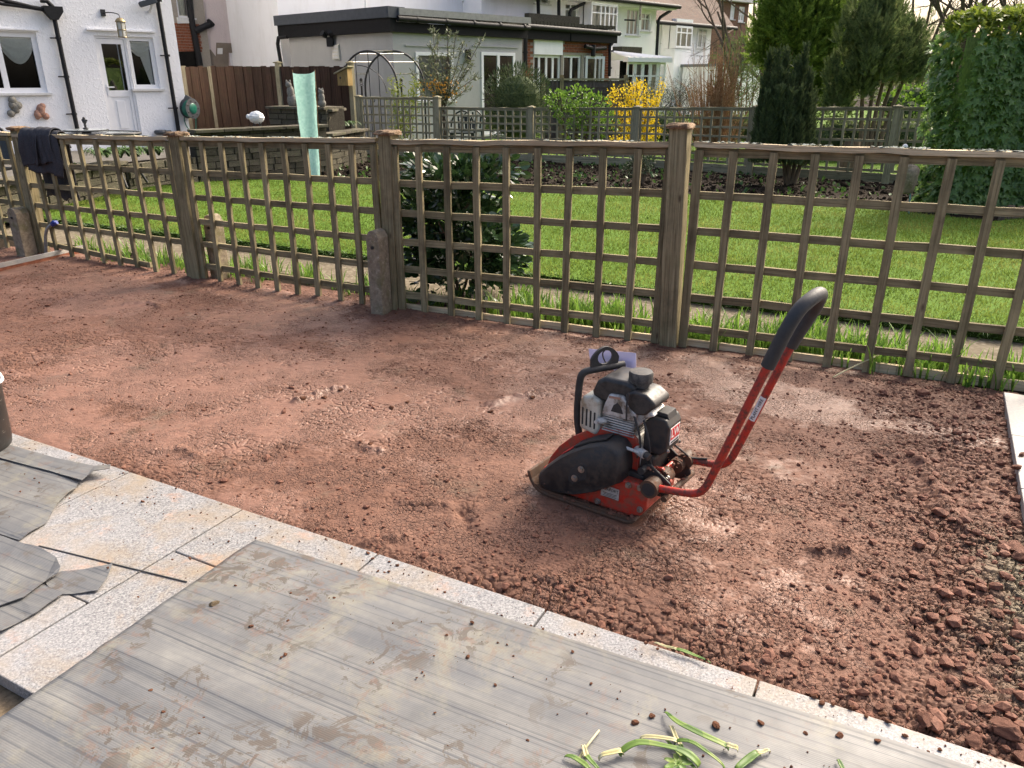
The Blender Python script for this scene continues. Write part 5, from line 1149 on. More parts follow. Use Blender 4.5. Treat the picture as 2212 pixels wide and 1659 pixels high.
# ---- passage and pink house behind
W2 = Wall(500, 25, 40); h2 = thing('pink_house', 'pinkish rendered house wall behind the board fence with a patch of bare cement', 'house', W2.P(0, 0))
ua, ub2 = W2.uv(431, 70)[0], W2.uv(622, 70)[0]; wr = W2.rect(497, 115, 553, 145)
m = MB(); W2.face(m, ua - .3, ub2 + .4, 0, 9, [wr], .12, 5); m.build('wall', M['pink_wall'], h2)
def patch(par, w, pts, mat, name, dep=.012):
    m = MB(); P = []
    for x, y in pts: u, z = w.uv(x, y); P.append((u, z))
    n = len(P); ar = sum(P[i][0] * P[(i + 1) % n][1] - P[(i + 1) % n][0] * P[i][1] for i in range(n))
    if ar < 0: P.reverse()
    fr = [w.P(u, z, dep) for u, z in P]; bk = [w.P(u, z, 0.) for u, z in P]
    m.add(fr + bk, [tuple(range(n))] + [((i + 1) % n, i, i + n, (i + 1) % n + n) for i in range(n)]); return m.build(name, M[mat], par)
patch(h2, W2, [(431, 150), (431, 138), (444, 132), (446, 108), (455, 107), (466, 122), (467, 92), (497, 93), (530, 91), (560, 90), (563, 105), (570, 120), (585, 138), (588, 150), (560, 150), (557, 114), (494, 114), (494, 150)], 'bare_render', 'cement_patch')
window(h2, W2, wr, fw=.08, sill=0, label='small white framed window above the board fence')
patch(h2, W2, [(469, 104), (480, 104), (480, 117), (469, 117)], 'stone_sill', 'vent_grille', .03)
vg = patch(h2, W2, [(564, 48), (580, 48), (580, 61), (564, 61)], 'white', 'vent_grille', .03)
u0, z0 = W2.uv(564, 61); u1, z1 = W2.uv(580, 48); m = MB()
for i in range(5):
    for j in range(5): W2.box(m, u0 + (u1 - u0) * (i + .25) / 5, u0 + (u1 - u0) * (i + .75) / 5, z0 + (z1 - z0) * (j + .25) / 5, z0 + (z1 - z0) * (j + .75) / 5, .028, .033)
m.build('vent_holes', M['ink'], vg)
uq, zq = W2.uv(571, 96); m = MB(); m.tube([W2.P(uq, zq, 0), W2.P(uq, zq, .05)], .17, 14); m.tube([W2.P(uq, zq, .05), W2.P(uq - .1, zq, .30)], .07, 10); m.build('flue', M['stone_sill'], h2, 40)
pipe(h2, W2, [(402, -40), (409, 40), (428, 142)], .09, .15, name='soil_pipe'); pipe(h2, W2, [(416, 68), (428, 62), (450, 53)], .09, .2, name='soil_pipe')
pipe(h2, W2, [(626, -60), (631, 30)], .10, .2, name='downpipe')
uq, zq = W2.uv(450, 50); m = MB(); m.tube([W2.P(uq - .02, zq - .02, .2), W2.P(uq + .02, zq + .02, .2)], .12, 12)
m.build('pipe_socket', M['black_pvc'], h2, 40)
W2b = Wall(400, 24, 40); h2b = thing('brick_passage_house', 'strip of brick house with window seen between the white and pink walls', 'house', W2b.P(0, 0))
ua, ub2 = W2b.uv(376, 60)[0] - .5, W2b.uv(424, 60)[0]; wr = W2b.rect(380, -40, 413, 38)
m = MB(); W2b.face(m, ua - .6, ub2 + .3, 0, 9, [wr]); m.build('wall', M['mortar'], h2b)
window(h2b, W2b, wr, (), .62, fw=.05, curtain=(.0, 'net')); patch(h2b, W2b, [(381, 39), (416, 38), (417, 50), (383, 51)], 'stone_sill', 'lintel_band', .05)
z0 = W2b.uv(400, 112)[1]; z1 = W2b.uv(400, 52)[1]; bmesh_brick = {}
def bricks(par, w, u0, u1, z0, z1, mat, holes=(), L=.225, Hh=.075, gap=.011, depth=.012):
    me_ = None; row = 0; z = z0
    if ('b', L, Hh, mat) not in bmesh_brick:
        mm = MB(); mm.box((0, 0, 0), (L - gap, depth * 2, Hh - gap)); me_ = mm.mesh('brick'); me_.materials.append(M[mat]); bmesh_brick[('b', L, Hh, mat)] = me_
    me_ = bmesh_brick[('b', L, Hh, mat)]; ang = Matrix.Rotation(math.atan2(w.d.y, w.d.x), 4, 'Z'); cnt = 0
    while z + Hh * .6 < z1:
        u = u0 - (L / 2 if row % 2 else 0)
        while u < u1:
            a, b2 = max(u, u0), min(u + L, u1)
            if b2 - a > .05 and not any(a < h[1] and b2 > h[0] and z < h[3] and z + Hh > h[2] for h in holes):
                q = w.P((a + b2) / 2, z + Hh / 2, random.uniform(.0, .005)); link('brick', me_, None, par, Matrix.Translation(q) @ ang @ Matrix.Diagonal(((b2 - a - gap) / (L - gap), 1, 1, 1))); cnt += 1
            u += L
        z += Hh; row += 1
    return cnt
bricks(h2b, W2b, ua + .3, ub2 + .1, z0, z1, 'brick')
patch(h2b, W2b, [(384, 112), (428, 110), (430, 145), (386, 147)], 'dark_room', 'dark_opening', .02)

# ---- grey rendered extension
WL = Wall(853, 20, 140); WR = Wall(853, 20, 44)
gx = thing('grey_extension', 'grey rendered flat roofed extension with dark fascia and white windows', 'extension', WL.P(0, 0))
uL = WL.uv(626, 100)[0]; uR = WR.uv(1128, 100)[0]; zso = 2.55
if uL < 0: pass
w1r = WR.rect(899, 113, 979, 217); w2r = WR.rect(1040, 113, 1112, 300)
w2r = (w2r[0], w2r[1], max(.1, w2r[2]), w2r[3])
m = MB(); WL.face(m, min(0, uL), max(0, uL), -.1, zso, [], .1, 3); m.build('side_wall', M['grey_wall'], gx)
m = MB(); WR.face(m, 0, uR, -.1, zso - .002, [w1r, w2r], .12, 3); m.build('garden_wall', M['grey_wall'], gx)
window(gx, WR, w1r, (), None, .08, .02, label='white casement window of the grey extension'); window(gx, WR, w2r, (.5,), None, .08, .02, label='white french window of the grey extension')
for r_ in (w1r, w2r):
    m = MB(); WR.box(m, r_[0] - .3, r_[1] + .1, r_[3] + .12, r_[3] + .15, 0, .03); m.build('lintel_drip', M['grey_wall'], gx)
s_ = 1 if uL > 0 else -1
m = MB(); WL.box(m, min(-s_ * .10, uL + s_ * .25), max(-s_ * .10, uL + s_ * .25), zso - .02, zso + .28, -.05, .16); m.build('fascia', M['fascia_black'], gx)
m = MB(); WL.box(m, min(-s_ * .14, uL + s_ * .3), max(-s_ * .14, uL + s_ * .3), zso + .281, zso + .52, -.3, .22); m.build('roof_edge', M['roof_edge'], gx)
m = MB(); WR.box(m, -.05, uR + .1, zso - .02, zso + .20, -.05, .10); m.build('fascia', M['fascia_black'], gx)
m = MB(); WR.box(m, .10, uR + .15, zso + .35, zso + .50, -.3, .18); m.build('roof_edge', M['roof_pale'], gx)
m = MB(); m.tube([WR.P(.05, zso + .27, .17), WR.P(uR + .1, zso + .24, .17)], .065, 10); m.build('gutter', M['black_pvc'], gx, 50)
for k in range(5): m = MB(); m.tube([WR.P(.6 + k * .9, zso + .265, .17), WR.P(.66 + k * .9, zso + .265, .17)], .075, 10); m.build('gutter_clip', M['black_pvc'], gx, 50)
q = [WL.P(0, zso + .5, 0), WL.P(uL, zso + .5, 0), WR.P(uR, zso + .5, 0)]; q3 = q[1] + (q[2] - q[0]); m = MB(); m.add([q[0], q[2], q3, q[1]], [(0, 1, 2, 3)]); m.build('flat_roof', M['roof_pale'], gx)
pipe(gx, WL, [(631, 80), (612, 82), (610, 95), (618, 145)], .05, .15, name='downpipe')
uq, zq = WL.uv(720, 91); p = WL.P(uq, zq, .10); m = MB(); m.box(p, (.16, .14, .22)); m.tube([p + Vector((-.08, -.05, .12)), p + Vector((-.16, -.14, .2))], [.05, .08], 10); m.tube([p + Vector((.06, -.05, .12)), p + Vector((.06, -.16, .24))], [.05, .08], 10)
tag(m.build('flood_light', M['black_pvc'], None, 50), 'black twin flood light on the grey extension side wall', 'light')
uq, zq = WL.uv(728, 113); p = WL.P(uq, zq, .03); vt = thing('vent_cover', 'cream louvred vent cover below the flood light', 'vent', p); Mx = Matrix.Translation(p) @ Matrix.Rotation(math.atan2(WL.d.y, WL.d.x), 4, 'Z')
m = MB(); m.box((0, 0, 0), (.27, .05, .34), Mx); m.build('frame', M['net'], vt)
for k in range(4): m = MB(); m.box((0, 0, -.12 + k * .08), (.22, .066, .045), Mx @ Matrix.Rotation(0, 4, 'X')); m.build('louvre', M['stone_sill'], vt)
uq, zq = WR.uv(1008, 116); m = MB(); WR.box(m, uq - .05, uq + .05, zq - .2, zq + .1, 0, .12); tag(m.build('wall_fitting', M['black_pvc']), 'slim black wall light between the windows of the grey extension', 'light')

# ---- white upper storeys behind
W3 = Wall(853, 25.5, 44); h3 = thing('white_terrace_house', 'white painted upper storey rising behind the grey extension', 'house', W3.P(0, 0))
ua = W3.uv(600, 20)[0]; ub2 = W3.uv(1128, 20)[0]; wr = W3.rect(1000, -60, 1062, 4)
m = MB(); W3.face(m, ua, ub2, 1.5, 9, [wr], .1, 4); m.build('wall', M['white_wall'], h3); window(h3, W3, wr, (.5,), fw=.06)
W3b = Wall(800, 25.0, 70); m = MB(); W3b.face(m, W3b.uv(800, 20)[0], W3b.uv(856, 20)[0], 1.5, 9, [], .1, .3); m.build('bay_side', M['white_wall'], h3)
pipe(h3, W3, [(1085, -60), (1086, 47)], .05, .1, name='downpipe', brackets=2); pipe(h3, W3, [(785, -20), (786, 42)], .03, .1, 'white', 'cable')
m = MB(); W3.box(m, W3.uv(1030, 50)[0], W3.uv(1105, 50)[0], W3.uv(1060, 52)[1] - .1, W3.uv(1060, 47)[1], .3, 1.2); m.build('parapet', M['brick'], h3)

# ---- brick extension
W4 = Wall(1230, 25.2, 44); bx_ = thing('brick_extension', 'low red brick extension with white doors and a mossy flat roof', 'extension', W4.P(0, 0))
ua, ub2 = W4.uv(1133, 120)[0], W4.uv(1317, 120)[0]; zt4 = W4.uv(1230, 91)[1]
d1 = W4.rect(1153, 119, 1212, 165); d1 = (d1[0], d1[1], .3, d1[3]); d2 = W4.rect(1217, 119, 1256, 168); d2 = (d2[0], d2[1], .9, d2[3]); d3 = W4.rect(1261, 119, 1300, 168); d3 = (d3[0], d3[1], .9, d3[3])
wp = W4.rect(1152, 86, 1212, 118)
m = MB(); W4.face(m, ua, ub2, -.2, zt4 + .3, [d1, d2, d3], .1, 3); m.build('wall', M['mortar'], bx_)
bricks(bx_, W4, ua, ub2, .9, zt4 + .05, 'brick', [(d1[0] - .02, d1[1] + .02, -1, 9), (d2[0] - .02, d2[1] + .02, -1, d2[3] + .02), (d3[0] - .02, d3[1] + .02, -1, d3[3] + .02)])
m = MB(); W4.box(m, d1[0] - .02, d1[1] + .02, d1[3] + .01, zt4 + .1, 0, .04); m.build('render_panel', M['white_wall'], bx_)
window(bx_, W4, d1, (.24, .5, .74), .62, .07, sill=0, name='glazed_door', label='white four part glazed door'); window(bx_, W4, d2, (.5,), None, .07, curtain=(.0, 'panel_grey'), label='white window with one bay curtained'); window(bx_, W4, d3, (.72,), None, .07, label='white window with an open casement')
# open casement swung out
cs_ = W4.P(d3[0] + .05, 0, .03); W4o = Wall.__new__(Wall); W4o.o = cs_; W4o.d = (W4.d * .86 + W4.n * .5).normalized(); W4o.n = Vector((W4o.d.y, -W4o.d.x, 0)); wo_ = window(bx_, W4o, (0, .62, d3[2] + .02, d3[3] - .04), (), None, .07, dep=0, sill=0, room=False, name='open_casement')
m = MB(); W4.box(m, ua - .1, W4.uv(1225, 90)[0], zt4 + .02, zt4 + .28, 0, .14); W4.box(m, W4.uv(1225, 90)[0], ub2 + .15, zt4 + .02, zt4 + .25, 0, .16); m.build('fascia', M['fascia_black'], bx_)
m = MB(); m.tube([W4.P(ua - .1, zt4 + .34, .2), W4.P(ub2 + .2, zt4 + .30, .2)], .07, 10); m.build('gutter', M['black_pvc'], bx_, 50)
for k in range(26):
    u_ = ua + (ub2 - ua) * k / 26; m = MB(); W4.box(m, u_ + .01, u_ + (ub2 - ua) / 26 - .01, zt4 + .40 + .02 * random.random(), zt4 + .48 + .03 * random.random(), -.35, .18); m.build('edge_tile', M['felt'], bx_)
q = [W4.P(ua - .1, zt4 + .44, -.3), W4.P(ub2 + .1, zt4 + .44, -.3), W4.P(ub2 + .1, zt4 + .7, -3), W4.P(ua - .1, zt4 + .7, -3)]; m = MB(); m.add(q, [(0, 1, 2, 3)]); m.build('flat_roof', M['felt'], bx_)
m = MB(); W4.box(m, W4.uv(1215, 80)[0], ub2 + .1, zt4 + .42, zt4 + .85, -1.6, -1.4); m.build('parapet', M['felt'], bx_)
pipe(bx_, W4, [(1128, 76), (1127, 82), (1127, 150)], .06, .15, name='downpipe', brackets=1); pipe(bx_, W4, [(1317, 92), (1311, 100), (1310, 165)], .05, .12, name='downpipe', brackets=2)
pipe(bx_, W4, [(1256, 100), (1268, 103), (1275, 106), (1300, 104)], .06, .15, name='waste_pipe'); pipe(bx_, W4, [(1274, 97), (1273, 122)], .075, .15, name='soil_pipe')

# ---- second white house with tiled roof
W5 = Wall(1300, 31, 44); h5 = thing('white_semi_house', 'white two storey house with brown tiled roof and many white windows', 'house', W5.P(0, 0))
ua, ub2 = W5.uv(1090, 40)[0], W5.uv(1416, 60)[0]; ze = W5.uv(1400, 24)[1]
ws = [W5.rect(1221, 6, 1249, 54), W5.rect(1354, 19, 1381, 76), W5.rect(1386, 27, 1406, 67), W5.rect(1155, -30, 1187, 8)]
m = MB(); W5.face(m, ua - 1, ub2, -.5, ze + .15, ws, .12, 6); m.build('wall', M['white_wall'], h5)
window(h5, W5, ws[0], (.5,), .7, .06, curtain=(0, 'net')); window(h5, W5, ws[1], (.33, .66), None, .05, curtain=(0, 'net')); window(h5, W5, ws[2], (.5,), .66, .05, curtain=(0, 'net')); window(h5, W5, ws[3], (.5,), None, .05, curtain=(0, 'net'))
W5b = W5.shift(.5); bw = W5b.rect(1275, 10, 1332, 72); m = MB(); W5.box(m, bw[0], bw[1], bw[2] - .35, bw[2] - .05, .02, .55); W5.box(m, bw[0], bw[1], bw[3], bw[3] + .3, .02, .55); W5.box(m, bw[0], bw[0] + .03, bw[2] - .04, bw[3] - .01, .02, .49); W5.box(m, bw[1] - .03, bw[1], bw[2] - .04, bw[3] - .01, .02, .49); m.build('bay', M['white_wall'], h5)
window(h5, W5b, bw, (.36, .52, .68, .84), .7, .05, dep=.05, curtain=(0, 'net'), label='wide leaded bay window')
patch(h5, W5, [(1258, 5), (1271, 5), (1272, 30), (1259, 31)], 'label_red', 'red_board', .10)
for a_ in ([(1150, -40), (1152, 52)], [(1195, -40), (1196, 68)], [(1252, -5), (1250, 8), (1222, 22), (1219, 30), (1219, 67)], [(1300, -20), (1298, 5), (1262, 26), (1260, 65)], [(1437, 24), (1415, 38), (1411, 45), (1407, 120)], [(1272, 8), (1270, 55)]): pipe(h5, W5, a_, .06, .25, name='downpipe')
m = MB(); e0, e1 = ua - 1, ub2 + .6; m.add([W5.P(e0, ze + .2, .6), W5.P(e1, ze + .2, .6), W5.P(e1 - 3.5, ze + 3.6, -4.2), W5.P(e0, ze + 3.6, -4.2), W5.P(e1, ze + .2, -9)], [(0, 1, 2, 3), (1, 4, 2)]); m.build('roof', M['tiles'], h5)
m = MB(); m.tube([W5.P(e0, ze + .17, .66), W5.P(e1, ze + .17, .66)], .08, 8); m.build('gutter', M['black_pvc'], h5, 50); m = MB(); W5.box(m, e0, e1 - .1, ze + .06, ze + .12, .0, .6); m.build('soffit', M['stone_sill'], h5)
pipe(h5, W5, [(1336, 44), (1358, 45)], .03, .3, name='aerial_bracket'); pipe(h5, W5, [(1356, -30), (1355, 45)], .04, .6, 'steel', 'aerial_pole')
m = MB(); W5s = W5.shift(.4); r_ = W5s.rect(1318, 118, 1352, 165); W5s.box(m, r_[0], r_[1], -.2, r_[3], 0, .5); ln = m.build('lean_to', M['white_wall'], h5); m = MB(); W5s.box(m, r_[0] - .1, r_[1] + .15, r_[3] + .01, r_[3] + .25, -.2, .6); m.build('lean_to_roof', M['felt'], ln)
# conservatory
W6 = Wall(1400, 27.5, 30); cv2 = thing('conservatory', 'white framed conservatory with a pale hipped roof against the white house', 'conservatory', W6.P(0, 0)); r_ = W6.rect(1355, 135, 1438, 175); u0, u1, z1 = r_[0], r_[1], r_[3]
m = MB(); W6.face(m, u0, u1, -.3, .55, [], .1, 3); m.build('dwarf_wall', M['white_wall'], cv2)
for k in range(5): window(cv2, W6, (u0 + (u1 - u0) * k / 5, u0 + (u1 - u0) * (k + 1) / 5 - .01, .55, z1), (), .72, .055, dep=.0, sill=0, room=True, curtain=(0, 'net') if k % 2 else None)
m = MB(); W6.box(m, u0 - .12, u1 + .12, z1 + .01, z1 + .14, -.1, .16); m.build('gutter', M['pvc'], cv2)
zr = W6.uv(1365, 107)[1]; rp0 = W6.P(u0 + .5, zr, -1.6); rp1 = W6.P(u1 - 1.3, zr, -1.6); A0, A1, A2 = W6.P(u0 - .1, z1 + .14, .15), W6.P(u1 + .1, z1 + .14, .15), W6.P(u1 + .1, z1 + .14, -3.2)
m = MB(); m.add([A0, A1, rp1, rp0, A2], [(0, 1, 2, 3), (1, 4, 2)]); rf = m.build('roof', M['frost'], cv2); m = MB()
for k in range(8): t = k / 7; m.tube([A0.lerp(A1, t), rp0.lerp(rp1, t)], .028, 6)
m.tube([rp0, rp1], .05, 6); m.tube([A1, rp1], .04, 6); m.build('glazing_bar', M['pvc'], rf, 50); m = MB(); m.tube([rp0, rp0 + Vector((0, 0, .5))], [.05, .01], 6)
for k in range(8): q = rp0.lerp(rp1, k / 7); m.tube([q, q + Vector((0, 0, .22))], [.03, .008], 5)
m.build('ridge_crest', M['pvc'], rf, 50)
# ---- third house, farther
W7 = Wall(1470, 40, 44); h7 = thing('far_white_house', 'white house with a bay window farther along the row', 'house', W7.P(0, -1)); ua, ub2 = W7.uv(1412, 90)[0], W7.uv(1535, 90)[0]; ze = W7.uv(1440, 52)[1]
ws = [W7.rect(1429, 59, 1443, 93)]; m = MB(); W7.face(m, ua, ub2, -2, ze + .1, ws, .12, 5); m.build('wall', M['white_wall'], h7); window(h7, W7, ws[0], (.5,), .66, .07, curtain=(0, 'net'))
W7b = W7.shift(.8); r_ = W7b.rect(1459, 57, 1494, 103); m = MB(); W7.box(m, r_[0], r_[1], -1, r_[2] - .06, .02, .82); W7.box(m, r_[0], r_[0] + .05, r_[2] - .05, r_[3], .02, .78); W7.box(m, r_[1] - .05, r_[1], r_[2] - .05, r_[3], .02, .78); W7.box(m, r_[0], r_[1], r_[3] + .005, r_[3] + .3, .02, .82); m.build('bay', M['white_wall'], h7); window(h7, W7b, r_, (.3, .66), .7, .07, dep=.04, curtain=(0, 'net'), label='white bay window on the far house')
r_ = W7.rect(1505, 60, 1525, 105); window(h7, W7, r_, (.5,), .7, .07, dep=.06, curtain=(0, 'net'))
m = MB(); m.add([W7.P(ua - .8, ze, .7), W7.P(ub2 + 1, ze, .7), W7.P(ub2 + 1, ze + 6, -5), W7.P(ua + 2, ze + 6, -5), W7.P(ua - .8, ze, -8)], [(0, 1, 2, 3), (4, 0, 3)]); m.build('roof', M['tiles'], h7); m = MB(); m.tube([W7.P(ua - .8, ze - .03, .76), W7.P(ub2 + 1, ze - .03, .76)], .10, 8); m.build('gutter', M['black_pvc'], h7, 50)
m = MB(); W7.box(m, ua + 2.6, ua + 3.6, ze + 2.5, ze + 7, -3.5, -2.6); m.build('chimney', M['white_wall'], h7)
r_ = W7.rect(1440, 146, 1500, 165); m = MB(); W7.box(m, r_[0], r_[1] + 2, -2, r_[3], .9, 3.0); m.build('garage', M['white_wall'], h7); m = MB(); W7.box(m, r_[0] - .1, r_[1] + 2.1, r_[3] + .004, r_[3] + .12, .8, 3.1); m.build('garage_roof', M['slate'], h7)
# ---- brick block in the distance
W8 = Wall(1560, 52, 40); h8 = thing('far_brick_house', 'brown brick house with tall white windows in the distance behind bare trees', 'house', W8.P(0, -2)); ua, ub2 = W8.uv(1492, 40)[0], W8.uv(1616, 30)[0]
ws = [W8.rect(1578, 8, 1588, 42), W8.rect(1596, 14, 1609, 48), W8.rect(1520, 10, 1535, 45)]; m = MB(); W8.face(m, ua, ub2, -3, W8.uv(1560, 2)[1], ws, .12, 8); m.build('wall', M['brick_far'], h8)
for q in ws: window(h8, W8, q, (.5,), .5, .12, curtain=(0, 'net'))
zz = W8.uv(1560, 2)[1]; m = MB(); W8.box(m, ua - .4, ub2 + .4, zz + .01, zz + .35, -8, .4); m.build('cornice', M['stone_sill'], h8)
# ------------------------------------------------------------------ terrace, stone walls, board fence
TZ = .15
def flat(name, pts, z, mat): m = MB(); m.add([Vector((p.x, p.y, z)) for p in pts], [tuple(range(len(pts)))]); return struct(m.build(name, mat))
A0, A1, A2 = g(-150, 520, .03), g(198, 432, .03), g(275, 417, .03); B1, B2 = g(430, 393, .03), g(712, 369, .03)
flat('terrace', [A1 + Vector((-4, -.1, 0)), A1, A2, B1, B2, at(757, 175, 17.6), at(397, 175, 19.8), W1.P(-9, 0)], TZ, M['paving'])
def stone_wall(name, label, p0, p1, h, th=.22, L=.30, Hh=.095, z0=0.02, cap=True):
    t = thing(name, label, 'stone wall', p0, 'stone walls of the raised beds'); d = (p1 - p0); Ln = d.length; d.normalize(); nn_ = Vector((d.y, -d.x, 0)); nn_ = nn_ if nn_.y < 0 else -nn_
    m = MB(); q = [p0 + nn_ * -.012, p1 + nn_ * -.012, p1 - nn_ * th, p0 - nn_ * th]; m.hexa([Vector((p.x, p.y, -.05)) for p in q] + [Vector((p.x, p.y, h - .02)) for p in q]); m.build('core', M['stone_dark'], t)
    ang = Matrix.Rotation(math.atan2(d.y, d.x), 4, 'Z'); z = z0; row = 0
    meshes = []
    for k in range(4):
        mm = MB(); mm.box((0, 0, 0), (1, .12, 1)); rr = random.Random(k); mm.v = [(x + rr.uniform(-.02, .02), y + rr.uniform(-.012, .012), zz + rr.uniform(-.05, .05)) for x, y, zz in mm.v]; e = mm.mesh('block'); e.materials.append(M['stone']); meshes.append(e)
    while z < h - .03:
        u = -random.uniform(0, L)
        while u < Ln:
            l_ = random.uniform(.6, 1.15) * L; a, b_ = max(u, 0), min(u + l_, Ln)
            if b_ - a > .04:
                c = p0 + d * ((a + b_) / 2) + nn_ * (-.045 + random.uniform(-.008, .012)); c.z = z + Hh / 2
                link('block', random.choice(meshes), None, t, Matrix.Translation(c) @ ang @ Matrix.Diagonal((b_ - a - .014, 1, Hh - .014, 1)))
            u += l_
        z += Hh; row += 1
    if cap:
        u = 0.
        while u < Ln:
            l_ = random.uniform(.4, .6); a, b_ = u, min(u + l_, Ln); c = p0 + d * ((a + b_) / 2) - nn_ * (th / 2 - .04); mm = MB(); mm.box((c.x, c.y, h + .012), (0, 0, 0)); mm = MB(); mm.box((0, 0, 0), (b_ - a - .01, th + .10, .045)); o = mm.build('cap_stone', M['stone'], t, None, .006); Mx = Matrix.Translation((c.x, c.y, h + .012 + random.uniform(-.004, .004))) @ ang; o.matrix_basis = WM[t].inverted() @ Mx; WM[o] = Mx; u += l_
    return t
stone_wall('stone_wall', 'mossy low stone wall at the left behind the jacket panel', A0, A2, .42)
stone_wall('stone_wall', 'mossy low stone wall between the two left trellis posts', A2 + V(.02, .05, 0), B1, .40, cap=False)
stone_wall('stone_wall', 'longer stone wall below the stepped planter and the mint guard', B1 + V(.02, 0, 0), B2, .745)
T0, T1 = at(587, 300, 14.7), at(712, 300, 14.2); T0.z = T1.z = .03
stone_wall('stone_planter', 'taller stepped stone planter carrying the stone figures', T0, T1, 1.0, z0=.72, th=.5)
stone_wall('stone_planter', 'short return end of the stepped stone planter beside the mint guard', T1 + V(.0, .02, 0), T1 + V(.10, .75, 0), .96, z0=.02, th=.2)
stone_wall('stone_wall', 'short stone return wall behind the strap plants by the mint guard', B2 + V(.01, .02, 0), B2 + V(.35, 1.6, 0), .60, th=.2)
# bed soil behind the walls
flat('raised_bed', [A0 + V(0, .15, 0), A2 + V(0, .15, 0), B1 + V(0, .2, 0), B1 + V(-.3, .8, 0), A2 + V(-.4, .7, 0), A0 + V(0, .9, 0)], .36, M['earth'])
# figures
def figure(label, p, parts, mat, name='stone_figure', group='stone figures on the planter'):
    m = MB()
    for c, r_ in parts: m.ball(Vector(p) + Vector(c), r_, None, 10, 8)
    return tag(m.build(name, M[mat], None, 70), label, 'ornament', group)
p = at(634, 246, 14.6); p.z = 1.03; figure('taller stone cat figure on the stepped planter left of the mint guard', p, [((0, 0, .10), (.09, .08, .13)), ((-.01, -.02, .24), (.065, .06, .12)), ((-.03, -.03, .36), (.055, .055, .055)), ((-.06, -.03, .41), (.018, .018, .035)), ((0, -.03, .41), (.018, .018, .035)), ((.07, 0, .06), (.05, .05, .06))], 'statue')
p = at(697, 240, 14.3); p.z = 1.03; figure('small stone owl figure on the stepped planter right of the mint guard', p, [((0, 0, .06), (.07, .06, .07)), ((0, 0, .15), (.055, .05, .10)), ((0, 0, .25), (.05, .045, .05)), ((-.03, 0, .295), (.014, .014, .02)), ((.03, 0, .295), (.014, .014, .02))], 'statue')
p = at(557, 278, g(557, 382).y + .16); p.z = .785; sh = thing('sheep_ornament', 'round white woolly ornament on thin legs on the stone wall', 'ornament', p)
m = MB(); m.ball(p + V(0, 0, .122), (.125, .10, .095), None, 20, 14); rr = random.Random(3); m.v = [(x + rr.uniform(-.008, .008), y + rr.uniform(-.008, .008), z + rr.uniform(-.008, .008)) for x, y, z in m.v]; m.build('body', M['white'], sh)
for k in (-1, 1):
    for j in (-1, 1): MB().tube([p + V(.05 * k, .035 * j, -.01), p + V(.05 * k, .035 * j, .09)], .009, 6).build('leg', M['ink'], sh, 50)
MB().ball(p + V(-.12, -.04, .135), (.035, .03, .04)).build('head', M['white'], sh, 60)

# board fence
fa, fb = at(396, 175, 19.6), at(758, 175, 17.6); fa.z = fb.z = .05; fd = (fb - fa).normalized(); fn = Vector((fd.y, -fd.x, 0)); Ln = (fb - fa).length
bf = thing('board_fence', 'tall red brown close board fence with bleached streaks beside the white house', 'fence', (fa + fb) / 2); n = 36
for k in range(n):
    a = fa + fd * (Ln * (k + .5) / n); h = 1.72 - .05 * math.sin(math.pi * ((k * 2 / n) % 1)) * (k < n * .62) + random.uniform(-.012, .012)
    h = at(580, 143, a.y).z - .05 + random.uniform(-.02, .01)
    slat('board', bf, a + fn * (.012 * (k % 2)), a + fn * (.012 * (k % 2)) + V(0, 0, h), Ln / n + .012, .014, fd, M['board_pale' if random.random() < .10 else 'board'], 4, .002)
for x, Y, lb in ((600, 18.4, 'grey post in the middle of the tall board fence'), (757, 17.55, 'grey post with cap carrying the bird box at the end of the board fence')):
    q = at(x, 136, Y); post('fence_post', lb, Vector((q.x, q.y, .05)), q, .10, 'fence_grey', .15, 'posts of the board fence', 'cap', 'fence_grey')
q = at(744, 166, 17.3); bb = thing('bird_box', 'wooden bird box with sloping green roof on the fence end post', 'bird box', q); Mx = Matrix.Translation(q) @ Matrix.Rotation(R(-18), 4, 'Z')
m = MB(); m.prism([(-.11, -.17), (.13, -.17), (.13, .16), (-.11, .06)], -.10, .10, Mx); o = m.build('box', M['birdbox'], bb); m = MB(); m.add([Mx @ Vector(v) for v in ((-.17, -.14, .05), (.17, -.14, .19), (.17, .12, .19), (-.17, .12, .05), (-.17, -.14, .075), (.17, -.14, .215), (.17, .12, .215), (-.17, .12, .075))], [(3, 2, 1, 0), (4, 5, 6, 7), (0, 1, 5, 4), (1, 2, 6, 5), (2, 3, 7, 6), (3, 0, 4, 7)]); m.build('roof', M['fence_grey'], bb)
m = MB(); m.tube([Mx @ V(-.04, -.104, -.02), Mx @ V(-.04, -.09, -.02)], .022, 12); m.build('hole', M['ink'], bb, 40)
# mint green tree guard
q = g(677, 381, .03); tg = thing('tree_guard', 'tall mint green mesh guard standing open on two canes in the bed', 'tree guard', q); m = MB(); n = 18; Z0, Z1 = -.02, at(652, 160, q.y).z
for j in range(15):
    v = j / 14; z = Z0 + (Z1 - Z0) * v; w = .115 + .055 * v
    for i in range(n + 1):
        a = -math.pi * .95 + math.pi * .9 * i / n; rip = 1 + .05 * math.sin(v * 23 + i * 1.3) * .5
        up_ = .05 * (abs(i / n - .5) * 2) ** 3 * (j == 14)
        m.v.append((q.x + w * math.cos(a) * rip, q.y + .14 * math.sin(a) * rip, z + up_))
for j in range(14):
    for i in range(n): k = j * (n + 1) + i; m.f.append((k, k + 1, k + n + 2, k + n + 1))
m.build('mesh_sleeve', M['fleece'], tg, 70)
for sx in (-.16, .165): MB().tube([q + V(sx * .72, -.01, -.1), q + V(sx * 1.06, -.01, Z1 + .03)], .009, 6).build('cane', M['straw'], tg, 50)

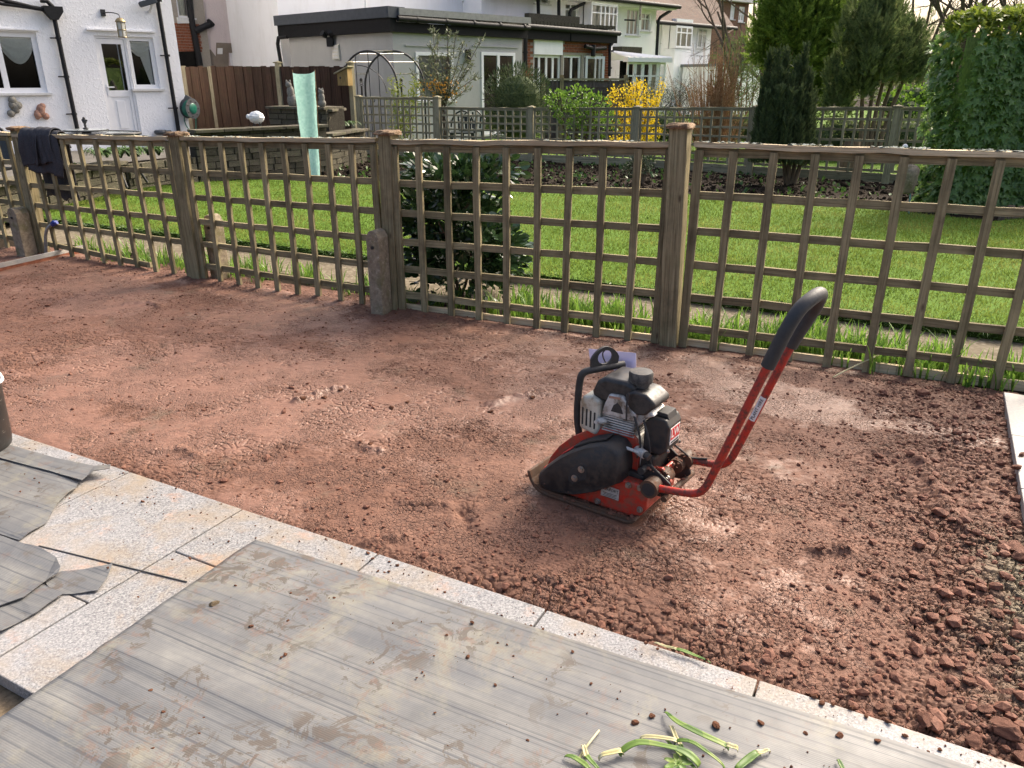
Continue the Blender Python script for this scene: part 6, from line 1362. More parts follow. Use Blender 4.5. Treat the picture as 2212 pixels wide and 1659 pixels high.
# ------------------------------------------------------------------ patio table, chair on the terrace
tb = at(187, 287, 10.6); tt_ = thing('patio_table', 'oval glass topped patio table with dark rim on the terrace', 'table', V(tb.x, tb.y, TZ)); TH = tb.z; rx, ry = .68, .42
ell = lambda r, z, n=40: [V(tb.x + rx * r * math.cos(2 * math.pi * k / n), tb.y + ry * r * math.sin(2 * math.pi * k / n), z) for k in range(n)]
m = MB(); o_ = ell(.985, TH); m.add(o_ + ell(.985, TH - .008), [tuple(range(40)), tuple(reversed(range(40, 80)))] + [(i + 40, (i + 1) % 40 + 40, (i + 1) % 40, i) for i in range(40)]); m.build('glass_top', M['table_glass'], tt_)
MB().tube(ell(1, TH - .008), .020, 8, close=True).build('rim', M['iron'], tt_, 60)
for sx in (-1, 1):
    for sy in (-1, 1): MB().tube(smooth_pts([V(tb.x + sx * .5, tb.y + sy * .26, TH - .02), V(tb.x + sx * .42, tb.y + sy * .2, TZ + .35), V(tb.x + sx * .55, tb.y + sy * .3, TZ)], 2), .017, 8).build('leg', M['iron'], tt_, 60)
ls = thing('lazy_susan', 'dark edged round turntable on the patio table', 'turntable', V(tb.x, tb.y, TH)); MB().lathe([(.06, .0), (.06, .02), (.27, .022), (.27, .036), (.25, .038)], Matrix.Translation((tb.x, tb.y, TH + .002)), 30).build('disc', M['iron'], ls, 40)
MB().lathe([(.01, .0385), (.245, .0385), (.245, .041), (.01, .041)], Matrix.Translation((tb.x, tb.y, TH + .002)), 30).build('glass', M['table_glass'], ls, 40)
p = V(tb.x, tb.y, TH + .044); figure('small dark figurine standing on the turntable of the patio table', p, [((0, 0, .01), (.035, .035, .015)), ((0, 0, .05), (.016, .016, .05)), ((0, 0, .10), (.03, .022, .035)), ((.0, 0, .135), (.018, .018, .02)), ((.02, 0, .11), (.025, .012, .014)), ((-.018, 0, .115), (.018, .01, .016))], 'iron', 'figurine', None)
q = at(-12, 300, 10.3); ch = thing('patio_chair', 'dark metal patio chair at the far left edge beside the table', 'chair', V(q.x, q.y, TZ))
MB().tube(smooth_pts([q + V(-.25, 0, -.5), q + V(-.24, 0, .0), q + V(-.15, 0, .12), q + V(.1, 0, .14), q + V(.16, 0, .06), q + V(.17, 0, -.5)], 2), .02, 8).build('back_frame', M['iron'], ch, 60)
m = MB(); m.box(q + V(-.04, -.25, -.36), (.44, .48, .03)); m.build('seat', M['iron'], ch)
m = MB(); m.box(q + V(-.04, .01, -.1), (.36, .015, .36)); m.build('back_sling', M['grey_plastic'], ch)
for sx in (-.22, .14): MB().tube([q + V(sx, -.46, -.36), q + V(sx, -.48, TZ - q.z)], .015, 8).build('leg', M['iron'], ch, 50)

# ------------------------------------------------------------------ arch
ar = thing('garden_arch', 'black wrought iron garden arch behind the far trellis', 'arch', at(800, 300, 18.2))
def hoop(cxp, hw, Y, ytop, yspr):
    c = at(cxp, yspr, Y); top = at(cxp, ytop, Y); w = (at(cxp + hw, yspr, Y) - c).length; H_ = top.z - c.z
    return [c + V(-w, 0, c.z * -1 + .05 - 0)] + [c + V(-w * math.cos(math.pi * k / 24), 0, H_ * math.sin(math.pi * k / 24)) for k in range(25)] + [c + V(w, 0, -c.z + .05)], c, w, H_
h_a, ca, wa, ha = hoop(799, 60, 18.0, 110, 190); h_b, cb_, wb, hb2 = hoop(853, 64, 18.6, 110, 190)
MB().tube(h_a, .022, 8).build('hoop', M['iron'], ar, 60); MB().tube(h_b, .022, 8).build('hoop', M['iron'], ar, 60)
for k in (3, 6, 9, 12, 15, 18, 21): MB().tube([h_a[k + 1], h_b[k + 1]], .009, 6).build('cross_bar', M['steel'], ar, 60)
for fx in (-.45, 0., .35):
    x = ca.x + wa * fx; z = ca.z + ha * math.sqrt(1 - fx * fx); MB().tube([V(x, ca.y, .05), V(x, ca.y, z)], .010, 6).build('upright', M['iron'], ar, 60)
MB().tube([ca + V(-wa * .4 + wa * math.sin(t * .157) , -.03, -.1 + ha * .75 * math.cos(t * .157)) for t in range(11)], .010, 6).build('inner_curve', M['iron'], ar, 60)
for x_, Y_ in ((781, 17.8), (867, 18.2)):
    q = at(x_, 185, Y_); m = MB(); m.tube([V(q.x, q.y, .05), q], .022, 8); m.build('finial_post', M['iron'], ar, 50); m = MB(); m.ball(q + V(0, 0, .12), .035); m.tube([q + V(.035 * math.cos(t * .8), .035 * math.sin(t * .8), .0 + t * .012) for t in range(9)], .007, 5); m.tube([q + V(-.035 * math.cos(t * .8), -.035 * math.sin(t * .8), .0 + t * .012) for t in range(9)], .007, 5); m.build('finial', M['iron'], ar, 50)
    MB().tube([q + V(0, 0, -.25), q + V(.25, 0, -.24), q + V(.27, 0, -.3), q + V(.24, 0, -.34)], .010, 6).build('scroll', M['iron'], ar, 50)
# plastic chairs behind the trellis
for x_, Y_, lb in ((1000, 17.6, 'dark green plastic chair behind the far trellis, left of the pair'), (1022, 18.4, 'dark green plastic chair behind the far trellis, right of the pair')):
    q = at(x_, 300, Y_); q.z = .0; c = thing('plastic_chair', lb, 'chair', q, 'plastic chairs on the far terrace'); a0 = -.3
    m = MB(); m.tube([q + V(-.25 * math.cos(math.pi * k / 12), .0, .80 - .28 + .33 * math.sin(math.pi * k / 12)) for k in range(13)], .018, 8); m.build('back_frame', M['chair_green'], c, 60)
    for k in range(5): m = MB(); m.bar(q + V(-.16 + .08 * k, .0, .45), q + V(-.18 + .09 * k, .02, .80 - .05 * abs(k - 2)), .04, .012, (1, 0, 0)); m.build('slat', M['chair_green'], c)
    m = MB(); m.box(q + V(0, -.24, .42), (.50, .48, .03)); m.build('seat', M['chair_green'], c, None, .01)
    for sx in (-1, 1):
        m = MB(); m.tube([q + V(.27 * sx, 0, .66), q + V(.28 * sx, -.42, .66), q + V(.27 * sx, -.46, .42)], .02, 8); m.build('armrest', M['chair_green'], c, 60)
        for sy in (.0, -.44): m = MB(); m.bar(q + V(.22 * sx, sy, .42), q + V(.26 * sx, sy, .0), .05, .03, (1, 0, 0)); m.build('leg', M['chair_green'], c)
# grey panel fence far behind
W9 = Wall(1262, 21.5, 4); gf = thing('panel_fence', 'grey brown panel fence in front of the brick extension', 'fence', W9.P(0, 0)); ua, ub2 = W9.uv(1174, 180)[0], W9.uv(1352, 180)[0]; zt9 = W9.uv(1262, 169)[1]; us = [ua, W9.uv(1213, 180)[0], ub2]
for a, b_ in zip(us[:-1], us[1:]):
    for k in range(10): m = MB(); z = zt9 - .06 - k * .15; m.add([W9.P(a, z, .0), W9.P(b_, z, .0), W9.P(b_, z - .158, .028), W9.P(a, z - .158, .028), W9.P(a, z, -.012), W9.P(b_, z, -.012), W9.P(b_, z - .158, .016), W9.P(a, z - .158, .016)], [(0, 3, 2, 1), (4, 5, 6, 7), (0, 1, 5, 4), (3, 7, 6, 2)]); m.build('board', M['panel_grey'], gf)
    for k in range(1, 4): m = MB(); u = a + (b_ - a) * k / 4; W9.box(m, u - .022, u + .022, .1, zt9 - .05, .029, .05); m.build('batten', M['panel_grey'], gf)
    m = MB(); W9.box(m, a, b_, zt9 - .05, zt9, -.02, .06); m.build('capping', M['fence_grey'], gf)
for u in us: m = MB(); W9.box(m, u - .05, u + .05, 0, zt9 + .08, -.055, -.021); W9.box(m, u - .05, u + .05, 0, zt9 + .02, .061, .09); m.build('post', M['fence'], gf)
# wrapped bundle on turquoise legs
q = g(1948, 466, .04); bd = thing('wrapped_stand', 'weathered mossy bundle on thin turquoise legs in front of the ivy column', 'garden stand', q); zb, ztop = at(1948, 415, q.y).z, at(1950, 357, q.y).z
m = MB(); prof = [(.03, zb - .02), (.06, zb), (.085, zb + .12), (.10, zb + (ztop - zb) * .7), (.09, ztop - .04), (.05, ztop), (.02, ztop + .005)]; m.lathe(prof, Matrix.Translation((q.x, q.y, 0)), 14); rr = random.Random(4); m.v = [(x + rr.uniform(-.008, .008), y + rr.uniform(-.008, .008), z) for x, y, z in m.v]; m.build('wrapped_body', M['concrete'], bd, 60)
for k, (dx, dy) in enumerate(((-.09, -.04), (-.05, .04), (.05, -.05), (.09, .03))): MB().tube([V(q.x + dx * .5, q.y + dy * .5, zb + .1), V(q.x + dx, q.y + dy, .03)], .009, 6).build('leg', M['teal'], bd, 50)
tp_ = at(1955, 318, q.y); MB().tube([V(q.x + .02, q.y, ztop - .02), V(tp_.x, q.y, tp_.z - .03)], .010, 6).build('pole', M['steel'], bd, 50); MB().ball(V(tp_.x, q.y, tp_.z), (.03, .03, .035)).build('knob', M['white'], bd, 60)
# white pebbles in the border, log edging by the ivy
for k in range(7): q = g(1704 + 7 * k, 431 + 3 * ((k * 5) % 4), .03); tag(MB().ball(q + V(0, 0, .015), (.03, .022, .02), None, 8, 6).build('pebble', M['white'], None, 60), 'white pebble in the border at the foot of the yew', 'pebble', 'white pebbles in the border')
for k in range(6): q = g(2165 + 12 * k, 476 + k, .03); o = MB().lathe([(.045, -.05), (.045, .13 + .02 * (k % 2)), (.035, .145 + .02 * (k % 2))], Matrix.Translation(q), 10).build('log_edging', M['bark'], None, 40); tag(o, 'short upright log edging the bed below the ivy column', 'log', 'log edging by the ivy')
q = at(1612, 395, 13.2); q.z = .16; m = MB(); m.box(q + V(0, 0, .06), (.14, .08, .15)); tag(m.build('outdoor_socket', M['grey_plastic'], None, None, .01), 'dark outdoor socket box at the foot of the far trellis by the yew', 'socket')
# ------------------------------------------------------------------ plants
oval_v = [(0, 0, 0), (.30, .28, .05), (.36, .55, .06), (.2, .84, .02), (0, 1, -.06), (-.2, .84, .02), (-.36, .55, .06), (-.30, .28, .05), (0, .5, -.03)]
oval_f = [(0, 1, 8), (1, 2, 8), (2, 3, 8), (3, 4, 8), (4, 5, 8), (5, 6, 8), (6, 7, 8), (7, 0, 8)]
ivy_v = [(0, 0, 0), (.42, -.10, .02), (.30, .22, .03), (.52, .50, -.03), (.20, .52, .03), (0, 1, -.08), (-.20, .52, .03), (-.52, .50, -.03), (-.30, .22, .03), (-.42, -.10, .02), (0, .35, .0)]
ivy_f = [(10, i, i + 1) for i in range(9)] + [(10, 9, 0)]
nar_v = [(-.06, 0, 0), (.06, 0, 0), (.11, .5, .06), (-.11, .5, .06), (0, 1, 0)]; nar_f = [(0, 1, 2), (0, 2, 3), (3, 2, 4)]
# conifer spray: a flat feather of short pointed scales
spr_v, spr_f = [], []
for k in range(9):
    y0 = k * .1; L_ = .40 * (1 - .08 * k); s_ = 1 if k % 2 else -1
    if k == 8: pts = [(-.09, .66, 0), (.09, .66, 0), (0, 1.12, .02)]
    else: pts = [(0, y0 - .02, 0), (.0, y0 + .17, .02), (s_ * L_ * .72, y0 + L_ * .85, .06)]
    b_ = len(spr_v); spr_v += pts; spr_f.append((b_, b_ + 1, b_ + 2))
flw_v = [(0, 0, 0), (.5, .25, .2), (.15, .5, .0), (0, .9, .25), (-.15, .5, 0), (-.5, .25, .2)]; flw_f = [(0, 1, 2), (0, 2, 4), (2, 3, 4), (0, 4, 5)]
def fr_y(d, spin_amt=np.pi):
    """frames whose local y points along d (leaf axis)"""
    Rz = frames(d, rng.uniform(-spin_amt, spin_amt, len(d))); return np.stack([Rz[:, :, 0], Rz[:, :, 2], -Rz[:, :, 1]], axis=2)
def fr_face(d, nrm):
    """local y along d, local z as close to nrm as possible"""
    y = d / np.linalg.norm(d, axis=1, keepdims=True); z = nrm - y * (nrm * y).sum(1, keepdims=True); z /= np.linalg.norm(z, axis=1, keepdims=True) + 1e-9
    return np.stack([np.cross(y, z), y, z], axis=2)
def leaves(name, mat, pos, d, size, tv, tf, parent, kind=True, nrm=None):
    v, f = scatter(tv, tf, pos, fr_y(d) if nrm is None else fr_face(d, nrm), size); o = link(name, mesh_np(name, v, f), M[mat], parent); return stuff(o) if kind else o
def single_leaves(name, mats, pos, d, size, tv, tf, parent, nrm=None):
    mm = []
    for mt in mats: e = mesh_np(name, np.array(tv), np.array(tf)); e.materials.append(M[mt]); mm.append(e)
    Fm = fr_y(d) if nrm is None else fr_face(d, nrm)
    for i in range(len(pos)):
        Mx = Matrix.Identity(4)
        for a in range(3):
            for b in range(3): Mx[a][b] = Fm[i, a, b] * size[i]
            Mx[a][3] = pos[i, a]
        link(name, mm[i % len(mm)], None, parent, Mx)
def ellipsoid(n, c, r, shell=.55):
    u = unit(n); q = rng.uniform(shell, 1, n) ** .6; return np.array(c) + u * q[:, None] * np.array(r), u
def branch_tree(m, p, d, L, r, depth, spread=.55, up=.15, kids=(2, 4), droop=0, ends=None):
    n = 4; pts = [Vector(p)]; dd = Vector(d).normalized()
    for i in range(n):
        dd = (dd + Vector((random.uniform(-1, 1), random.uniform(-1, 1), random.uniform(-1, 1))) * .16 + Vector((0, 0, up - droop * (1 if depth < 2 else 0))) * .2).normalized(); pts.append(pts[-1] + dd * (L / n))
    m.tube(pts, [r * (1 - .5 * i / n) for i in range(n + 1)], 6 if depth > 2 else (4 if depth > 0 else 3), caps=False)
    if ends is not None and depth <= 1: ends.append((pts[-1], dd)); ends.append((pts[2], dd))
    if depth == 0: return
    for k in range(random.randint(*kids)):
        i = random.randint(1, n); sd = Vector((random.gauss(0, 1), random.gauss(0, 1), random.gauss(.2, .8))).normalized()
        branch_tree(m, pts[i], (dd * (1 - spread) + sd * spread), L * random.uniform(.5, .8), r * .5, depth - 1, spread, up, kids, droop, ends)

# ---- bulb clumps along the foot of the trellis
cl_meshes = []
for s_ in range(6):
    m = MB(); rr = random.Random(s_ + 40)
    for k in range(15):
        a = rr.uniform(0, 6.28); ln = rr.uniform(.09, .19); lean = rr.uniform(.15, .9); w = rr.uniform(.007, .013); bx, by = rr.uniform(-.05, .05), rr.uniform(-.05, .05); dx, dy = math.cos(a), math.sin(a); b0 = len(m.v)
        for j in range(5):
            t = j / 4; rad = lean * ln * t * t * .8; z = ln * (t - .22 * lean * t * t); ww = w * (1 - t ** 3 * .95)
            m.v += [(bx + dx * rad - dy * ww / 2, by + dy * rad + dx * ww / 2, z), (bx + dx * rad + dy * ww / 2, by + dy * rad - dx * ww / 2, z)]
        for j in range(4): m.f.append((b0 + 2 * j, b0 + 2 * j + 1, b0 + 2 * j + 3, b0 + 2 * j + 2))
    e = m.mesh('bulb_clump', 60); e.materials.append(M['bulb']); cl_meshes.append(e)
for k in range(330):
    u = random.uniform(.1, 8.9) if random.random() < .35 else random.uniform(3.6, 8.9); d_ = random.uniform(.06, .42); q = fp(u, d_, -.012)
    if abs(q.x) > .7 * q.y + .3: continue
    sc_ = random.uniform(.75, 1.4) * (1.0 if u > 4 else .9)
    if 3.55 < u < 4.6 and d_ > .15: continue
    tag(link('bulb_clump', random.choice(cl_meshes), None, None, Matrix.Translation(q) @ Matrix.Rotation(random.uniform(0, 6.28), 4, 'Z') @ Matrix.Scale(sc_, 4)), 'clump of fresh green bulb leaves along the foot of the front trellis', 'plant', 'bulb clumps at the front trellis')
# a few dead stalks and pale stems in the bed
for k, (x, y, x2, y2) in enumerate(((1165, 690, 1160, 655), (1178, 692, 1182, 662), (1330, 700, 1338, 662), (1322, 705, 1318, 668))):
    q = g(x, y); MBk = MB().tube([q, at(x2, y2, q.y)], [.006, .003], 5); tag(MBk.build('dead_stalk', M['twig'], None, 50), 'short dead stalk in the bed behind the camellia panel', 'stalk', 'dead stalks in the bed')
q = g(1830, 808); o = MB().tube(smooth_pts([g(1800, 815, .02), g(1830, 798, .05), g(1935, 750, .10)], 2), .004, 5).build('straw_stem', M['cut_stem'], None, 50); tag(o, 'bent straw coloured stem leaning in the bulbs at the right', 'stem')

# ---- camellia behind the third panel
cq_ = at(1003, 640, (g(1003, 668) + FN * .36).y); cq_.z = 0.0; cam_t = thing('camellia', 'dark glossy leaved camellia bush behind the trellis', 'shrub', cq_)
zt = at(1003, 338, cq_.y).z; rxx = (at(1128, 500, cq_.y) - at(885, 500, cq_.y)).length / 2 * 1.03
m = MB(); ends = []
for k in range(5): branch_tree(m, cq_ + V(random.uniform(-.05, .05), 0, -.02), (random.uniform(-.5, .5), random.uniform(-.3, .3), 1), zt * .5, .016, 2, .5, .3)
m.build('stems', M['bark'], cam_t, 60)
n = 1500; pos = np.empty((0, 3)); dd_ = np.empty((0, 3))
for k in range(78):
    z = random.uniform(.10, zt - .06); rr = rxx * (1 - .25 * abs(z / zt - .55)) * .85; c = np.array([cq_.x + random.uniform(-1, 1) * rr, cq_.y + random.uniform(-.8, .8) * rr, z]); q, u = ellipsoid(34, c, (.13, .13, .11), .2); pos = np.vstack([pos, q]); out = q - np.array([cq_.x, cq_.y, z - .25]); dd_ = np.vstack([dd_, out / np.linalg.norm(out, axis=1, keepdims=True) + u * .7])
sz = rng.uniform(.060, .095, len(pos)); front = np.argsort(pos[:, 1] - .6 * pos[:, 2] * 0)[:290]; rest = np.setdiff1d(np.arange(len(pos)), front)
dd_[:, 2] -= .35; cn_ = np.array([0, -.35, 1.]) + rng.normal(0, .5, pos.shape); leaves('inner_leaves', 'camellia', pos[rest], dd_[rest], sz[rest], oval_v, oval_f, cam_t, nrm=cn_[rest]); single_leaves('leaf', ['camellia'], pos[front], dd_[front], sz[front], oval_v, oval_f, cam_t, nrm=cn_[front])

# ---- ivy clad column at the right
iv = thing('ivy_column', 'tall clipped column of ivy at the right edge, yellowish on top', 'ivy column', g(2090, 470)); bq = g(2090, 468); X0 = at(2008, 300, bq.y + .5).x; X1 = X0 + 1.75; zt = at(2100, 30, bq.y).z; Yc = bq.y + .30
cx_, hx, hy = (X0 + X1) / 2, (X1 - X0) / 2, .30
def iv_surf(n):
    P, D, Nn = [], [], []
    while len(P) < n:
        f = random.random(); z = random.uniform(.06, zt)
        if f < .58: x, y, d = cx_ + random.uniform(-hx, hx), Yc - hy, (0, -1, 0)
        elif f < .78: x, y, d = cx_ - hx, Yc + random.uniform(-hy, hy), (-1, 0, 0)
        else: x, y, z, d = cx_ + random.uniform(-hx, hx), Yc + random.uniform(-hy, hy), zt, (0, 0, 1)
        k = float(fbm(np.array([x * 2.3 + y]), np.array([z * 2.1]), 3, 77)[0] - .5) * .34; k += -.10 * max(0, .6 - z) / .6
        if d[2] == 0 and z > zt - .25: k -= (z - zt + .25) ** 2 * 1.5
        dv = Vector(d); p = Vector((x, y, z)) + dv * (k + random.uniform(-.05, .06)); P.append(p[:]); D.append((dv * .35 + Vector((random.gauss(0, .55), random.gauss(0, .3), random.gauss(-.8, .35)))).normalized()[:]); Nn.append((dv + Vector((random.gauss(0, .38), random.gauss(0, .38), random.gauss(.45, .35))))[:])
    return np.array(P), np.array(D), np.array(Nn)
P_, D_, N_ = iv_surf(6400); sz = rng.uniform(.065, .115, len(P_)); young = (P_[:, 2] > zt - .18 + rng.normal(0, .06, len(P_)))
fr_ = np.argsort(P_[:, 1] + rng.uniform(0, .25, len(P_)) + 9 * (P_[:, 0] > cx_ + .15) + 9 * young)[:295]; mask = np.ones(len(P_), bool); mask[fr_] = False
leaves('leaf_mass', 'ivy', P_[mask & ~young], D_[mask & ~young], sz[mask & ~young], ivy_v, ivy_f, iv, nrm=N_[mask & ~young]); D_[young] += np.array([0, 0, .9]); leaves('young_leaves', 'ivy_young', P_[mask & young], D_[mask & young], sz[mask & young] * .9, ivy_v, ivy_f, iv); single_leaves('leaf', ['ivy'], P_[fr_], D_[fr_], sz[fr_], ivy_v, ivy_f, iv, nrm=N_[fr_])
m = MB(); m.box((cx_ + .05, Yc + .05, zt / 2 - .06), (hx * 2 - .34, hy * 2 - .24, zt - .28)); m.build('dark_core', M['ivy'], iv)
MB().tube([V(cx_ - .3, Yc + .12, 0), V(cx_ - .3, Yc + .12, zt * .6)], .05, 8).build('trunk', M['bark'], iv, 50)

# ---- conifers
def conifer(name, label, cat, base, lobes, mat, size, per, trunks, upb=1.2, group=None, tv=spr_v, tf=spr_f, core=True, shell=.45, plumes=0, pr=(.14, .3)):
    t = thing(name, label, cat, base, group); P, D = [], []; main = lobes
    if plumes:      # break every lobe into upright plumes standing on its surface
        lobes = []
        for (c, r_) in main:
            for k in range(plumes):
                u = Vector((random.gauss(0, 1), random.gauss(-.5, 1), random.gauss(.1, .8))).normalized(); s_ = random.uniform(.7, 1.25); lobes.append((c + Vector((u.x * r_[0], u.y * r_[1], u.z * r_[2])) * .85, (pr[0] * s_, pr[0] * s_, pr[1] * s_)))
    for (c, r_) in lobes:
        n = int(per * r_[0] * r_[2]); q, u = ellipsoid(n, c[:], r_, shell); P.append(q); D.append(u + np.array([0, 0, upb]) + rng.normal(0, .25, (n, 3)))
    P = np.vstack(P); D = np.vstack(D); leaves('crown', mat, P, D, rng.uniform(.6, 1.2, len(P)) * size, tv, tf, t)
    if core:
        m = MB()
        for c, r_ in main: m.ball(c, (r_[0] * .5, r_[1] * .5, r_[2] * .6), None, 8, 6)
        m.build('inner_foliage', M[mat], t)
    for pts, r_ in trunks: MB().tube(smooth_pts(pts, 1), r_, 7).build('trunk', M['bark'], t, 60)
    return t
def lobe(x, y, Y, w, h): return at(x, y, Y), (w, w * .9, h)
kY = lambda Y: Y / 1661 * .866
yb = g(1706, 404); Y = yb.y
yt = thing('yew_tree', 'dark upright columnar yew with many narrow spires beside the far trellis', 'tree', yb); P, D = [], []
for x, y0, dy in ((1648, 215, .1), (1655, 165, 0), (1664, 118, .1), (1673, 165, -.1), (1682, 106, .05), (1692, 155, -.1), (1701, 112, .1), (1712, 165, -.15), (1722, 135, 0), (1731, 160, .12), (1741, 102, 0), (1751, 155, -.05), (1759, 200, .05), (1660, 205, -.25), (1685, 190, -.3), (1707, 200, -.3), (1730, 195, -.25), (1748, 210, -.2), (1670, 260, -.35), (1700, 255, -.38), (1728, 262, -.34), (1752, 280, -.15)):
    top = at(x, y0, Y + dy * 1.2); bz = .34 + random.uniform(-.05, .1); n = int(520 * (top.z - bz)); t_ = rng.beta(1.0, 1.25, n); rad = .100 * (1 - t_) ** .9 * rng.uniform(.45, 1.1, n); an_ = rng.uniform(0, 2 * np.pi, n)
    P.append(np.stack([top.x + rad * np.cos(an_), top.y + rad * np.sin(an_), bz + (top.z - bz) * t_], -1)); D.append(np.stack([np.cos(an_) * .5, np.sin(an_) * .5, np.full(n, 1.1)], -1) + rng.normal(0, .28, (n, 3)))
P = np.vstack(P); D = np.vstack(D); leaves('crown', 'yew', P, D, rng.uniform(.07, .13, len(P)), spr_v, spr_f, yt)
for dx in (-.22, -.1, .05, .2): MB().tube(smooth_pts([yb + V(dx * .2, 0, -.03), yb + V(dx * .5, 0, .25), yb + V(dx, 0, .9)], 1), [.04, .03, .02], 7).build('trunk', M['bark'], yt, 60)
Yb = 17.5; q = at(1735, 250, Yb)
conifer('cypress_tree', 'bright green feathery cypress towering behind the yew', 'tree', V(q.x, q.y, 0), [lobe(x, y, Yb + dy, w, h) for x, y, dy, w, h in ((1735, -40, 0, .42, .8), (1700, -10, -.2, .40, .55), (1765, 0, -.1, .45, .6), (1720, 55, -.4, .45, .5), (1780, 55, -.2, .46, .5), (1805, 25, 0, .35, .5), (1690, 70, -.1, .40, .5), (1750, 110, -.4, .5, .5), (1800, 110, -.1, .4, .45), (1700, 140, .1, .5, .5), (1770, 170, -.1, .5, .5), (1820, 160, .1, .3, .4), (1670, 30, .2, .35, .6), (1655, 110, .2, .3, .4), (1730, 200, 0, .55, .5))], 'conifer', .24, 1150, [([V(q.x, q.y, -.05), V(q.x, q.y, 2.0), V(q.x, q.y, 5)], [.14, .1, .03])], .9, plumes=10, pr=(.15, .36))
Yb = 15.2; q = at(1880, 300, Yb); rs = random.Random(8)
jl = [(1888, 20, 0, .28, .55), (1905, -20, 0, .22, .5), (1850, 80, .1, .32, .40), (1885, 75, -.2, .34, .45), (1925, 80, 0, .32, .42), (1960, 110, .1, .25, .35), (1835, 125, 0, .30, .36), (1870, 130, -.3, .34, .34), (1915, 130, -.2, .30, .30), (1955, 150, 0, .26, .26), (1985, 130, .1, .20, .32), (1825, 170, .2, .30, .28), (1850, 190, 0, .30, .22), (1810, 215, .2, .26, .2), (1945, 60, .2, .25, .35), (1905, 50, .1, .3, .4), (1862, 40, .1, .22, .35)]
conifer('juniper_tree', 'loose grey green juniper with bare stems between cypress and ivy column', 'tree', V(q.x, q.y, 0), [lobe(x, y, Yb + dy, w, h) for x, y, dy, w, h in jl], 'juniper', .15, 3300, [([V(q.x + dx * .3, q.y, -.05), V(q.x + dx * .5, q.y + .1, .7), V(q.x + dx, q.y, 1.9)], [.055, .042, .02]) for dx in (-.35, -.1, .1, .3, .55)], 1.3, core=False, shell=.25, plumes=7, pr=(.12, .26))
m = MB(); m.tube([at(1868, 300, 13.6) * 1, at(1872, 380, 13.6)], .1, 6)
q = at(1880, 372, 13.0); o = MB().tube([V(q.x, q.y + .9, -.02), V(q.x, q.y + .9, .35), V(q.x + .02, q.y + .9, .5)], [.19, .15, .12], 10).build('tree_stump', M['bark'], None, 50); tag(o, 'reddish brown tree stump seen through the far trellis right of the yew', 'stump')

# ---- shrubs
def shrub(name, label, lobes, mat, size, per, base, tv=oval_v, tf=oval_f, stems=6, upb=.5, core=None, shell=.35, stem_r=.012, cat='shrub'):
    t = thing(name, label, cat, base); P, D = [], []
    for (c, r_) in lobes:
        n = int(per * r_[0] * r_[2]); q, u = ellipsoid(n, c[:], r_, shell); P.append(q); D.append(u + np.array([0, 0, upb]) + rng.normal(0, .35, (n, 3)))
    P = np.vstack(P); D = np.vstack(D); leaves('foliage', mat, P, D, rng.uniform(.6, 1.2, len(P)) * size, tv, tf, t)
    m = MB()
    for k in range(stems): c = random.choice(lobes); m.tube(smooth_pts([Vector(base), Vector(base).lerp(c[0], .5) + V(random.uniform(-.1, .1), 0, .05), c[0] + V(random.uniform(-1, 1) * c[1][0] * .6, 0, c[1][2] * .6)], 1), [stem_r, stem_r * .8, stem_r * .7, stem_r * .6, stem_r * .5, stem_r * .3][:6] if False else stem_r, 5)
    m.build('stems', M['bark'], t, 60)
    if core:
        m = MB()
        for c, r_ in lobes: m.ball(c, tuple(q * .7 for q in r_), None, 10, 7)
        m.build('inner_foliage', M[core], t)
    return t
b0 = at(1118, 300, 16.9); b0.z = 0
t = shrub('round_shrub', 'dark round evergreen shrub with wispy tips behind the far trellis', [lobe(1118, 214, 16.9, .68, .66), lobe(1118, 262, 16.8, .66, .5)], 'yew', .075, 8000, b0, nar_v, nar_f, core='yew')
n = 900; q, u = ellipsoid(n, at(1118, 214, 16.9)[:], (.68, .6, .66), .97); k = u[:, 2] > .1; leaves('wispy_tips', 'shrub', q[k], u[k] + np.array([.15, 0, .8]), rng.uniform(.05, .12, k.sum()), nar_v, nar_f, t)
b0 = at(1250, 320, 15.0); b0.z = 0; shrub('climbing_rose', 'fresh green climber growing over the far trellis', [lobe(x, y, 14.75 + dy, w, h) for x, y, dy, w, h in ((1215, 225, 0, .30, .22), (1250, 212, .1, .32, .24), (1285, 225, 0, .28, .22), (1230, 250, -.1, .3, .2), (1270, 255, 0, .3, .2), (1300, 250, 0, .2, .2), (1200, 215, .1, .2, .18), (1240, 285, .1, .2, .25), (1290, 280, .1, .2, .25), (1320, 265, .1, .15, .15))], 'green', .055, 3300, b0, stems=14, upb=.3)
fb0 = at(1378, 330, 15.9); fb0.z = 0; ft = thing('forsythia', 'forsythia bush in bright yellow flower behind the far trellis', 'shrub', fb0); m = MB(); P, D = [], []; rs = random.Random(5)
for x, y in ((1322, 200), (1330, 192), (1318, 215), (1345, 195), (1360, 190), (1368, 186), (1375, 182), (1384, 180), (1390, 190), (1398, 200), (1412, 215), (1424, 196), (1432, 182), (1420, 220), (1350, 230), (1380, 225), (1400, 235), (1335, 240), (1330, 270), (1360, 270), (1390, 270), (1415, 265), (1345, 300), (1380, 300), (1410, 295), (1430, 285), (1372, 205), (1355, 212), (1325, 300), (1398, 255)):
    e = at(x, y, 15.9 + rs.uniform(-.35, .35)); mid = fb0.lerp(e, .55) + V(rs.uniform(-.05, .05), 0, .1); pts = smooth_pts([fb0, mid, e], 2); m.tube(pts, .008, 5)
    L_ = len(pts); i0 = int(L_ * .35)
    for k in range(120): i = rs.randrange(i0, L_); p = pts[i]; P.append((p + Vector((rs.gauss(0, .045), rs.gauss(0, .045), rs.gauss(0, .045))))[:]); D.append((rs.gauss(0, 1), rs.gauss(0, 1), rs.gauss(.2, 1)))
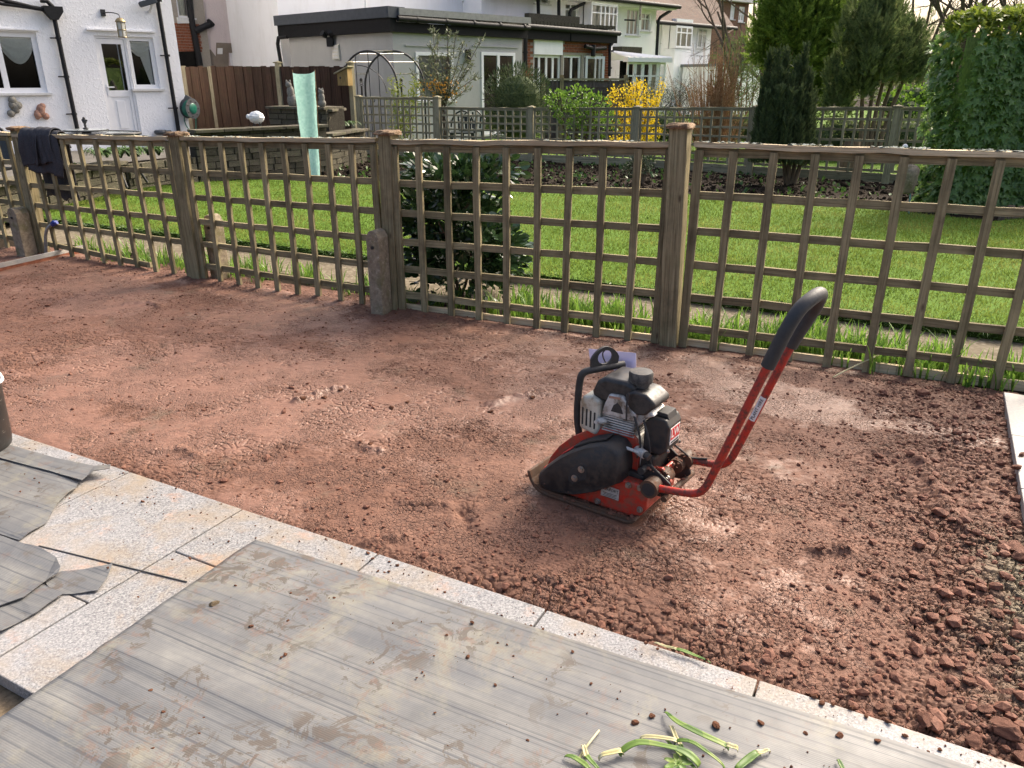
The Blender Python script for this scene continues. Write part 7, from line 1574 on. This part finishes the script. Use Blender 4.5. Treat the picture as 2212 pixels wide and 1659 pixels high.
m.build('stems', M['bark'], ft, 60); leaves('flowers', 'yellow', np.array(P), np.array(D), rng.uniform(.028, .055, len(P)), flw_v, flw_f, ft)
# olive-like shrub and bamboo by the arch
ob = at(962, 240, 17.7); ob.z = 0; ot = thing('olive_shrub', 'slender grey green olive like shrub in front of the extension window', 'shrub', ob); m = MB(); P, D = [], []
for x, y in ((935, 65), (930, 95), (945, 80), (968, 70), (985, 75), (1000, 95), (1015, 110), (1040, 85), (900, 130), (915, 140), (890, 160), (930, 130), (955, 120), (975, 115), (1020, 140), (1005, 160), (985, 150), (945, 165), (965, 170), (1030, 165), (900, 185), (1010, 190)):
    e = at(x, y, 17.7 + random.uniform(-.3, .3)); low = at(955 + random.uniform(-12, 12), 235, 17.7); mid = low.lerp(e, .5) + V(random.uniform(-.06, .06), 0, 0); pts = smooth_pts([V(ob.x, ob.y, 0), low, mid, e], 2); m.tube(pts, .007, 5); L_ = len(pts)
    for k in range(95): i = random.randrange(int(L_ * .45), L_); p = pts[i]; P.append((p + Vector((random.gauss(0, .035), random.gauss(0, .035), random.gauss(0, .03))))[:]); D.append((random.gauss(0, 1), random.gauss(0, .6), random.gauss(.7, .6)))
m.build('stems', M['twig'], ot, 60); leaves('foliage', 'olive', np.array(P), np.array(D), rng.uniform(.06, .11, len(P)), nar_v, nar_f, ot)
P = np.array([at(random.gauss(948, 26), random.gauss(190, 12), 17.4)[:] for _ in range(150)]); leaves('orange_leaves', 'orange_leaf', P, unit(150), rng.uniform(.03, .06, 150), oval_v, oval_f, ot)
bb0 = at(870, 300, 17.2); bb0.z = 0; bt = thing('bamboo_clump', 'yellow green bamboo clump in front of the grey extension', 'bamboo', bb0); m = MB(); P, D = [], []
for k in range(16):
    e = at(random.uniform(836, 906), random.uniform(165, 235), 17.2 + random.uniform(-.2, .2)); b_ = bb0 + V(random.uniform(-.25, .25), 0, 0); pts = smooth_pts([b_, b_.lerp(e, .6) + V(random.uniform(-.05, .05), 0, .05), e], 2); m.tube(pts, .006, 5)
    for j in range(46): p = random.choice(pts[2:]); P.append((p + Vector((random.gauss(0, .06), random.gauss(0, .06), random.gauss(0, .05))))[:]); D.append((random.gauss(0, 1), random.gauss(0, .6), random.gauss(.3, .7)))
m.build('canes', M['bamboo'], bt, 60); leaves('foliage', 'bamboo', np.array(P), np.array(D), rng.uniform(.07, .13, len(P)), nar_v, nar_f, bt)
# small shrub in front of the far trellis
pb = g(1388, 398, .03); shrub('pieris_shrub', 'small pieris shrub with pinkish top on a short trunk before the far trellis', [lobe(1378, 360, pb.y, .17, .12), lobe(1395, 350, pb.y + .05, .16, .12), lobe(1360, 365, pb.y + .1, .13, .10), lobe(1385, 335, pb.y, .15, .10)], 'shrub', .05, 16000, pb, nar_v, nar_f, 5, .3, stem_r=.02)
# dry grass clump
gb = at(1542, 300, 17.2); gb.z = 0; gt = thing('dry_grass_clump', 'tall clump of dry red brown grass behind the far trellis', 'ornamental grass', gb); m = MB()
for k in range(520):
    hgt = random.uniform(.9, 2.0) * (1 if random.random() < .8 else 1.15); a = random.uniform(0, 6.28); rad = abs(random.gauss(0, .45)); dx, dy = math.cos(a) * rad, math.sin(a) * rad * .6; b_ = gb + V(dx * .45, dy * .45, 0); w = random.uniform(.006, .013); lean = random.uniform(.05, .5); q = len(m.v); nd = random.random() < .45
    for j in range(6):
        t = j / 5; z = hgt * (t - (.22 * t ** 4 if nd else 0)); p = b_ + V(dx * lean * t * 1.6 + (.22 * t ** 5 * (1 if dx > 0 else -1) if nd else 0), dy * t, z); m.v += [tuple(p - V(w / 2, 0, 0)), tuple(p + V(w / 2, 0, 0))]
    for j in range(5): m.f.append((q + 2 * j, q + 2 * j + 1, q + 2 * j + 3, q + 2 * j + 2))
stuff(m.build('blades', M['straw'], gt))
# strap leaved plants on the raised bed, planter and white house corner
def strap_plant(label, p, n, ln, group):
    m = MB()
    for k in range(n):
        a = random.uniform(0, 6.28); L_ = random.uniform(.6, 1) * ln; w = random.uniform(.012, .02); dx, dy = math.cos(a), math.sin(a) * .8; q = len(m.v)
        for j in range(7):
            t = j / 6; z = L_ * (1.1 * t - 1.0 * t * t); r_ = L_ * .75 * t; ww = w * (1 - t ** 3 * .9); c = p + V(dx * r_, dy * r_, z); m.v += [tuple(c + V(-dy * ww, dx * ww, 0)), tuple(c + V(dy * ww, -dx * ww, 0))]
        for j in range(6): m.f.append((q + 2 * j, q + 2 * j + 1, q + 2 * j + 3, q + 2 * j + 2))
    tag(m.build('strap_plant', M['strap_dark'], None, 60), label, 'plant', group)
for k, x in enumerate((214, 232, 262, 280, 300, 322, 345)):
    q = at(x, 345, 11.3 + .1 * k + (.15 if k % 2 else 0)); q.z = .42; strap_plant('arching strap leaved plant in the raised bed behind the jacket panel', q, 34, .50, 'strap plants in the raised bed')
for k, x in enumerate((95, 118, 140, 160)):
    q = at(x, 365, 10.6); q.z = .38; strap_plant('low strap leaved plant in the raised bed under the jacket', q, 18, .26, 'strap plants under the jacket')
for k, x in enumerate((692, 715, 735, 752)):
    q = at(x, 290, 14.6 + .1 * k); q.z = .66; strap_plant('green strap leaved plant beside the mint guard on the stone wall', q, 34, .38, 'strap plants by the mint guard')
q = W1.P(uc + .3, TZ, .25); strap_plant('thin green tuft at the corner of the white house', q, 16, .5, None)
# low weeds in the border
n = 4200; x = rng.uniform(-3, 7.5, n); y = rng.uniform(9, 17, n); k = inside(x, y, border) & (fbm(x * 2, y * 2, 3, 4) > .44); v, f = scatter(oval_v, oval_f, np.stack([x[k], y[k], np.full(k.sum(), .04)], -1), fr_y(unit(k.sum()) + np.array([0, 0, .6])), rng.uniform(.03, .08, k.sum())); stuff(tag(link('border_weeds', mesh_np('border_weeds', v, f), M['strap_dark']), 'low green weeds in the soil border before the far trellis'))
for nm_, lb, lst, Yu in (('low_bush', 'dark undergrowth behind the far trellis under the juniper', ((1790, 300, .5, .36), (1830, 290, .5, .42), (1875, 300, .5, .36), (1915, 290, .45, .42), (1960, 295, .5, .4), (2000, 290, .5, .42)), 15.9), ('low_bush', 'dark undergrowth behind the far trellis around the dry grass', ((1430, 275, .45, .40), (1470, 285, .45, .36), (1515, 285, .4, .34), (1585, 275, .45, .42), (1615, 280, .4, .38)), 18.2)):
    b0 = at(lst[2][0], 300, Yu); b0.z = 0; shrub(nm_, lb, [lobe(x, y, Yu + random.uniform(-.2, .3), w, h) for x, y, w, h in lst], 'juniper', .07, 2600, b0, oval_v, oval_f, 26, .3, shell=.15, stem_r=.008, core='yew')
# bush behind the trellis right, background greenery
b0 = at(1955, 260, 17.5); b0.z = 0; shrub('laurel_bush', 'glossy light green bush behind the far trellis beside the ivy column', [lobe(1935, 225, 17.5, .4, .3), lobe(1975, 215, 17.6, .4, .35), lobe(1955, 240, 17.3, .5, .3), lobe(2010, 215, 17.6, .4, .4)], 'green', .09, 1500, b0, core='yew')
b0 = at(1610, 260, 21); b0.z = 0; shrub('olive_green_tree', 'olive green bushy tree behind the dry grass and the bare tree', [lobe(x, y, 21 + dy, w, h) for x, y, dy, w, h in ((1585, 140, 0, .6, .7), (1615, 110, .3, .6, .6), (1600, 190, -.2, .7, .6), (1640, 160, .2, .6, .7), (1570, 205, .1, .5, .4), (1630, 215, 0, .7, .5))], 'juniper', .11, 900, b0, spr_v, spr_f, 10, .2, shell=.2)
b0 = at(1440, 260, 20); b0.z = 0
tw = thing('twiggy_hedge', 'grey brown twiggy hedge in front of the conservatory', 'hedge', b0); m = MB()
for k in range(34): q = at(random.uniform(1360, 1500), 250, 20 + random.uniform(-.5, .5)); q.z = 0; branch_tree(m, q, (random.uniform(-.4, .4), random.uniform(-.2, .2), 1), random.uniform(.7, 1.0), .012, 2, .5, .3, (3, 5))
m.build('twigs', M['twig'], tw); n = 2600; P = np.array([at(random.uniform(1355, 1505), random.gauss(205, 14), 20 + random.uniform(-.4, .4))[:] for _ in range(n)]); leaves('small_leaves', 'shrub', P, unit(n) + np.array([0, 0, .5]), rng.uniform(.03, .07, n), nar_v, nar_f, tw)
# bare trees
for lb, x, Y_, L_, r_, dr in (('bare tree with drooping twigs in front of the far houses', 1575, 27, 3.2, .13, .8), ('bare tree rising behind the cypress at the top', 1640, 30, 3.4, .15, .1), ('bare tree crown spreading behind the ivy column', 2060, 24, 3.0, .16, .0), ('bare tree between juniper and ivy column', 1975, 28, 3.2, .14, .1), ('bare tree at the top right corner', 2200, 26, 3.2, .15, .1)):
    q = at(x, 240, Y_); q.z = -.2; t = thing('bare_tree', lb, 'tree', q, 'bare trees in the background'); m = MB(); m.tube([q, q + V(.05, 0, 1.3), q + V(0, 0, 2.2)], [r_, r_ * .8, r_ * .7], 7); m.build('trunk', M['bark'], t, 60); m = MB()
    for k in range(5): branch_tree(m, q + V(0, 0, random.uniform(1.5, 2.2)), (random.gauss(0, .7), random.gauss(0, .5), 1), L_ * random.uniform(.7, 1), r_ * .45, 4, .5, .25, (2, 4), dr)
    m.build('crown', M['twig'], t)
# distant tree line closing the garden view
tl = thing('tree_line', 'distant line of evergreen and bare trees beyond the gardens', None, V(20, 60, 0)); tl['kind'] = 'stuff'
P, D = [], []
for k in range(60): c = V(random.uniform(12, 75), random.uniform(50, 75), random.uniform(1, 3.2)); q, u = ellipsoid(330, c[:], (2.6, 2, 2.4), .4); P.append(q); D.append(u + np.array([0, 0, .5]))
P = np.vstack(P); D = np.vstack(D); leaves('distant_foliage', 'juniper', P, D, rng.uniform(.3, .6, len(P)), spr_v, spr_f, tl)
